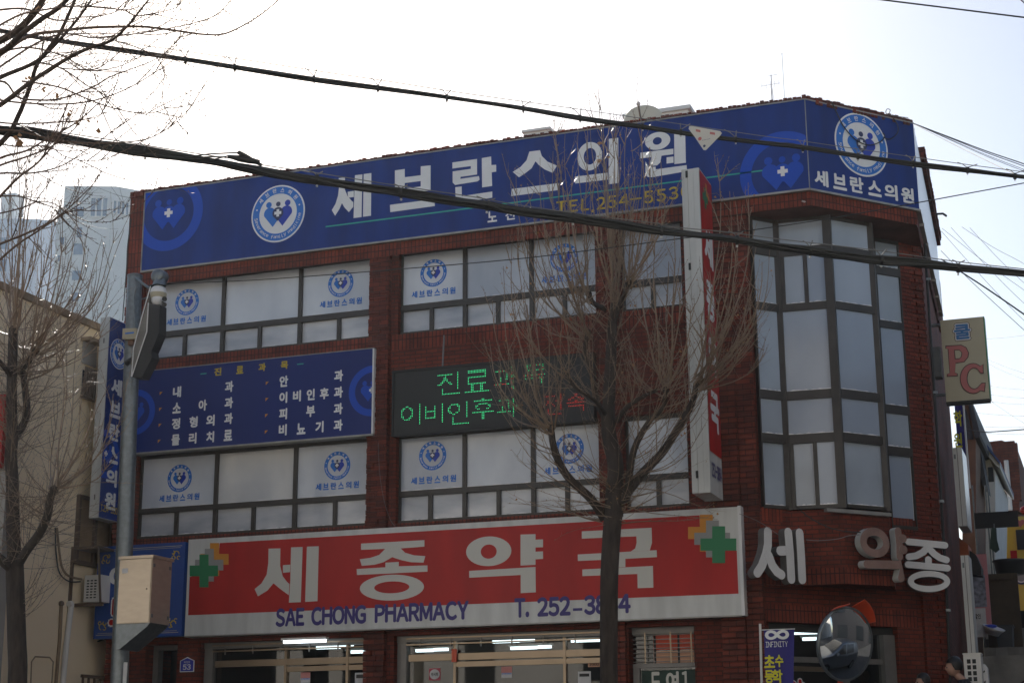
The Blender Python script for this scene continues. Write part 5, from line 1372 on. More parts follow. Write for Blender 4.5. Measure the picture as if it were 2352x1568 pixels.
mb = MB(); p_ = [fn.P(*NBp('31', *q), 0.03) for q in ((412, 1020), (402, 1250), (375, 1568), (365, 1700))]; mb.tube(p_, 0.03, 'stain_brown', 8); mb.ball(p_[0], 0.05, 'brown_frame', 10); mb.build('drain_pipe', NB)
mb = MB()
q4 = [(210, 1568), (215, 1420), (240, 1385), (340, 1390), (365, 1420), (355, 1568)]
mb.tube([fn.P(*NBp('31', *q), 0.004) for q in q4], 0.012, 'stain_brown', 6); mb.build('plaster_crack', NB)
mb = MB()
for k in range(7):
    p0 = NBp('31', 475 + k * 40, 1525 + k * 4); mb.fbox(fn, p0[0], p0[0] + 0.03, 1.4, p0[1], 0.25, 0.28, 'brown_frame')
p0, p1 = NBp('31', 470, 1522), NBp('31', 730, 1552); mb.fbox(fn, p0[0], p1[0], p0[1] - 0.02, p0[1] + 0.03, 0.24, 0.29, 'brown_frame')
RAIL = mb.build('railing', None); tag(RAIL, 'low brown metal railing at the foot of the beige wall', 'railing')
# outdoor unit on its bracket
a0, a1, b0, b1 = nrect('31', (525, 1020), (660, 850))
AC = thing('air_conditioner_unit', 'white outdoor air conditioner unit on a bracket high on the beige wall', 'air conditioner', fn.P((a0 + a1) / 2, b0, 0.3))
def acunit(AC, fr_, a0, a1, b0, b1, d0, d1, rows, cols, face):
    mb = MB(); mb.fbox(fr_, a0, a1, b0, b1, d0, d1, 'white_paint'); mb.build('case', AC)
    mb = MB(); g = 0.03
    for i in range(cols):
        for j in range(rows):
            if face == 'side':
                y0 = d0 + 0.05 + (d1 - d0 - 0.1) * i / cols; y1 = d0 + 0.05 + (d1 - d0 - 0.1) * (i + 1) / cols - 0.025
                zz0 = b0 + 0.06 + (b1 - b0 - 0.12) * j / rows; zz1 = b0 + 0.06 + (b1 - b0 - 0.12) * (j + 1) / rows - 0.025
                P_ = [fr_.P(a0 - 0.004, zz0, y0), fr_.P(a0 - 0.004, zz0, y1), fr_.P(a0 - 0.004, zz1, y1), fr_.P(a0 - 0.004, zz1, y0)]
                mb.quad(P_, 'black_metal')
            else:
                x0_ = a0 + 0.05 + (a1 - a0 - 0.1) * i / cols; x1_ = a0 + 0.05 + (a1 - a0 - 0.1) * (i + 1) / cols - 0.025
                zz0 = b0 + 0.05 + (b1 - b0 - 0.1) * j / rows; zz1 = b0 + 0.05 + (b1 - b0 - 0.1) * (j + 1) / rows - 0.025
                mb.rect(fr_, x0_, x1_, zz0, zz1, d1 + 0.004, 'black_metal')
    mb.build('grille', AC)
acunit(AC, fn, a0, a1 + 0.2, b0 + 0.02, b1, 0.14, 0.46, 7, 3, 'side')
mb = MB()
for a in (a0 - 0.05, a1 + 0.15): mb.fbox(fn, a, a + 0.04, b0 - 0.06, b0 + 0.0, 0.0, 0.55, 'brown_frame')
mb.fbox(fn, a0 - 0.2, a1 + 0.3, b1 + 0.42, b1 + 0.46, 0.0, 0.5, 'brown_frame'); mb.tube([fn.P(a0 - 0.18, b1 + 0.42, 0.5), fn.P(a0, b0, 0.48)], 0.02, 'brown_frame', 6); mb.fbox(fn, a0 - 0.24, a0 - 0.20, b0 - 0.3, b1 + 0.46, 0.0, 0.05, 'brown_frame')
mb.build('bracket', AC)
mb = MB(); mb.tube(smooth([fn.P(*NBp('31', *q), 0.12) for q in ((350, 500), (365, 650), (385, 770), (430, 830), (520, 855))]), 0.02, 'stain_brown', 8); mb.tube(smooth([fn.P(*NBp('31', *q), 0.10) for q in ((345, 500), (352, 680), (375, 810), (440, 868), (520, 870))]), 0.012, 'black_metal', 6); mb.build('hose', AC)
wire('dark cable sagging between the bare tree and the blue ornate board', [on_y(*T('31', *q), 0.3) for q in ((185, 1165), (300, 1245), (420, 1290), (540, 1303), (650, 1285), (710, 1268))], None, 0.014)
# sign and pilaster at the far left edge
ns = on_y(6, 985, -3.85)
NS = thing('red_sign', 'red sign cropped by the left edge of the picture beyond the tree', 'sign', (ns.x - 0.6, -3.85, ns.z))
mb = MB(); e0 = on_y(13, 905, -3.9); e1 = on_y(13, 1072, -3.9); mb.box(e0.x - 1.2, e0.x, -3.9, -3.82, e1.z, e0.z, 'sign_red'); mb.build('panel', NS)
mb = MB(); mb.box(e0.x - 1.25, e0.x + 0.03, -3.818, -3.77, e1.z - 0.03, e0.z + 0.03, 'alu_edge'); mb.build('back_frame', NS)
e2 = on_y(8, 1200, -3.9)
mb = MB(); mb.box(e2.x - 1.5, e2.x, -3.9, -3.701, 1.4, on_y(12, 1082, -3.9).z, 'grey_plaster'); mb.build('front_pier', NB)

# ================================================================== FAR TOWERS
def up(P0, P1): return Fr(P0, P1 - P0)
DT = 200
TW = thing('white_tower', 'tall white apartment tower with glazed corner lantern far behind the beige building', 'building', (-104, 138, 5))
A_ = at_d(267, 428, DT)                                   # near top corner
ul = Vector((-0.93, -0.37, 0)); ur = Vector((0.62, 0.78, 0))
def ap(p_): return (p_.x, p_.y)
zt2 = A_.z
fl = Fr(A_ - Vector((0, 0, A_.z)), -ul); frr = Fr(A_ - Vector((0, 0, A_.z)), ur)
mb = MB()
Lx = -fl.px(148, 440)[0]; Lx2 = -fl.px(128, 500)[0]; Rx = 14.0
pl = [A_, A_ + ul * Lx, A_ + ul * Lx + ur * Rx, A_ + ur * Rx]
def hull(mb, pl, z0, z1, mn):
    n = len(pl); mb.add([(q.x, q.y, z_) for z_ in (z0, z1) for q in pl], [(i, n + i, n + (i + 1) % n, (i + 1) % n) for i in range(n)] + [tuple(range(n, 2 * n))[::-1]], mn)
hull(mb, pl, 0, zt2, 'tower_white')
st_z = fl.px(130, 480)[1]
pl2 = [A_ + ul * Lx + ur * 0.2, A_ + ul * Lx2 + ur * 0.2, A_ + ul * Lx2 + ur * Rx, A_ + ul * Lx + ur * Rx]
hull(mb, pl2, 0, st_z, 'tower_white'); mb.build('wall', TW)
Z5 = lambda x, y: (x * 0.23922, 411.36 + y * 0.23922)
def twin(fr_, q0, q1, bars=0, hb=0, mn='tower_glass'):
    a, b = fr_.px(*Z5(*q0)), fr_.px(*Z5(*q1)); a0, a1, b0, b1 = min(a[0], b[0]), max(a[0], b[0]), min(a[1], b[1]), max(a[1], b[1])
    m_ = MB(); m_.rect(fr_, a0, a1, b0, b1, 0.05, mn); o = m_.build('window', TW)
    if bars or hb:
        m_ = MB()
        for k in range(bars + 1): x_ = a0 + (a1 - a0) * k / max(bars, 1); m_.fbox(fr_, x_ - 0.10, x_ + 0.10, b0, b1, 0.06, 0.2, 'tower_white')
        for k in range(hb + 1): z_ = b0 + (b1 - b0) * k / max(hb, 1); m_.fbox(fr_, a0, a1, z_ - 0.08, z_ + 0.08, 0.06, 0.18, 'tower_white')
        m_.build('frame', o)
twin(fl, (862, 365), (1045, 180), 3, 1); twin(frr, (1075, 330), (1240, 230), 4, 1); twin(fl, (720, 360), (808, 270), 0, 0)
twin(fl, (1000, 1310), (1062, 430), 0, 24); twin(fl, (735, 560), (790, 465)); twin(fl, (705, 725), (800, 620)); twin(fl, (690, 970), (780, 880)); twin(fl, (680, 1180), (770, 1090), 1, 0); twin(fl, (570, 640), (628, 560), 1, 0); twin(fl, (545, 800), (600, 735), 1, 0)
TB = thing('pale_blue_tower', 'pale blue apartment block with a rooftop tank, lower than the white tower', 'building', (-130, 140, 5))
A2 = at_d(92, 503, 215); fl2 = Fr(A2 - Vector((0, 0, A2.z)), -ul); mb = MB(); pl = [A2, A2 + ul * 26, A2 + ul * 26 + ur * 9, A2 + ur * 9]; hull(mb, pl, 0, A2.z, 'tower_blue')
mb.build('wall', TB)
mb = MB(); q = at_d(14, 497, 216); mb.box(q.x - 1.0, q.x + 1.2, q.y, q.y + 2, A2.z - 0.5, q.z + 3.2, 'tower_white'); mb.build('water_tank', TB)
for k in range(6):
    for j in range(2):
        m_ = MB(); a = -5.5 - j * 6.5; b = A2.z - 3.4 - k * 3.0; m_.rect(fl2, a - 1.6, a + 1.6, b - 0.8, b + 0.8, 0.05, 'tower_glass'); o = m_.build('window', TB)
        m_ = MB(); m_.fbox(fl2, a - 0.06, a + 0.06, b - 0.8, b + 0.8, 0.06, 0.15, 'tower_white'); m_.build('frame', o)

# ================================================================== THE ALLEY ON THE RIGHT
# ---- PC sign
Y_ = 4.4; fr = FY(Y_)
p0, p1 = fr.px(2159.5, 736), fr.px(2271, 915); x0, x1 = p0[0], fr.px(2258, 729)[0]; z1 = p0[1]; z0 = p1[1]
PC = thing('pc_sign', 'cream box sign with pink letters PC projecting from the brick flank', 'sign', (x0, Y_, (z0 + z1) / 2))
mb = MB(); mb.fbox(fr, x0, x1, z0, z1, -0.22, 0.0, 'pc_cream'); mb.build('box', PC)
mb = MB(); mb.fbox(fr, x0 - 0.004, x1 + 0.004, z0 - 0.035, z0 - 0.002, -0.225, 0.004, 'black_metal'); mb.fbox(fr, x1 + 0.001, x1 + 0.018, z0, z1, -0.22, 0.003, 'cross_green'); mb.build('edge_trim', PC)
Z7 = lambda x, y: fr.px((3540 + x * 0.47802) * 0.604938, (1150 + y * 0.47831) * 0.604938)
mb = MB()
a, b = Z7(172, 300), Z7(302, 158); put(mb, fr, '쿨', a[0] - 0.02, b[0] + 0.02, a[1] - 0.02, b[1] + 0.02, 0.003, 'pc_shadow', 0.10); put(mb, fr, '쿨', a[0] - 0.008, b[0] + 0.008, a[1] - 0.008, b[1] + 0.008, 0.006, 'pc_outline', 0.065); put(mb, fr, '쿨', a[0] + 0.012, b[0] - 0.012, a[1] + 0.012, b[1] - 0.012, 0.009, 'pc_blue', 0.035); mb.build('blue_letter', PC)
def serif_P(mb, k, d, mn):
    A = lambda x, y: Z7(x, y)
    sp = [(110 - k, 345 - k), (230, 338 - k), (265 + k * .7, 355 - k * .7), (285 + k, 395), (280 + k, 430), (250 + k * .7, 465 + k * .7), (185, 475 + k), (178 + k * 0.3, 555 - k * .5), (195 + k, 560), (196 + k, 576 + k), (122 - k, 580 + k), (122 - k, 564), (140 - k * .5, 556), (128 - k, 365), (110 - k, 362)]
    hole = [(172 + k, 372 + k * .8), (215, 370 + k), (238 - k, 395), (234 - k, 425), (215, 445 - k), (178 + k, 448 - k)]
    mb.poly(fr, [[A(*q) for q in sp], [A(*q) for q in hole]], d, mn)
def serif_C(mb, k, d, mn):
    out = []
    cx, cy = 325, 600
    for i in range(25):
        a_ = rad(-42 - 276 * i / 24)
        out.append((cx + (100 + k) * math.cos(a_) * (0.92 if math.cos(a_) > 0 else 1), cy + (116 + k) * math.sin(a_)))
    inn = [(cx + 8 + (60 - k) * math.cos(rad(-60 - 240 * i / 20)), cy + (86 - k) * math.sin(rad(-60 - 240 * i / 20))) for i in range(21)]
    tip1 = [(400 + k, 490 - k), (402 + k, 555 + k), (385, 556 + k)]
    tip2 = [(392, 640 - k), (418 + k, 638 - k), (412 + k, 700 + k)]
    lp = tip1[:1] + out[1:-1] + tip2[::-1] + inn[::-1] + tip1[::-1][:2]
    lp = out[1:-1] + [tip2[2], tip2[1], tip2[0]] + inn[::-1] + [tip1[2], tip1[1], tip1[0]]
    mb.poly(fr, [[Z7(*q) for q in lp]], d, mn)
for nm, fn_ in (('letter_p', serif_P), ('letter_c', serif_C)):
    mb = MB(); fn_(mb, 7, 0.003 + (0.010 if nm == 'letter_c' else 0), 'pc_shadow'); fn_(mb, 0, 0.007 + (0.010 if nm == 'letter_c' else 0), 'pc_pink'); mb.build('letter', PC)
mb = MB(); q = on_y(2140, 748, Y_ + 0.1); mb.tube([(1.25, Y_ + 0.1, q.z), (x0, Y_ + 0.1, q.z)], 0.03, 'galv', 10); mb.tube([(1.25, Y_ + 0.1, z0 + 0.15), (x0, Y_ + 0.1, z0 + 0.15)], 0.03, 'galv', 10); mb.build('bracket', PC)
# ---- dark meter box on the flank
Y2 = 3.6; p0, p1 = on_y(2141, 797, Y2), on_y(2163, 864, Y2)
MX = thing('meter_box', 'weathered dark grey box on the brick flank beside the PC sign', 'box', ((p0.x + p1.x) / 2, Y2, p1.z))
mb = MB(); mb.box(p0.x, p1.x, Y2, Y2 + 0.25, p1.z, p0.z, 'box_grey'); mb.build('case', MX)
mb = MB(); mb.box(p0.x + 0.015, p1.x - 0.015, Y2 - 0.012, Y2 - 0.001, p1.z + 0.02, p0.z - 0.02, 'box_grey'); mb.build('door', MX)
# ---- pipes down the flank
DPp = thing('downpipe', 'thin dark downpipe running the height of the brick flank', 'pipe', (1.40, 2.9, 1.4))
mb = MB(); mb.tube([on_y(*q, 2.75) for q in ((2124, 560), (2136, 750), (2150, 960), (2168, 1250), (2176, 1400), (2185, 1640))], 0.022, 'black_metal', 8); mb.build('tube', DPp)
mb = MB()
for yy in (640, 900, 1150, 1400):
    q = on_y(2128 + (yy - 560) * 0.06, yy, 2.72); mb.box(q.x - 0.04, q.x + 0.03, 2.72, 2.79, q.z - 0.02, q.z + 0.02, 'galv')
mb.build('clip', DPp)
# ---- projecting signs further up the alley
def boxsign(name, label, Yf, dpt, q00, q01, q11, q10, face, lett=None):
    """box sign standing out from the flank: front edge measured, depth runs up the alley"""
    f = FY(Yf); a0, b1 = f.px(*q00); a1, _ = f.px(*q01); _, b0 = f.px(*q10)
    o = thing(name, label, 'sign', f.P((a0 + a1) / 2, b0, -dpt / 2))
    m_ = MB(); m_.fbox(f, a0, a1, b0, b1, -dpt, 0.0, 'sign_white'); m_.build('box', o)
    fx = Fr((a1 + 0.002, Yf, 0), (0, 1, 0)); m_ = MB(); m_.rect(fx, 0.02, dpt - 0.02, b0 + 0.02, b1 - 0.02, 0.003, face); m_.build('side_face', o)
    m_ = MB(); m_.fbox(f, (a0 + a1) / 2 - 0.006, (a0 + a1) / 2 + 0.006, b0, b1, 0.0, 0.004, 'grey_alu'); m_.fbox(f, a0 + 0.02, a0 + 0.05, b1 - 0.2, b1 - 0.12, 0.001, 0.012, 'galv'); m_.build('seam', o)
    return o, f, fx, a0, a1, b0, b1
o, f, fx, a0, a1, b0, b1 = boxsign('white_box_sign', 'upper white box sign with shiny side face along the brick flank', 5.2, 0.95, (2187, 1028), (2208, 1028), (2222, 1208), (2202, 1208), 'white_glossy')
m_ = MB(); m_.rect(fx, 0.94, 0.965, b0, b1, 0.012, 'sign_red'); m_.build('red_strip', o)
o, f, fx, a0, a1, b0, b1 = boxsign('white_box_sign', 'lower tall white box sign above the air conditioner on the brick flank', 3.4, 0.5, (2206, 1275), (2224, 1272), (2243, 1500), (2226, 1500), 'sign_white')
# ---- dark blue vertical sign with yellow letters
Y3 = 8.6; f = FY(Y3); a0, b1 = f.px(2192, 926); a1, _ = f.px(2210, 926); _, b0 = f.px(2210, 1050)
VS = thing('blue_vertical_sign', 'narrow dark blue vertical sign with yellow letters below the PC sign', 'sign', f.P((a0 + a1) / 2, b0, 0))
mb = MB(); mb.fbox(f, a0, a1, b0 - 0.6, b1 + 0.3, -0.12, 0.0, 'banner_blue'); mb.build('panel', VS)
mb = MB(); mb.fbox(f, a1 + 0.002, a1 + 0.03, b0 - 0.6, b1 + 0.3, -0.12, 0.01, 'white_paint'); mb.build('edge_trim', VS)
mb = MB()
for ch, y0_, y1_ in (('학', 942, 980), ('원', 993, 1028)):
    p0, p1 = f.px(2192, y1_), f.px(2211, y0_); put(mb, f, ch, p0[0], p1[0] - 0.02, p0[1], p1[1], 0.005, 'banner_yellow', 0.03)
mb.build('lettering', VS)
# ---- air conditioner by the corner
Y4 = 2.6; f = FY(Y4); a0, b1 = f.px(2212, 1502); a1, _ = f.px(2252, 1502); _, b0 = f.px(2230, 1640)
A2c = thing('air_conditioner_unit', 'grey outdoor air conditioner with wide grille at the bottom right behind the person', 'air conditioner', f.P((a0 + a1) / 2, b0 - 0.1, -0.2))
b0 = max(b0, gz(a1, Y4) + 0.02)
acunit(A2c, f, a0, a1, b0, b1, -0.35, 0.0, 9, 2, 'front')
mb = MB(); mb.fbox(f, a0 - 0.01, a1 + 0.01, b1 + 0.002, b1 + 0.02, -0.36, 0.01, 'white_paint'); mb.build('lid', A2c)
# ---- gas bottle / white box with slots
Y5 = 2.9; f = FY(Y5); p0 = f.px(2252, 1527); p1 = f.px(2263, 1527)
WBx = thing('slotted_white_box', 'white rounded plastic box with dark slots beside the air conditioner', 'box', f.P(p0[0], 1.9, -0.1))
mb = MB(); zb_ = gz(p1[0], Y5); mb.prism(f, [(p0[0] - 0.02, zb_), (p1[0] + 0.05, zb_), (p1[0] + 0.03, p1[1] - 0.04), (p1[0] - 0.01, p1[1] + 0.02), (p0[0] - 0.02, p1[1] + 0.03)], -0.2, 0.0, 'white_plastic'); mb.build('case', WBx)
mb = MB()
for k in range(4):
    zz = p1[1] - 0.13 - k * 0.16; mb.prism(f, [(p0[0] + 0.02, zz), (p0[0] + 0.06, zz + 0.03), (p0[0] + 0.06, zz + 0.06), (p0[0] + 0.02, zz + 0.03)], 0.001, 0.006, 'black_metal')
mb.build('slot', WBx)
# ---- hillside steps and low walls
f = FY(8.0)
def Z9(x, y): return ((3540 + x * 0.47347) * 0.604938, (1850 + y * 0.47321) * 0.604938)
ST = thing('concrete_steps', 'worn concrete steps climbing the alley at the lower right edge', 'steps', (3.2, 8, 2.6))
for k, (y_, ya, yb, xa, xb) in enumerate(((5.2, 1345, 1420, 400, 735), (7.5, 1275, 1335, 420, 690), (9.5, 1205, 1290, 430, 735), (11.5, 1120, 1240, 640, 900))):
    mb = MB(); p0 = on_y(*Z9(xa, yb), y_); p1 = on_y(*Z9(xb, ya), y_); g0 = gz(p0.x, y_) - 0.4
    n = 7; vs = []
    for i in range(n + 1):
        x_ = p0.x + (p1.x + 0.8 - p0.x) * i / n; jt = random.uniform(-0.03, 0.03)
        vs += [(x_, y_ + jt, g0), (x_, y_ + jt, p1.z + jt * 0.4), (x_, y_ + 1.4, p1.z + 0.03 + jt * 0.3)]
    mb.add(vs, [q for i in range(n) for q in ((3 * i, 3 * i + 3, 3 * i + 4, 3 * i + 1), (3 * i + 1, 3 * i + 4, 3 * i + 5, 3 * i + 2))], 'concrete'); mb.build('step', ST)
# ---- pink poster board with printed sheet
Y6 = 8.2; f = FY(Y6); a0, b1 = f.px(*Z9(340, 535)); a1, _ = f.px(*Z9(432, 535)); _, b0 = f.px(*Z9(440, 1150))
PP = thing('pink_poster_board', 'tall pink advertising board with a grey printed sheet leaning in the alley', 'board', f.P((a0 + a1) / 2, b0, 0))
mb = MB(); mb.fbox(f, a0 - 0.2, a1, max(b0, gz(a1, Y6)), b1, -0.06, 0.0, 'pink_poster'); mb.build('panel', PP)
mb = MB(); p0, p1 = f.px(*Z9(315, 960)), f.px(*Z9(420, 700)); mb.rect(f, p0[0], p1[0], p0[1], p1[1], 0.004, 'paper_grey'); mb.build('printed_sheet', PP)
mb = MB(); p0, p1 = f.px(*Z9(330, 1200)), f.px(*Z9(425, 965)); mb.rect(f, p0[0], p1[0], p0[1], p1[1], 0.005, 'paper'); put(mb, f, '할인', p0[0] + 0.05, p0[0] + 0.16, p1[1] - 0.2, p1[1] - 0.1, 0.009, 'interior_dark', 0.03); mb.build('white_sheet', PP)
# ---- dark shelter with black awning, crates, basin
Y7 = 10.5; f = FY(Y7)
p0, p1 = f.px(*Z9(345, 330)), f.px(*Z9(682, 185))
SHl = thing('black_awning', 'black fabric awning stretched over the alley stall', 'awning', f.P(p0[0], p0[1], -0.5))
mb = MB(); mb.fbox(f, p0[0], p1[0], p0[1], p1[1], -0.04, 0.0, 'tarp_black'); mb.build('valance', SHl)
mb = MB(); vs = [f.P(p0[0], p1[1], -0.05), f.P(p1[0], p1[1], -0.05), f.P(p1[0], p1[1] + 0.25, -2.2), f.P(p0[0], p1[1] + 0.25, -2.2)]; mb.add(vs + [v - Vector((0, 0, 0.02)) for v in vs], [(0, 1, 2, 3), (7, 6, 5, 4)], 'tarp_black'); mb.build('canopy', SHl)
mb = MB()
for xx in (345, 450, 470): q = f.px(*Z9(xx, 330)); mb.tube([f.P(q[0], gz(q[0], Y7) - 0.1, -0.02), f.P(q[0], q[1] + 0.9, -0.02)], 0.018, 'galv', 8)
mb.build('pole', SHl)
GT = thing('green_tarpaulin', 'crumpled dark green tarpaulin bundle hanging on a pole under the black awning', 'tarpaulin', f.P(f.px(*Z9(495, 440))[0], f.px(*Z9(495, 520))[1], 0.1))
mb = MB(); pts = [(480, 330), (515, 330), (520, 420), (540, 500), (510, 525), (465, 490), (470, 400)]
mb.prism(f.off(0.12), [f.px(*Z9(*q)) for q in pts], -0.10, 0.0, 'tarp_green'); mb.build('bundle', GT)
mb = MB(); q = f.px(*Z9(498, 330)); mb.tube([f.P(q[0], q[1] - 0.02, 0.07), f.P(q[0], q[1] + 0.1, 0.0)], 0.012, 'wire_grey', 6); mb.build('rope', GT)
Y8 = 9.4; f = FY(Y8); p0, p1 = f.px(*Z9(440, 1095)), f.px(*Z9(680, 685))
CR = thing('brown_stall_board', 'dark brown framed board enclosing the stall under the basin', 'board', f.P((p0[0] + p1[0]) / 2, p0[1], 0))
mb = MB(); zz = min(p0[1], gz(p0[0], Y8)); mb.fbox(f, p0[0], p1[0], zz - 0.2, p1[1], -0.06, 0.0, 'crate_brown'); mb.build('panel', CR)
mb = MB(); mb.fbox(f, p1[0] - 0.10, p1[0], zz - 0.2, p1[1], 0.001, 0.05, 'crate_brown'); mb.fbox(f, p0[0], p1[0] - 0.101, p1[1] - 0.12, p1[1], 0.001, 0.04, 'crate_brown'); mb.build('frame', CR)
q = f.px(*Z9(612, 630)); hw = f.px(*Z9(740, 630))[0] - q[0]
BS2 = thing('black_basin', 'large black plastic basin standing on the brown board in the alley', 'basin', f.P(q[0], p1[1], -0.5))
h_ = f.px(*Z9(600, 570))[1] - p1[1]
mb = MB(); mb.lathe(f.P(q[0], p1[1] + 0.01, -0.35), (0, 0, 1), [(0, 0), (hw * 0.9, 0.0), (hw, h_), (hw + 0.03, h_), (hw + 0.03, h_ - 0.03), (hw * 0.93, h_ - 0.06), (0, 0.08)], 'basin', 28); mb.build('bowl', BS2)
mb = MB(); mb.ball(f.P(q[0] - hw * 0.5, p1[1] + h_ - 0.02, -0.3), hw * 0.35, 'tarp_black', 12, sz=0.35); mb.ball(f.P(q[0] + hw * 0.3, p1[1] + h_ - 0.02, -0.4), hw * 0.4, 'tarp_black', 12, sz=0.3); mb.build('cloth', BS2)
bx = thing('dark_plastic_bin', 'black plastic bin on the step below the brown stall board', 'bin', on_y(*Z9(580, 1240), 8.6))
p0, p1 = on_y(*Z9(515, 1250), 8.6), on_y(*Z9(640, 1110), 8.6)
mb = MB(); mb.add([(x_, y_, z_) for z_, k_ in ((p0.z - 0.2, 0.03), (p1.z, 0)) for x_, y_ in ((p0.x + k_, 8.6 + k_), (p1.x - k_, 8.6 + k_), (p1.x - k_, 9.1 - k_), (p0.x + k_, 9.1 - k_))], [(0, 1, 5, 4), (1, 2, 6, 5), (2, 3, 7, 6), (3, 0, 4, 7)], 'basin'); mb.build('body', bx)
mb = MB(); mb.box(p0.x - 0.02, p1.x + 0.02, 8.58, 9.12, p1.z + 0.002, p1.z + 0.03, 'basin'); mb.build('lid', bx)
wb = thing('white_washbasin', 'white bowl with a blue cloth beside the pink board', 'basin', on_y(*Z9(478, 1180), 8.0))
q = on_y(*Z9(478, 1178), 8.0); mb = MB(); mb.lathe(q, (0.35, -0.2, 1), [(0, 0), (0.12, 0.0), (0.2, 0.14), (0.215, 0.14), (0.20, 0.12), (0.11, 0.02), (0, 0.02)], 'white_plastic', 24); mb.build('bowl', wb)
mb = MB(); mb.ball(q + Vector((-0.02, 0, 0.15)), 0.13, 'logo_royal', 12, sz=0.3); mb.build('cloth', wb)
# ---- orange canopy and dark box over the poster
Y9 = 6.4; f = FY(Y9)
OA = thing('orange_canopy', 'orange side canopy with a black underside above the lower white sign', 'awning', f.P(*f.px(*Z9(260, 480))))
mb = MB(); mb.prism(f, [f.px(*Z9(*q)) for q in ((215, 400), (285, 455), (295, 545), (222, 545))], -0.7, 0.0, 'awning_orange'); mb.build('cloth', OA)
mb = MB(); mb.prism(f.off(-0.02), [f.px(*Z9(*q)) for q in ((297, 500), (350, 540), (392, 640), (392, 700), (300, 690))], -0.5, 0.0, 'tarp_black'); mb.build('underside', OA)

# ---- houses up the hill
def bld(name, label, q): return thing(name, label, 'house', q)
Y10 = 17.0; f = FY(Y10)
HB = bld('eaved_house', 'dark house with a steep brown wooden eave behind the PC sign', f.P(f.px(2225, 1000)[0], f.px(2225, 1300)[1], -3))
pz_ = lambda x, y: f.px((3540 + x * 0.47802) * 0.604938, (1150 + y * 0.47831) * 0.604938)
mb = MB(); mb.prism(f, [pz_(*q) for q in ((238, 780), (280, 790), (345, 1090), (345, 2900), (238, 2900))], -6.0, 0.0, 'wood_brown'); mb.build('wall', HB)
mb = MB(); mb.prism(f.off(0.25), [pz_(*q) for q in ((285, 770), (318, 785), (385, 1050), (378, 1075), (345, 1085))], -6.5, 0.0, 'tile_dark'); mb.build('roof', HB)
mb = MB(); mb.prism(f.off(0.03), [pz_(*q) for q in ((252, 840), (272, 850), (330, 1085), (250, 1085))], 0, 0.03, 'tile_dark'); mb.build('window', HB)
Y11 = 20.0; f = FY(Y11)
HW = bld('blue_roof_house', 'white walled house with a glazed blue tile roof up the alley', f.P(f.px(2260, 1050)[0], f.px(2260, 1250)[1], -3))
mb = MB(); mb.prism(f, [pz_(*q) for q in ((280, 1185), (430, 1185), (500, 1330), (500, 2900), (280, 2900))], -5.0, 0.0, 'white_paint'); mb.build('wall', HW)
mb = MB(); mb.prism(f.off(0.35), [pz_(*q) for q in ((270, 1183), (440, 1172), (545, 1300), (545, 1325), (520, 1312), (430, 1205), (270, 1212))], -5.6, 0.0, 'white_paint'); mb.build('eave', HW)
mb = MB()
tl = [(275, 1175), (275, 1125), (350, 1118), (365, 1105), (440, 1140), (548, 1280), (545, 1298), (440, 1170)]
mb.prism(f.off(0.45), [pz_(*q) for q in tl], -5.6, 0.0, 'tile_blue')
for k in range(7):
    p0 = pz_(285 + k * 24, 1172); p1 = pz_(295 + k * 20, 1118); mb.tube([f.P(*p0, 0.47), f.P(*p1, 0.35)], 0.055, 'tile_blue', 8)
mb.build('roof', HW)
mb = MB(); mb.prism(f.off(0.2), [pz_(*q) for q in ((272, 1118), (272, 1090), (380, 1078), (388, 1105))], -0.8, 0.0, 'white_paint'); mb.build('chimney', HW)
mb = MB(); p0, p1 = pz_(448, 1420), pz_(482, 1300); mb.rect(f, p0[0], p1[0], p0[1], p1[1], 0.01, 'dark_glass'); mb.build('window', HW)
mb = MB(); mb.prism(f.off(1.6), [pz_(*q) for q in ((280, 1215), (360, 1220), (425, 1250), (475, 1560), (430, 1500), (400, 1290), (280, 1280))], -1.2, 0.0, 'tile_dark'); mb.build('lean_to_roof', HW)
Y12 = 27.0; f = FY(Y12)
HR = bld('brick_house', 'tall brown brick house with toothed corner standing against the sky', f.P(f.px(2310, 1100)[0], f.px(2310, 1250)[1], -3))
mb = MB(); mb.prism(f, [pz_(*q) for q in ((400, 1105), (550, 1088), (575, 1098), (652, 1092), (690, 1568), (720, 2900), (400, 2900))], -6.0, 0.0, 'brick_far'); mb.build('wall', HR)
mb = MB(); zz = pz_(655, 1560)[1]
p0 = pz_(654, 1110); p1 = pz_(690, 1560)
for k in range(26):
    t_ = k / 26; a = p0[0] + (p1[0] - p0[0]) * t_; b = p0[1] + (p1[1] - p0[1]) * t_; mb.fbox(f, a - 0.05, a + 0.07, b - 0.07, b, -0.3, 0.02, 'brick_far')
mb.build('quoin', HR)
mb = MB(); mb.tube([f.P(*pz_(588, 1255), 0.15), f.P(*pz_(602, 1400), 0.15), f.P(*pz_(622, 1650), 0.15)], 0.07, 'white_paint', 10); mb.build('pipe', HR)
mb = MB(); p0, p1 = f.px(*Z9(522, 182)), f.px(*Z9(562, 135)); mb.fbox(f, p0[0], p1[0], p0[1], p1[1], 0.6, 1.0, 'white_paint'); mb.build('wall_box', HR)

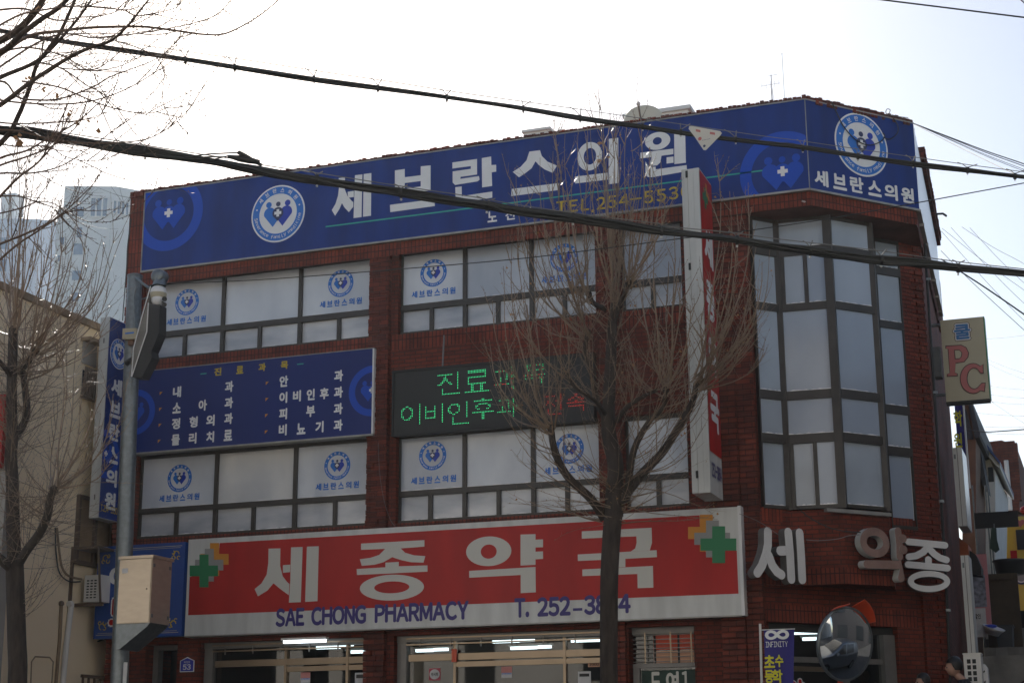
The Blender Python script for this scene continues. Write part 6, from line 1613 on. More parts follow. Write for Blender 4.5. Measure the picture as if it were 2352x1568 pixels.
# ---- generic vehicle body
def vehicle(root, prof, belt, hw, hwt, x_wheels, wr, paint, M4, cab_x=None, glass=True):
    """prof: (x, z) side outline of bonnet, windscreen, roof, tail; belt line height; half widths low/high"""
    P_ = lambda x, y, z_: M4 @ Vector((x, y, z_))
    n = len(prof); mb = MB(); vs = []
    zlow = 0.28
    for x, z_ in prof:
        k = min(1, max(0, (z_ - belt) / 0.6)); wt = hw + (hwt - hw) * k
        zb_ = min(belt, z_)
        ring = [(-hw * 0.93, zlow), (-hw, zlow + 0.18), (-hw, zb_ - 0.02), (-wt, z_ - 0.06 if z_ > belt + .1 else z_ - 0.03), (-wt * 0.82, z_), (0, z_ + 0.025), (wt * 0.82, z_), (wt, z_ - 0.06 if z_ > belt + .1 else z_ - 0.03), (hw, zb_ - 0.02), (hw, zlow + 0.18), (hw * 0.93, zlow)]
        vs += [P_(x, y, z2) for y, z2 in ring]
    m_ = 11
    fs = [(i * m_ + j, i * m_ + j + 1, (i + 1) * m_ + j + 1, (i + 1) * m_ + j) for i in range(n - 1) for j in range(m_ - 1)]
    fs += [tuple(range(m_))[::-1], tuple(range((n - 1) * m_, n * m_))]
    mb.add(vs, fs, paint, False); mb.build('body', root)
    for x in x_wheels:
        for sg in (-1, 1):
            w_ = MB(); w_.lathe(P_(x, sg * (hw - 0.17), wr), (M4.to_3x3() @ Vector((0, sg, 0))), [(wr * 0.62, 0.19), (wr * 0.95, 0.19), (wr, 0.16), (wr, 0.02), (wr * 0.6, 0.0)], 'rubber', 28); ow = w_.build('wheel', root)
            r_ = MB(); r_.lathe(P_(x, sg * (hw - 0.17), wr), (M4.to_3x3() @ Vector((0, sg, 0))), [(0, 0.20), (0.05, 0.20), (0.07, 0.17), (wr * 0.35, 0.165), (wr * 0.5, 0.18), (wr * 0.62, 0.185)], 'galv', 20); r_.build('rim', ow)
    return P_
# ---- yellow van
q = on_y(2322, 1250, 15.0)
YV = thing('yellow_van', 'yellow minibus parked up the alley, cropped by the right edge', 'van', (q.x + 1.1, 16.8, gz(3.5, 16.8)))
vx = on_y(2306, 1250, 15.0).x
zt_ = on_y(2330, 1178, 15.0).z; zbv = on_y(2330, 1400, 15.0).z
M4 = Matrix.Translation((vx + 0.92, 15.0, zbv - 0.3)) @ Matrix.Rotation(rad(90), 4, 'Z')
H_ = zt_ - zbv + 0.3
prof = [(0, 0.9), (0.02, 1.25), (0.10, H_ - 0.25), (0.25, H_ - 0.05), (1.5, H_), (3.4, H_), (3.9, H_ - 0.1), (4.5, 1.25), (4.75, 1.0), (4.8, 0.5)]
Pv = vehicle(YV, prof, 1.2, 0.92, 0.82, (0.95, 3.9), 0.33, 'van_yellow', M4)
fv = FY(15.0)
mb = MB(); p0, p1 = fv.px(*Z9(682, 500)), fv.px(*Z9(860, 330)); mb.fbox(fv, p0[0], p0[0] + 1.3, p0[1], p1[1], 0.0, 0.03, 'dark_glass'); mb.build('rear_window', YV)
mb = MB(); p0, p1 = fv.px(*Z9(632, 590)), fv.px(*Z9(678, 505)); mb.fbox(fv, p0[0], p1[0], p0[1], p1[1], 0.0, 0.05, 'tail_red'); mb.build('tail_light', YV)
mb = MB(); p0 = fv.px(*Z9(712, 718)); mb.disc(fv, p0[0], p0[1], 0.17, 0.03, 'logo_dark', 24); mb.disc(fv, p0[0], p0[1], 0.13, 0.034, 'letter_white', 24); mb.disc(fv, p0[0], p0[1], 0.10, 0.038, 'cross_grey', 24); mb.build('badge', YV)
mb = MB(); p0 = fv.px(*Z9(705, 285)); s_ = 0.11
ht_ = [(p0[0] + s_ * 0.06 * 16 * math.sin(t_) ** 3, p0[1] + s_ * 0.06 * (13 * math.cos(t_) - 5 * math.cos(2 * t_) - 2 * math.cos(3 * t_) - math.cos(4 * t_))) for t_ in [2 * math.pi * i / 28 for i in range(28)]]
mb.poly(fv, [ht_], 0.03, 'pc_pink'); mb.build('heart_sticker', YV)
mb = MB(); p0 = fv.px(*Z9(735, 182)); mb.ball(fv.P(p0[0], p0[1], 0.0), 0.10, 'tail_red', 14); mb.build('roof_light', YV)

# ---- silver car standing to the right of the corner (seen in the mirror)
CX, CY, CA = 3.5, -2.0, 226
gr = gz(CX, CY) - 0.03
SC_ = thing('silver_car', 'silver hatchback whose reflection fills the round traffic mirror', 'car', (CX, CY, gr))
M4 = Matrix.Translation((CX, CY, gr)) @ Matrix.Rotation(rad(CA), 4, 'Z')
prof = [(2.0, 0.55), (1.98, 0.72), (1.75, 0.88), (1.05, 1.05), (0.95, 1.08), (0.25, 1.50), (-0.2, 1.58), (-1.2, 1.58), (-1.75, 1.48), (-1.98, 1.05), (-2.02, 0.6)]
Pc = vehicle(SC_, prof, 1.0, 0.86, 0.66, (1.25, -1.25), 0.31, 'car_silver', M4)
mb = MB(); mb.quad([Pc(1.0, -0.68, 1.095), Pc(1.0, 0.68, 1.095), Pc(0.30, 0.56, 1.505), Pc(0.30, -0.56, 1.505)], 'dark_glass'); mb.build('windscreen', SC_)
for sg in (-1, 1):
    mb = MB(); y = 0.80 * sg; yt = 0.70 * sg
    mb.quad([Pc(0.80, y * 1.06, 1.04), Pc(0.0, y * 1.06, 1.04), Pc(0.0, yt * 1.0, 1.46), Pc(0.28, yt * 1.0, 1.44)], 'dark_glass'); mb.quad([Pc(-0.08, y * 1.06, 1.04), Pc(-1.0, y * 1.06, 1.06), Pc(-1.0, yt, 1.47), Pc(-0.08, yt, 1.47)], 'dark_glass'); mb.build('side_window', SC_)
    mb = MB(); mb.ball(Pc(1.82, 0.62 * sg, 0.76), 0.15, 'lamp_clear', 14, sx=1.2, sy=1.2, sz=0.8); mb.build('headlight', SC_)
    mb = MB(); mb.ball(Pc(0.72, 0.95 * sg, 1.07), 0.09, 'car_silver', 12, sx=0.8); mb.build('wing_mirror', SC_)
    mb = MB(); mb.tube([Pc(-0.05, 0.875 * sg, 0.92), Pc(-0.22, 0.875 * sg, 0.93)], 0.016, 'galv', 6); mb.build('door_handle', SC_)
mb = MB(); mb.add([Pc(2.03, -0.26, 0.50), Pc(2.03, 0.26, 0.50), Pc(2.03, 0.26, 0.62), Pc(2.03, -0.26, 0.62)], [(0, 1, 2, 3)], 'letter_white'); mb.build('number_plate', SC_)

# ================================================================== OPPOSITE SIDE OF THE ROAD (sunlit, seen in glass and mirror)
for i, (x0, x1, h, mn, lb) in enumerate(((-42, -20, 17, 'opposite_cream', 'cream sunlit block across the road, leftmost in the shop glass reflections'), (-19.6, -7, 14, 'opposite_white', 'white ribbed block across the road reflected in the left doors'),
                                         (-6.6, 9, 16, 'opposite_cream', 'cream block across the road reflected in the middle doors'), (9.4, 26, 12, 'opposite_white', 'white block across the road reflected behind the car in the mirror'))):
    ob = thing('opposite_building', lb, 'building', ((x0 + x1) / 2, -36, 0))
    mb = MB(); mb.box(x0, x1, -42, -30, -0.1, h, mn); mb.build('wall', ob)
    mb = MB(); mb.box(x0 - 0.1, x1 + 0.1, -42.1, -29.9, h + 0.002, h + 0.3, 'grey_plaster'); mb.build('roof', ob)
    k = x0 + 1.6
    while k < x1 - 1.5:
        for z_ in (1.0, 4.6, 8.2, 11.8):
            if z_ + 2.0 < h: m_ = MB(); m_.box(k, k + 1.1, -29.998, -29.95, z_, z_ + 1.5, 'dark_glass'); m_.build('window', ob)
        k += 4.4

ob = thing('opposite_building', 'unseen tall cream block added right of the camera to bounce sunlight', 'building', (19, -18, 1.0))  # added out of view: its sunlit side throws light onto the beige wall
mb = MB(); mb.box(12, 26, -27, -9, 0.0, 19, 'opposite_cream'); mb.build('wall', ob)
for k in range(4):
    for z_ in (3, 7, 11, 15): m_ = MB(); m_.box(11.95, 11.998, -25.5 + k * 4.3, -24 + k * 4.3, z_, z_ + 1.6, 'dark_glass'); m_.build('window', ob)
ob = thing('corner_building', 'dark brick building across the alley mouth, seen only in the traffic mirror', 'building', (15, 5, 1.4))
mb = MB(); mb.box(9, 22, -4, 16, 0.5, 9.5, 'tile_dark'); mb.build('wall', ob)
for k in range(4):
    for z_ in (2.6, 5.8): m_ = MB(); m_.box(8.95, 9.0 - 0.002, -3 + k * 4, -1 + k * 4, z_, z_ + 1.6, 'dark_glass'); m_.build('window', ob)

# ================================================================== PEOPLE
def skin_mesh(name, pts, edges, radii, mname, parent, sub=2):
    me = bpy.data.meshes.new(name); me.from_pydata([tuple(p_) for p_ in pts], edges, []); o = bpy.data.objects.new(name, me); COL.objects.link(o)
    sk = o.modifiers.new('skin', 'SKIN'); sk.use_smooth_shade = True
    for i, r in enumerate(radii): me.skin_vertices[0].data[i].radius = r if isinstance(r, tuple) else (r, r)
    me.skin_vertices[0].data[0].use_root = True
    ss = o.modifiers.new('sub', 'SUBSURF'); ss.levels = sub; ss.render_levels = sub
    dg = bpy.context.evaluated_depsgraph_get(); nm = bpy.data.meshes.new_from_object(o.evaluated_get(dg)); nm.name = name
    bpy.data.objects.remove(o); nm.materials.clear(); nm.materials.append(MATS[mname])
    for p_ in nm.polygons: p_.use_smooth = True; p_.material_index = 0
    o2 = bpy.data.objects.new(name, nm); COL.objects.link(o2)
    if parent is not None:
        o2.parent = parent; o2.matrix_parent_inverse = wm(parent).inverted()
    return o2
def person(label, head, ang, coat, bow=0.0, hat=False):
    """walking figure; head: centre of the head in space, ang: heading"""
    g0 = gz(head.x, head.y) + 0.12 if head.x < 1.2 else gz(head.x, head.y)
    f_ = Vector((math.cos(rad(ang)), math.sin(rad(ang)), 0)); s_ = Vector((-f_.y, f_.x, 0)); u_ = Vector((0, 0, 1))
    ht = (head.z - g0) / 0.93
    o = thing('person', label, 'person', (head.x, head.y, g0))
    k = ht / 1.65
    neck = head - u_ * 0.16 * k - f_ * (0.04 + bow * 0.10); chest = neck - u_ * 0.24 * k - f_ * (bow * 0.22); hip = Vector((chest.x, chest.y, g0 + 0.86 * k)) - f_ * bow * 0.16
    P_ = [hip, hip + u_ * 0.16 * k, chest, neck, ]
    R3 = [(0.15, 0.12), (0.145, 0.12), (0.165, 0.13), (0.06, 0.06)]
    E_ = [(0, 1), (1, 2), (2, 3)]
    for sg in (-1, 1):
        sh = chest + s_ * 0.17 * sg * k + u_ * 0.12 * k; el = sh + s_ * 0.06 * sg - u_ * 0.27 * k + f_ * 0.05 * sg; wr_ = el - u_ * 0.22 * k + f_ * (0.10 + 0.06 * sg)
        b_ = len(P_); P_ += [sh, el, wr_]; R3 += [0.075, 0.055, 0.042]; E_ += [(2, b_), (b_, b_ + 1), (b_ + 1, b_ + 2)]
    for sg in (-1, 1):
        th = hip + s_ * 0.09 * sg * k - u_ * 0.08; kn = th - u_ * 0.37 * k + f_ * (0.08 + 0.08 * sg); an = Vector((kn.x, kn.y, g0 + 0.08)) + f_ * (0.10 * sg - 0.06); to = an + f_ * 0.17 - u_ * 0.04
        b_ = len(P_); P_ += [th, kn, an, to]; R3 += [0.095, 0.065, 0.045, 0.035]; E_ += [(0, b_), (b_, b_ + 1), (b_ + 1, b_ + 2), (b_ + 2, b_ + 3)]
    skin_mesh('body', P_, E_, R3, coat, o)
    # head with face
    mb = MB(); mb.ball(head, 0.098 * k, 'skin', 20, sx=1.0, sy=0.86, sz=1.22); mb.tube([neck - u_ * 0.02, head - u_ * 0.06], [0.055, 0.05], 'skin', 12)
    mb.ball(head + f_ * 0.095 * k - u_ * 0.015, 0.018, 'skin', 8, sz=1.5)
    for sg in (-1, 1): mb.ball(head + s_ * 0.09 * sg * k - u_ * 0.01, 0.025, 'skin', 8, sx=0.7, sy=0.5, sz=1.4)
    mb.build('head', o)
    mb = MB()
    for sg in (-1, 1): mb.ball(head + f_ * 0.088 * k + s_ * 0.035 * sg, 0.011, 'hair_black', 8)
    mb.build('eyes', o)
    mb = MB(); mb.tube([head + f_ * 0.088 - u_ * 0.065 - s_ * 0.022, head + f_ * 0.094 - u_ * 0.065, head + f_ * 0.088 - u_ * 0.065 + s_ * 0.022], 0.005, 'pc_pink', 5); mb.build('mouth', o)
    mb = MB(); random.seed(int(ang)); hc = head + u_ * 0.028 - f_ * 0.022
    n = 18; vs = []
    for i in range(10):
        p_ = math.pi * 0.66 * i / 9
        for j in range(n):
            q_ = 2 * math.pi * j / n; r_ = 0.118 * k * (1 + 0.03 * math.sin(j * 5.1 + i * 2.3))
            dz = math.cos(p_) * 1.12
            if math.cos(q_) > 0.35: dz = max(dz, 0.28)
            vs.append(hc + f_ * r_ * math.sin(p_) * math.cos(q_) + s_ * r_ * 0.93 * math.sin(p_) * math.sin(q_) + u_ * r_ * dz)
    mb.add(vs, [(i * n + j, (i + 1) * n + j, (i + 1) * n + (j + 1) % n, i * n + (j + 1) % n) for i in range(9) for j in range(n)], 'hair_black', True); mb.build('hair', o)
    # hands with fingers
    for sg in (-1, 1):
        w_ = P_[4 + (0 if sg < 0 else 3) + 2]
        pts = [w_, w_ - u_ * 0.06 + f_ * 0.01]; E2 = [(0, 1)]; rr = [0.026, (0.034, 0.018)]
        for i in range(4):
            b_ = len(pts); o1 = pts[1] + f_ * (0.026 - 0.017 * i) - u_ * 0.012; pts += [o1, o1 - u_ * (0.045 - 0.006 * abs(i - 1)) + s_ * -0.008 * sg, o1 - u_ * (0.072 - 0.008 * abs(i - 1)) + s_ * -0.024 * sg]; rr += [0.010, 0.009, 0.0075]; E2 += [(1, b_), (b_, b_ + 1), (b_ + 1, b_ + 2)]
        b_ = len(pts); pts += [pts[0] - u_ * 0.03 + f_ * 0.03, pts[0] - u_ * 0.065 + f_ * 0.045]; rr += [0.011, 0.009]; E2 += [(0, b_), (b_, b_ + 1)]
        skin_mesh('hand', pts, E2, rr, 'skin', o, 1)
    mb = MB(); mb.lathe(neck - u_ * 0.05, u_ + f_ * 0.1, [(0.10, -0.04), (0.085, 0.02), (0.075, 0.05), (0.062, 0.05)], coat, 16); mb.build('collar', o)
    return o
person('person in a dark navy coat with black hair, stooping leftwards at the lower right', at_d(2189, 1532, 24.5), 195, 'coat_navy', 1.0)
person('person with black hair in black, only the head top showing left of the navy coat', at_d(2118, 1566, 24.2), 200, 'coat_black', 0.3)

# ================================================================== BARE TREES
def limb(mb, pts, r0, r1, mn, n=7):
    P_ = smooth([Vector(p_) for p_ in pts], 4); k = len(P_) - 1
    mb.tube(P_, [r0 + (r1 - r0) * i / k for i in range(k + 1)], mn, n)
    return P_
RND = random.Random(11)
def shoot(mb, o, d, L, r, up=0.5, wig=0.12, mn='twig', side=(3, 6), sl=(0.15, 0.45), tips=None, seg=9, spur=True, droop=0.0):
    """one year-old whip: starts along d, bends upward, carries side twigs and short spurs"""
    d = Vector(d).normalized(); p_ = Vector(o); pts = [p_.copy()]; st = L / seg
    for i in range(seg):
        d = (d + Vector((RND.uniform(-wig, wig), RND.uniform(-wig, wig), RND.uniform(-wig, wig) + up * 0.22 - droop * 0.1))).normalized()
        p_ = p_ + d * st; pts.append(p_.copy())
    mb.tube(pts, [r * (1 - 0.78 * i / seg) for i in range(seg + 1)], mn, 4, cap=False)
    for k in range(RND.randint(*side)):
        i = RND.randint(1, seg - 1); t_ = (pts[i + 1] - pts[i - 1]).normalized()
        q = (t_ * RND.uniform(0.3, 0.9) + Vector((RND.uniform(-1, 1), RND.uniform(-1, 1), RND.uniform(-0.4, 0.7)))).normalized()
        l2 = RND.uniform(*sl); s = 4; a = pts[i].copy(); sp = [a.copy()]
        for j in range(s):
            q = (q + Vector((RND.uniform(-.15, .15), RND.uniform(-.15, .15), RND.uniform(-.05, .22)))).normalized(); a = a + q * l2 / s; sp.append(a.copy())
        mb.tube(sp, [r * 0.42 * (1 - 0.6 * j / s) for j in range(s + 1)], mn, 3, cap=False)
        if tips is not None: tips.append(sp[-1])
    if spur:
        for i in range(1, seg):
            t_ = RND.random(); c = pts[i] * (1 - t_) + pts[i + 1] * t_
            q = Vector((RND.uniform(-1, 1), RND.uniform(-1, 1), RND.uniform(-0.2, 1))).normalized(); mb.tube([c, c + q * 0.022], [r * 0.6 + 0.002, 0.002], mn, 3, cap=False)
    if tips is not None: tips.append(pts[-1])
    return pts
def leaves(mb, spots, n, size):
    for k in range(n):
        c = RND.choice(spots) + Vector((RND.uniform(-.03, .03), RND.uniform(-.03, .03), -0.03)); a = RND.uniform(0, 6.28); s = size * RND.uniform(0.6, 1.3)
        u = Vector((math.cos(a), math.sin(a), RND.uniform(-.4, .4))) * s; w = Vector((-math.sin(a) * .5, math.cos(a) * .5, -1)).normalized() * s
        mb.add([c, c + u * .7 + w * .9, c + w * 1.2 + u * 0.1, c - u * .6 + w * .8], [(0, 1, 2), (0, 2, 3)], 'dead_leaf')

# ---- ginkgo in front of the facade
Yt = -2.4
def K(t, x, y, dy=0.0): return on_y(*T(t, x, y), Yt + dy)
base = K('33', 668, 1568); base2 = Vector((base.x + 0.01, Yt, 1.35))
GK = thing('bare_tree', 'bare ginkgo tree with dark trunk and upright twigs in front of the pharmacy sign', 'tree', base2)
tr_ = MB(); tw = MB(); lv = MB(); tips = []
wpx = lambda px: px / 3.0 / 2 / FOC * 21.6
TRK = limb(tr_, [base2, base, K('33', 668, 1100), K('33', 670, 850), K('33', 685, 560), K('33', 700, 400)], wpx(128), wpx(135), 'bark', 12)
M1 = limb(tr_, [K('33', 700, 420), K('33', 705, 250), K('33', 712, 60), K('23', 665, 1400), K('23', 668, 1180), K('23', 682, 900), K('23', 690, 700), K('23', 705, 520)], wpx(140), wpx(60), 'bark', 10)
knob = [K('23', 715, 490)]
limbs = {
 'l1': ([K('33', 640, 440), K('33', 545, 300, -.1), K('33', 405, 170, -.2), K('33', 330, 60, -.25), K('23', 285, 1500, -.3), K('23', 270, 1390, -.3)], 72, 48),
 'l2': ([K('23', 660, 1350), K('23', 590, 1200, .3), K('23', 545, 980, .35), K('23', 505, 830, .4), K('23', 525, 720, .4)], 50, 34),
 'r1': ([K('33', 740, 330), K('33', 850, 180, .1), K('33', 960, 60, .2), K('23', 1050, 1530, .25), K('23', 1170, 1340, .3), K('23', 1240, 1210, .35), K('23', 1270, 1080, .4)], 78, 40),
 'r2': ([K('33', 800, 220), K('23', 840, 1530, -.3), K('23', 950, 1330, -.35), K('23', 1040, 1240, -.4), K('23', 1060, 1120, -.4)], 56, 30),
 'r3': ([K('23', 720, 1330), K('23', 800, 1230, -.4), K('23', 910, 1160, -.5), K('23', 1000, 1120, -.5)], 40, 22),
 'u1': ([K('23', 640, 560), K('23', 560, 520, .2), K('23', 530, 460, .2)], 44, 36),
 'u2': ([K('23', 700, 640), K('23', 755, 500, -.1), K('23', 810, 380, -.15)], 46, 28),
 'l3': ([K('23', 655, 1300), K('23', 560, 1180, -.5), K('23', 430, 1100, -.7), K('23', 380, 1000, -.8)], 34, 18)}
LP_ = {}
for k_, (pts, w0, w1) in limbs.items(): LP_[k_] = limb(tr_, pts, wpx(w0), wpx(w1), 'bark', 8)
for k_ in ('l1', 'l2', 'r1', 'r2', 'u1', 'u2'): tr_.ball(LP_[k_][-1], wpx(52), 'bark', 10); knob.append(LP_[k_][-1])
axis = Vector((base.x, Yt, 0))
# long whips rising from the pollard heads and along the limbs (traced fan of the crown)
tgt = [(1130, 640, '13'), ]
def aim(src, px, py, dy, r=0.012, side=(4, 8), sl=(0.15, 0.5), bow=0.18):
    """a whip that rises from src to a measured tip, bowing outward first"""
    e_ = on_y(px, py, Yt + dy); src = Vector(src); L = (e_ - src).length
    out = Vector((e_.x - src.x, e_.y - src.y, 0)); out = out * bow
    n = 12; pts = []
    ph = RND.uniform(0, 6); am = L * 0.012
    for i in range(n + 1):
        t_ = i / n
        b = src.lerp(e_, t_) + out * (math.sin(math.pi * t_) * 1.2) - Vector((0, 0, 1)) * L * 0.10 * math.sin(math.pi * t_) * (1 if out.length > 0.05 else 0.2)
        pts.append(b + Vector((math.sin(ph + 9 * t_), math.cos(ph + 7 * t_), 0)) * am * t_)
    tw.tube(pts, [r * (1 - 0.75 * i / n) for i in range(n + 1)], 'twig', 5, cap=False)
    for k in range(RND.randint(*side)):
        i = RND.randint(2, n - 1); t_ = (pts[i + 1] - pts[i - 1]).normalized()
        q = (t_ * RND.uniform(0.6, 1.2) + Vector((RND.uniform(-1, 1), RND.uniform(-1, 1), RND.uniform(-0.2, 0.5)))).normalized()
        shoot(tw, pts[i], q, RND.uniform(*sl) * 1.6, r * 0.5, 0.7, 0.16, 'twig', (1, 3), (0.08, 0.25), tips, 6, True)
    for i in range(1, n):
        q = Vector((RND.uniform(-1, 1), RND.uniform(-1, 1), RND.uniform(0, 1))).normalized(); tw.tube([pts[i], pts[i] + q * 0.025], [r * 0.5, 0.002], 'twig', 3, cap=False)
    tips.append(pts[-1])
random.seed(8)
l1, l2, r1, r2, u1, u2 = (LP_[k_][-1] for k_ in ('l1', 'l2', 'r1', 'r2', 'u1', 'u2'))
top = knob[0]
fan = [  # source, tip position
 (l1, 1132, 690), (l1, 1150, 610), (l1, 1172, 560), (l1, 1195, 520), (l1, 1208, 620), (l1, 1165, 800), (l1, 1140, 850), (l1, 1230, 560), (l1, 1255, 650), (l1, 1290, 760), (l1, 1120, 780), (l1, 1215, 700),
 (l2, 1186, 405), (l2, 1215, 430), (l2, 1236, 362), (l2, 1250, 480), (l2, 1275, 400), (l2, 1265, 347), (l2, 1300, 440), (l2, 1320, 520), (l2, 1200, 560),
 (u1, 1278, 270), (u1, 1298, 300), (u1, 1330, 290), (u1, 1345, 335), (u1, 1310, 380), (u1, 1262, 420),
 (top, 1376, 214), (top, 1381, 206), (top, 1406, 255), (top, 1414, 258), (top, 1361, 300), (top, 1390, 310), (top, 1420, 330), (top, 1440, 292), (top, 1350, 360), (top, 1395, 400), (top, 1432, 410),
 (u2, 1471, 228), (u2, 1478, 300), (u2, 1453, 320), (u2, 1446, 380), (u2, 1490, 360), (u2, 1520, 370), (u2, 1528, 450), (u2, 1500, 440),
 (r2, 1500, 560), (r2, 1530, 600), (r2, 1545, 520), (r2, 1470, 600), (r2, 1480, 700), (r2, 1560, 640), (r2, 1585, 700), (r2, 1440, 760), (r2, 1515, 760),
 (r1, 1650, 362), (r1, 1682, 440), (r1, 1700, 470), (r1, 1725, 420), (r1, 1735, 560), (r1, 1745, 640), (r1, 1752, 600), (r1, 1660, 560), (r1, 1630, 620), (r1, 1690, 640), (r1, 1720, 700), (r1, 1758, 790), (r1, 1700, 800), (r1, 1610, 720), (r1, 1640, 760), (r1, 1775, 560), (r1, 1670, 700)]
for src, px, py in fan:
    aim(src + Vector((RND.uniform(-.07, .07), RND.uniform(-.07, .07), RND.uniform(-.12, .1))), px, py, RND.uniform(-0.9, 0.9), RND.uniform(0.011, 0.018))
for k_, cnt in (('l1', 20), ('l2', 18), ('r1', 25), ('r2', 20), ('r3', 17), ('l3', 17), ('u1', 8), ('u2', 9)):
    P_ = LP_[k_]
    for j in range(cnt):
        c = RND.choice(P_[len(P_) // 5:]); o_ = (c - axis); o_.z = 0; o_ = o_.normalized() if o_.length > .05 else Vector((1, 0, 0))
        shoot(tw, c, o_ * RND.uniform(0.4, 1.2) + Vector((RND.uniform(-.9, .9), RND.uniform(-.9, .9), RND.uniform(-.1, 1.0))), RND.uniform(0.6, 1.9), RND.uniform(0.0045, 0.010), 0.7, 0.13, 'twig', (3, 6), (0.12, 0.4), tips)
for P_, cnt in ((M1, 52),):
    for j in range(cnt):
        c = RND.choice(P_[4:]); shoot(tw, c, Vector((RND.uniform(-1, 1), RND.uniform(-1, 1), RND.uniform(0.0, 0.8))), RND.uniform(0.4, 1.6), RND.uniform(0.004, 0.009), 0.65, 0.13, 'twig', (2, 6), (0.12, 0.4), tips)
# fine drooping twigs low on the fork
for j in range(46):
    c = K('33', RND.uniform(640, 800), RND.uniform(150, 480)); a = RND.choice((-1, 1))
    shoot(tw, c, Vector((a * RND.uniform(0.5, 1), RND.uniform(-.8, .5), RND.uniform(-.25, .45))), RND.uniform(0.4, 1.6), RND.uniform(0.004, 0.009), RND.uniform(-0.1, 0.6), 0.14, 'twig', (2, 4), (0.12, 0.35), tips)
leaves(lv, tips, 260, 0.028)
for px, py in ((1380, 322), (1373, 361)):
    c = on_y(px, py, Yt); leaves(lv, [c], 5, 0.06)
tr_.build('trunk', GK); tw.build('crown', GK); lv.build('dead_leaves', GK)

# ---- tree at the left edge
Yl = -4.2
def KL(t, x, y, dy=0.0): return on_y(*T(t, x, y), Yl + dy)
b0_ = KL('31', 120, 1568); b1_ = Vector((b0_.x, Yl, 1.35))
LT = thing('bare_tree', 'bare forked tree with a stubby side limb in front of the beige building', 'tree', b1_)
tr_ = MB(); tw = MB(); tips = []
wl = lambda px: px / 3.0 / 2 / FOC * 24.2
limb(tr_, [b1_, b0_, KL('31', 115, 1250), KL('31', 105, 900), KL('31', 100, 720)], wl(128), wl(118), 'bark', 12)
LPm = limb(tr_, [KL('31', 100, 740), KL('31', 90, 500), KL('31', 85, 200), KL('31', 75, 0), KL('21', 85, 1450), KL('21', 80, 1200), KL('21', 85, 950), KL('21', 92, 700)], wl(100), wl(66), 'bark', 10)
LPr = limb(tr_, [KL('31', 120, 760), KL('31', 180, 660, -.2), KL('31', 270, 540, -.4), KL('31', 325, 420, -.5), KL('31', 345, 300, -.55), KL('31', 372, 235, -.6)], wl(66), wl(48), 'bark', 9)
LPl = limb(tr_, [KL('31', 90, 790), KL('31', 20, 730, -.2), KL('31', -60, 640, -.3), KL('31', -160, 400, -.4)], wl(70), wl(50), 'bark', 9)
LPs = limb(tr_, [KL('21', 75, 1500), KL('21', 135, 1400, .3), KL('21', 185, 1280, .35), KL('21', 170, 1080, .4), KL('21', 160, 1010, .4)], wl(58), wl(44), 'bark', 9)
LPt = limb(tr_, [KL('21', 125, 1000, .3), KL('21', 190, 930, .3), KL('21', 245, 850, .3)], wl(50), wl(36), 'bark', 8)
LPu = limb(tr_, [KL('21', 80, 1030), KL('21', 20, 950, -.3), KL('21', -60, 860, -.5)], wl(36), wl(30), 'bark', 8)
for P_ in (LPm, LPr, LPs, LPt): tr_.ball(P_[-1], wl(60), 'bark', 10)
def aimL(src, px, py, dy, r, **kw):
    global Yt
    Yo = Yt; Yt = Yl; aim(src, px, py, dy, r, **kw); Yt = Yo
kt, ks, kr, kq = LPm[-1], LPs[-1], LPr[-1], LPt[-1]
for src, px, py in [(kt, 33, 330), (kt, 40, 310), (kt, 52, 360), (kt, 62, 370), (kt, 66, 330), (kt, 78, 315), (kt, 20, 400), (kt, 8, 470), (kt, 90, 420), (kt, 112, 400), (kt, 135, 455), (kt, -30, 520), (kt, 56, 300), (kt, 70, 450),
                    (kq, 100, 520), (kq, 128, 450), (kq, 150, 470), (kq, 182, 430), (kq, 175, 520), (kq, 208, 520), (kq, 232, 550), (kq, 246, 562), (kq, 270, 530), (kq, 282, 528), (kq, 255, 640), (kq, 232, 690), (kq, 150, 560), (kq, 200, 600),
                    (ks, 90, 640), (ks, 60, 700), (ks, 200, 690), (ks, 232, 760), (ks, 110, 560), (ks, 250, 700), (ks, 170, 760),
                    (kr, 181, 785), (kr, 225, 870), (kr, 265, 905), (kr, 297, 870), (kr, 236, 960), (kr, 150, 800), (kr, 250, 1060), (kr, 190, 900), (kr, 130, 900), (kr, 165, 700)]:
    aimL(src + Vector((RND.uniform(-.08, .08), RND.uniform(-.08, .08), RND.uniform(-.15, .1))), px, py, RND.uniform(-0.8, 0.8), RND.uniform(0.010, 0.018), sl=(0.15, 0.5))
for P_, cnt in ((LPm, 95), (LPr, 60), (LPs, 60), (LPt, 34), (LPl, 20), (LPu, 14)):
    for j in range(cnt):
        c = RND.choice(P_[2:]); shoot(tw, c, Vector((RND.uniform(-1, 1), RND.uniform(-1, 1), RND.uniform(-.3, .7))), RND.uniform(0.5, 1.7), RND.uniform(0.0035, 0.008), RND.uniform(0.1, 0.8), 0.12, 'twig', (2, 6), (0.12, 0.45), tips)
for j in range(36):
    c = KL('31', RND.uniform(310, 372), RND.uniform(240, 520), -.5); shoot(tw, c, Vector((RND.choice((-1, 1)) * RND.uniform(.4, 1), RND.uniform(-.6, .6), RND.uniform(-.2, .5))), RND.uniform(0.4, 1.5), RND.uniform(0.003, 0.006), RND.uniform(-0.2, 0.7), 0.13, 'twig', (1, 4), (0.1, 0.35), tips)
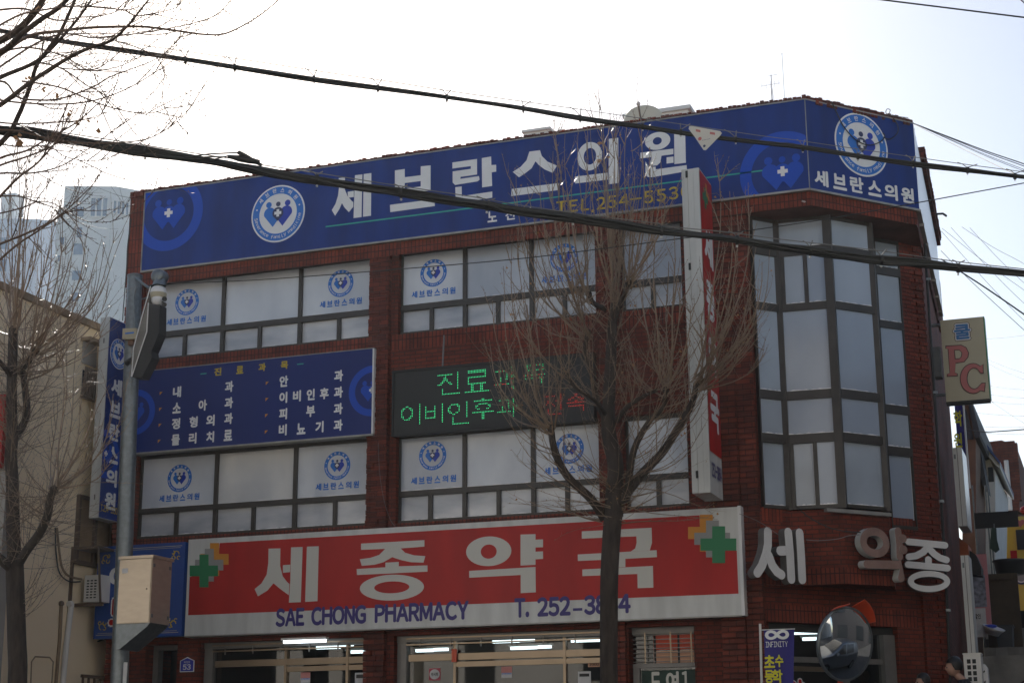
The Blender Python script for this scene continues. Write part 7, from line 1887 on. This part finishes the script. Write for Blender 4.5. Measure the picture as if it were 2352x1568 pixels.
for j in range(12):
    c = KL('31', RND.uniform(160, 200), RND.uniform(880, 1120)); shoot(tw, c, Vector((RND.uniform(.3, 1), RND.uniform(-.5, .5), RND.uniform(0.1, .8))), RND.uniform(0.4, 1.1), 0.005, 0.5, 0.12, 'twig', (1, 4), (0.1, 0.4), tips)
tr_.build('trunk', LT); tw.build('crown', LT)

# ---- big tree near the camera, reaching in from the upper left
D0 = 12.0
NT_b = at_d(-420, 1500, D0); NT_b = Vector((NT_b.x, NT_b.y, gz(NT_b.x, NT_b.y)))
NT = thing('overhanging_tree', 'near bare tree whose long branches hang over the cable bundles', 'tree', NT_b)
tr_ = MB(); tw = MB(); lv = MB(); tips = []
def A(x, y, dd=0.0): return at_d(x / 3.0, y / 3.0, D0 + dd)
TRK = limb(tr_, [NT_b, at_d(-400, 1000, D0), at_d(-350, 500, D0), at_d(-300, 100, D0), at_d(-290, -300, D0)], 0.20, 0.11, 'bark', 12)
wn = lambda px: px / 3.0 / 2 / FOC * D0
BR = [ # traced branches: width at start, width at end, depth drift, points
 (62, 40, 0.2, [(-880, 900), (-400, 560), (-60, 320), (100, 225), (220, 110), (300, -10), (340, -120)]),
 (50, 26, -.4, [(-880, 700), (-300, 420), (0, 360), (150, 235), (290, 130), (400, 60), (500, -40)]),
 (44, 14, 0.5, [(-880, 1000), (-300, 690), (0, 535), (250, 425), (430, 255), (560, 100), (650, -30)]),
 (40, 10, -.8, [(-900, 1200), (-300, 900), (0, 725), (200, 575), (430, 425), (620, 330), (760, 285), (880, 180), (960, 80), (1040, -20)]),
 (48, 22, 0.9, [(-900, 1500), (-250, 1180), (30, 960), (130, 790), (210, 590), (260, 440), (400, 250), (500, 40), (540, -60)]),
 (30, 5, -.2, [(-880, 760), (-300, 560), (0, 380), (200, 250), (420, 215), (620, 192), (860, 185), (1020, 188), (1250, 218), (1400, 238), (1540, 236), (1680, 175), (1800, 100), (1920, 0), (1990, -80)]),
 (18, 4, .4, [(-300, 640), (-60, 500), (250, 300), (450, 235), (640, 262), (800, 250), (1000, 225), (1250, 180), (1420, 135), (1520, 85), (1610, -20)]),
 (20, 4, .7, [(-300, 700), (0, 560), (120, 668), (250, 690), (420, 680), (640, 600), (760, 530), (900, 478), (1050, 420), (1180, 330), (1250, 220)]),
 (16, 4, -.5, [(-250, 620), (0, 690), (250, 715), (500, 715), (700, 680), (900, 600), (1100, 480), (1210, 400)]),
 (14, 3, .2, [(150, 560), (400, 600), (620, 690), (760, 740), (900, 772), (1020, 780), (1120, 757), (1250, 680)]),
 (16, 3, .8, [(-200, 800), (0, 845), (200, 852), (420, 842), (580, 825), (690, 795), (730, 700)]),
 (14, 3, -.3, [(-200, 900), (100, 900), (350, 960), (560, 985), (800, 985), (985, 965), (1080, 930), (1180, 870), (1280, 780), (1362, 660)]),
 (22, 4, .1, [(-250, 1230), (0, 1090), (180, 1040), (320, 960), (520, 850), (700, 690), (820, 560)]),
 (20, 4, -.6, [(-250, 1260), (0, 1140), (200, 1075), (370, 1000), (520, 880), (620, 740)]),
 (18, 3, .5, [(-250, 1240), (0, 1195), (180, 1195), (300, 1180), (430, 1140), (560, 1060), (700, 960), (850, 850)]),
 (12, 3, .9, [(0, 990), (120, 1010), (330, 1010), (450, 1080), (600, 1110), (720, 1095), (820, 1060)]),
 (16, 3, -.9, [(-200, 300), (100, 120), (300, 70), (520, 45), (760, 60), (880, 70), (1020, 20), (1100, -30)]),
 (18, 3, .3, [(-200, 100), (150, 60), (380, 140), (560, 120), (700, 110), (850, 60), (940, -20)]),
 (16, 3, -.1, [(-200, 430), (150, 330), (420, 380), (540, 450), (650, 510), (720, 560)]),
 (14, 3, .6, [(250, 430), (420, 470), (600, 590), (700, 640), (780, 720), (830, 760)]),
 (22, 6, -.7, [(-200, 1600), (-40, 1400), (120, 1230), (250, 1130), (360, 1010), (430, 900), (470, 800)]),
 (12, 3, .2, [(-100, 1480), (0, 1470), (160, 1430), (260, 1390), (360, 1400), (480, 1470), (600, 1525), (720, 1530), (800, 1515), (920, 1460), (1090, 1290)]),
 (20, 4, -.4, [(-150, 1720), (0, 1570 + 110), (200, 1600), (360, 1520), (500, 1410), (640, 1270), (700, 1180)]),
 (20, 4, .4, [(-120, 1900), (100, 1700), (250, 1600), (400, 1500), (560, 1400), (640, 1330)]),
 (14, 3, 0, [(-100, 1360), (100, 1350), (220, 1380), (360, 1430), (420, 1500)]),
 (12, 3, .3, [(860, 70), (940, 110), (1070, 90), (1200, 60), (1260, 10)]),
 (10, 3, .5, [(800, 285), (950, 330), (1080, 400), (1130, 500), (1120, 620), (1145, 880)]),
 (10, 3, -.5, [(470, 420), (560, 480), (680, 470), (760, 420), (900, 415), (1010, 300)])]
for i, (w0, w1, dd, pts) in enumerate(BR):
    P_ = smooth([A(x, y, dd + 0.10 * math.sin(j + i)) for j, (x, y) in enumerate(pts)], 5)
    k = len(P_) - 1; r0, r1 = wn(w0), wn(w1)
    dest = tr_ if w0 >= 40 else tw
    dest.tube(P_, [(r0 + (r1 - r0) * (j / k) ** 0.8) for j in range(k + 1)], 'bark' if w0 >= 40 else 'twig_near', 8 if w0 >= 40 else 6)
    for j in range(2, k):                      # short spurs
        if RND.random() < 0.8:
            q = (U_ * RND.uniform(-1, 1) + R_ * RND.uniform(-1, 1) + F_ * RND.uniform(-.5, .5)).normalized(); rr = r0 + (r1 - r0) * j / k
            tw.tube([P_[j], P_[j] + q * (rr + 0.012)], [rr * 0.6 + 0.002, 0.0025], 'twig_near', 4, cap=False)
    nch = 11 if w0 >= 40 else 6
    for c in range(nch):
        j = RND.randint(k // 5, k - 2); t_ = (P_[j + 1] - P_[j - 1]).normalized()
        q = t_ * RND.uniform(0.4, 1.0) + (U_ * RND.uniform(-0.8, 1) + F_ * RND.uniform(-.9, .9)) * RND.uniform(0.4, 1)
        px_, py_ = proj(P_[j])
        L = RND.uniform(0.25, 1.0) * (1.0 if px_ < 300 else 0.6)
        shoot(tw, P_[j], q, L, RND.uniform(0.0025, 0.0055), RND.uniform(-0.1, 0.6), 0.10, 'twig_near', (1, 4), (0.06, 0.3), tips, 8, True)
for x, y in ((180, 490), (360, 610), (430, 630), (310, 575), (515, 790), (640, 800), (480, 740), (700, 860), (270, 100), (310, 20)):
    leaves(lv, [A(x, y)], 2, 0.034)
leaves(lv, [A(130, 890, .9), A(120, 915, .9)], 6, 0.05)
tr_.build('trunk', NT); tw.build('crown', NT); lv.build('dead_leaves', NT)

# ================================================================== HAZE
m = bpy.data.materials.new('haze'); m.use_nodes = True; t = m.node_tree
t.nodes.remove(t.nodes['Principled BSDF'])
pv = t.nodes.new('ShaderNodeVolumePrincipled'); pv.inputs['Color'].default_value = (0.86, 0.92, 1.0, 1); pv.inputs['Density'].default_value = 0.00027; pv.inputs['Anisotropy'].default_value = 0.55
t.links.new(pv.outputs[0], t.nodes['Material Output'].inputs['Volume'])
MATS['haze'] = m
mb = MB(); mb.box(-320, 120, -80, 320, -1.0, 84.0, 'haze')
hz = mb.build('haze'); struct(hz, 'stuff')
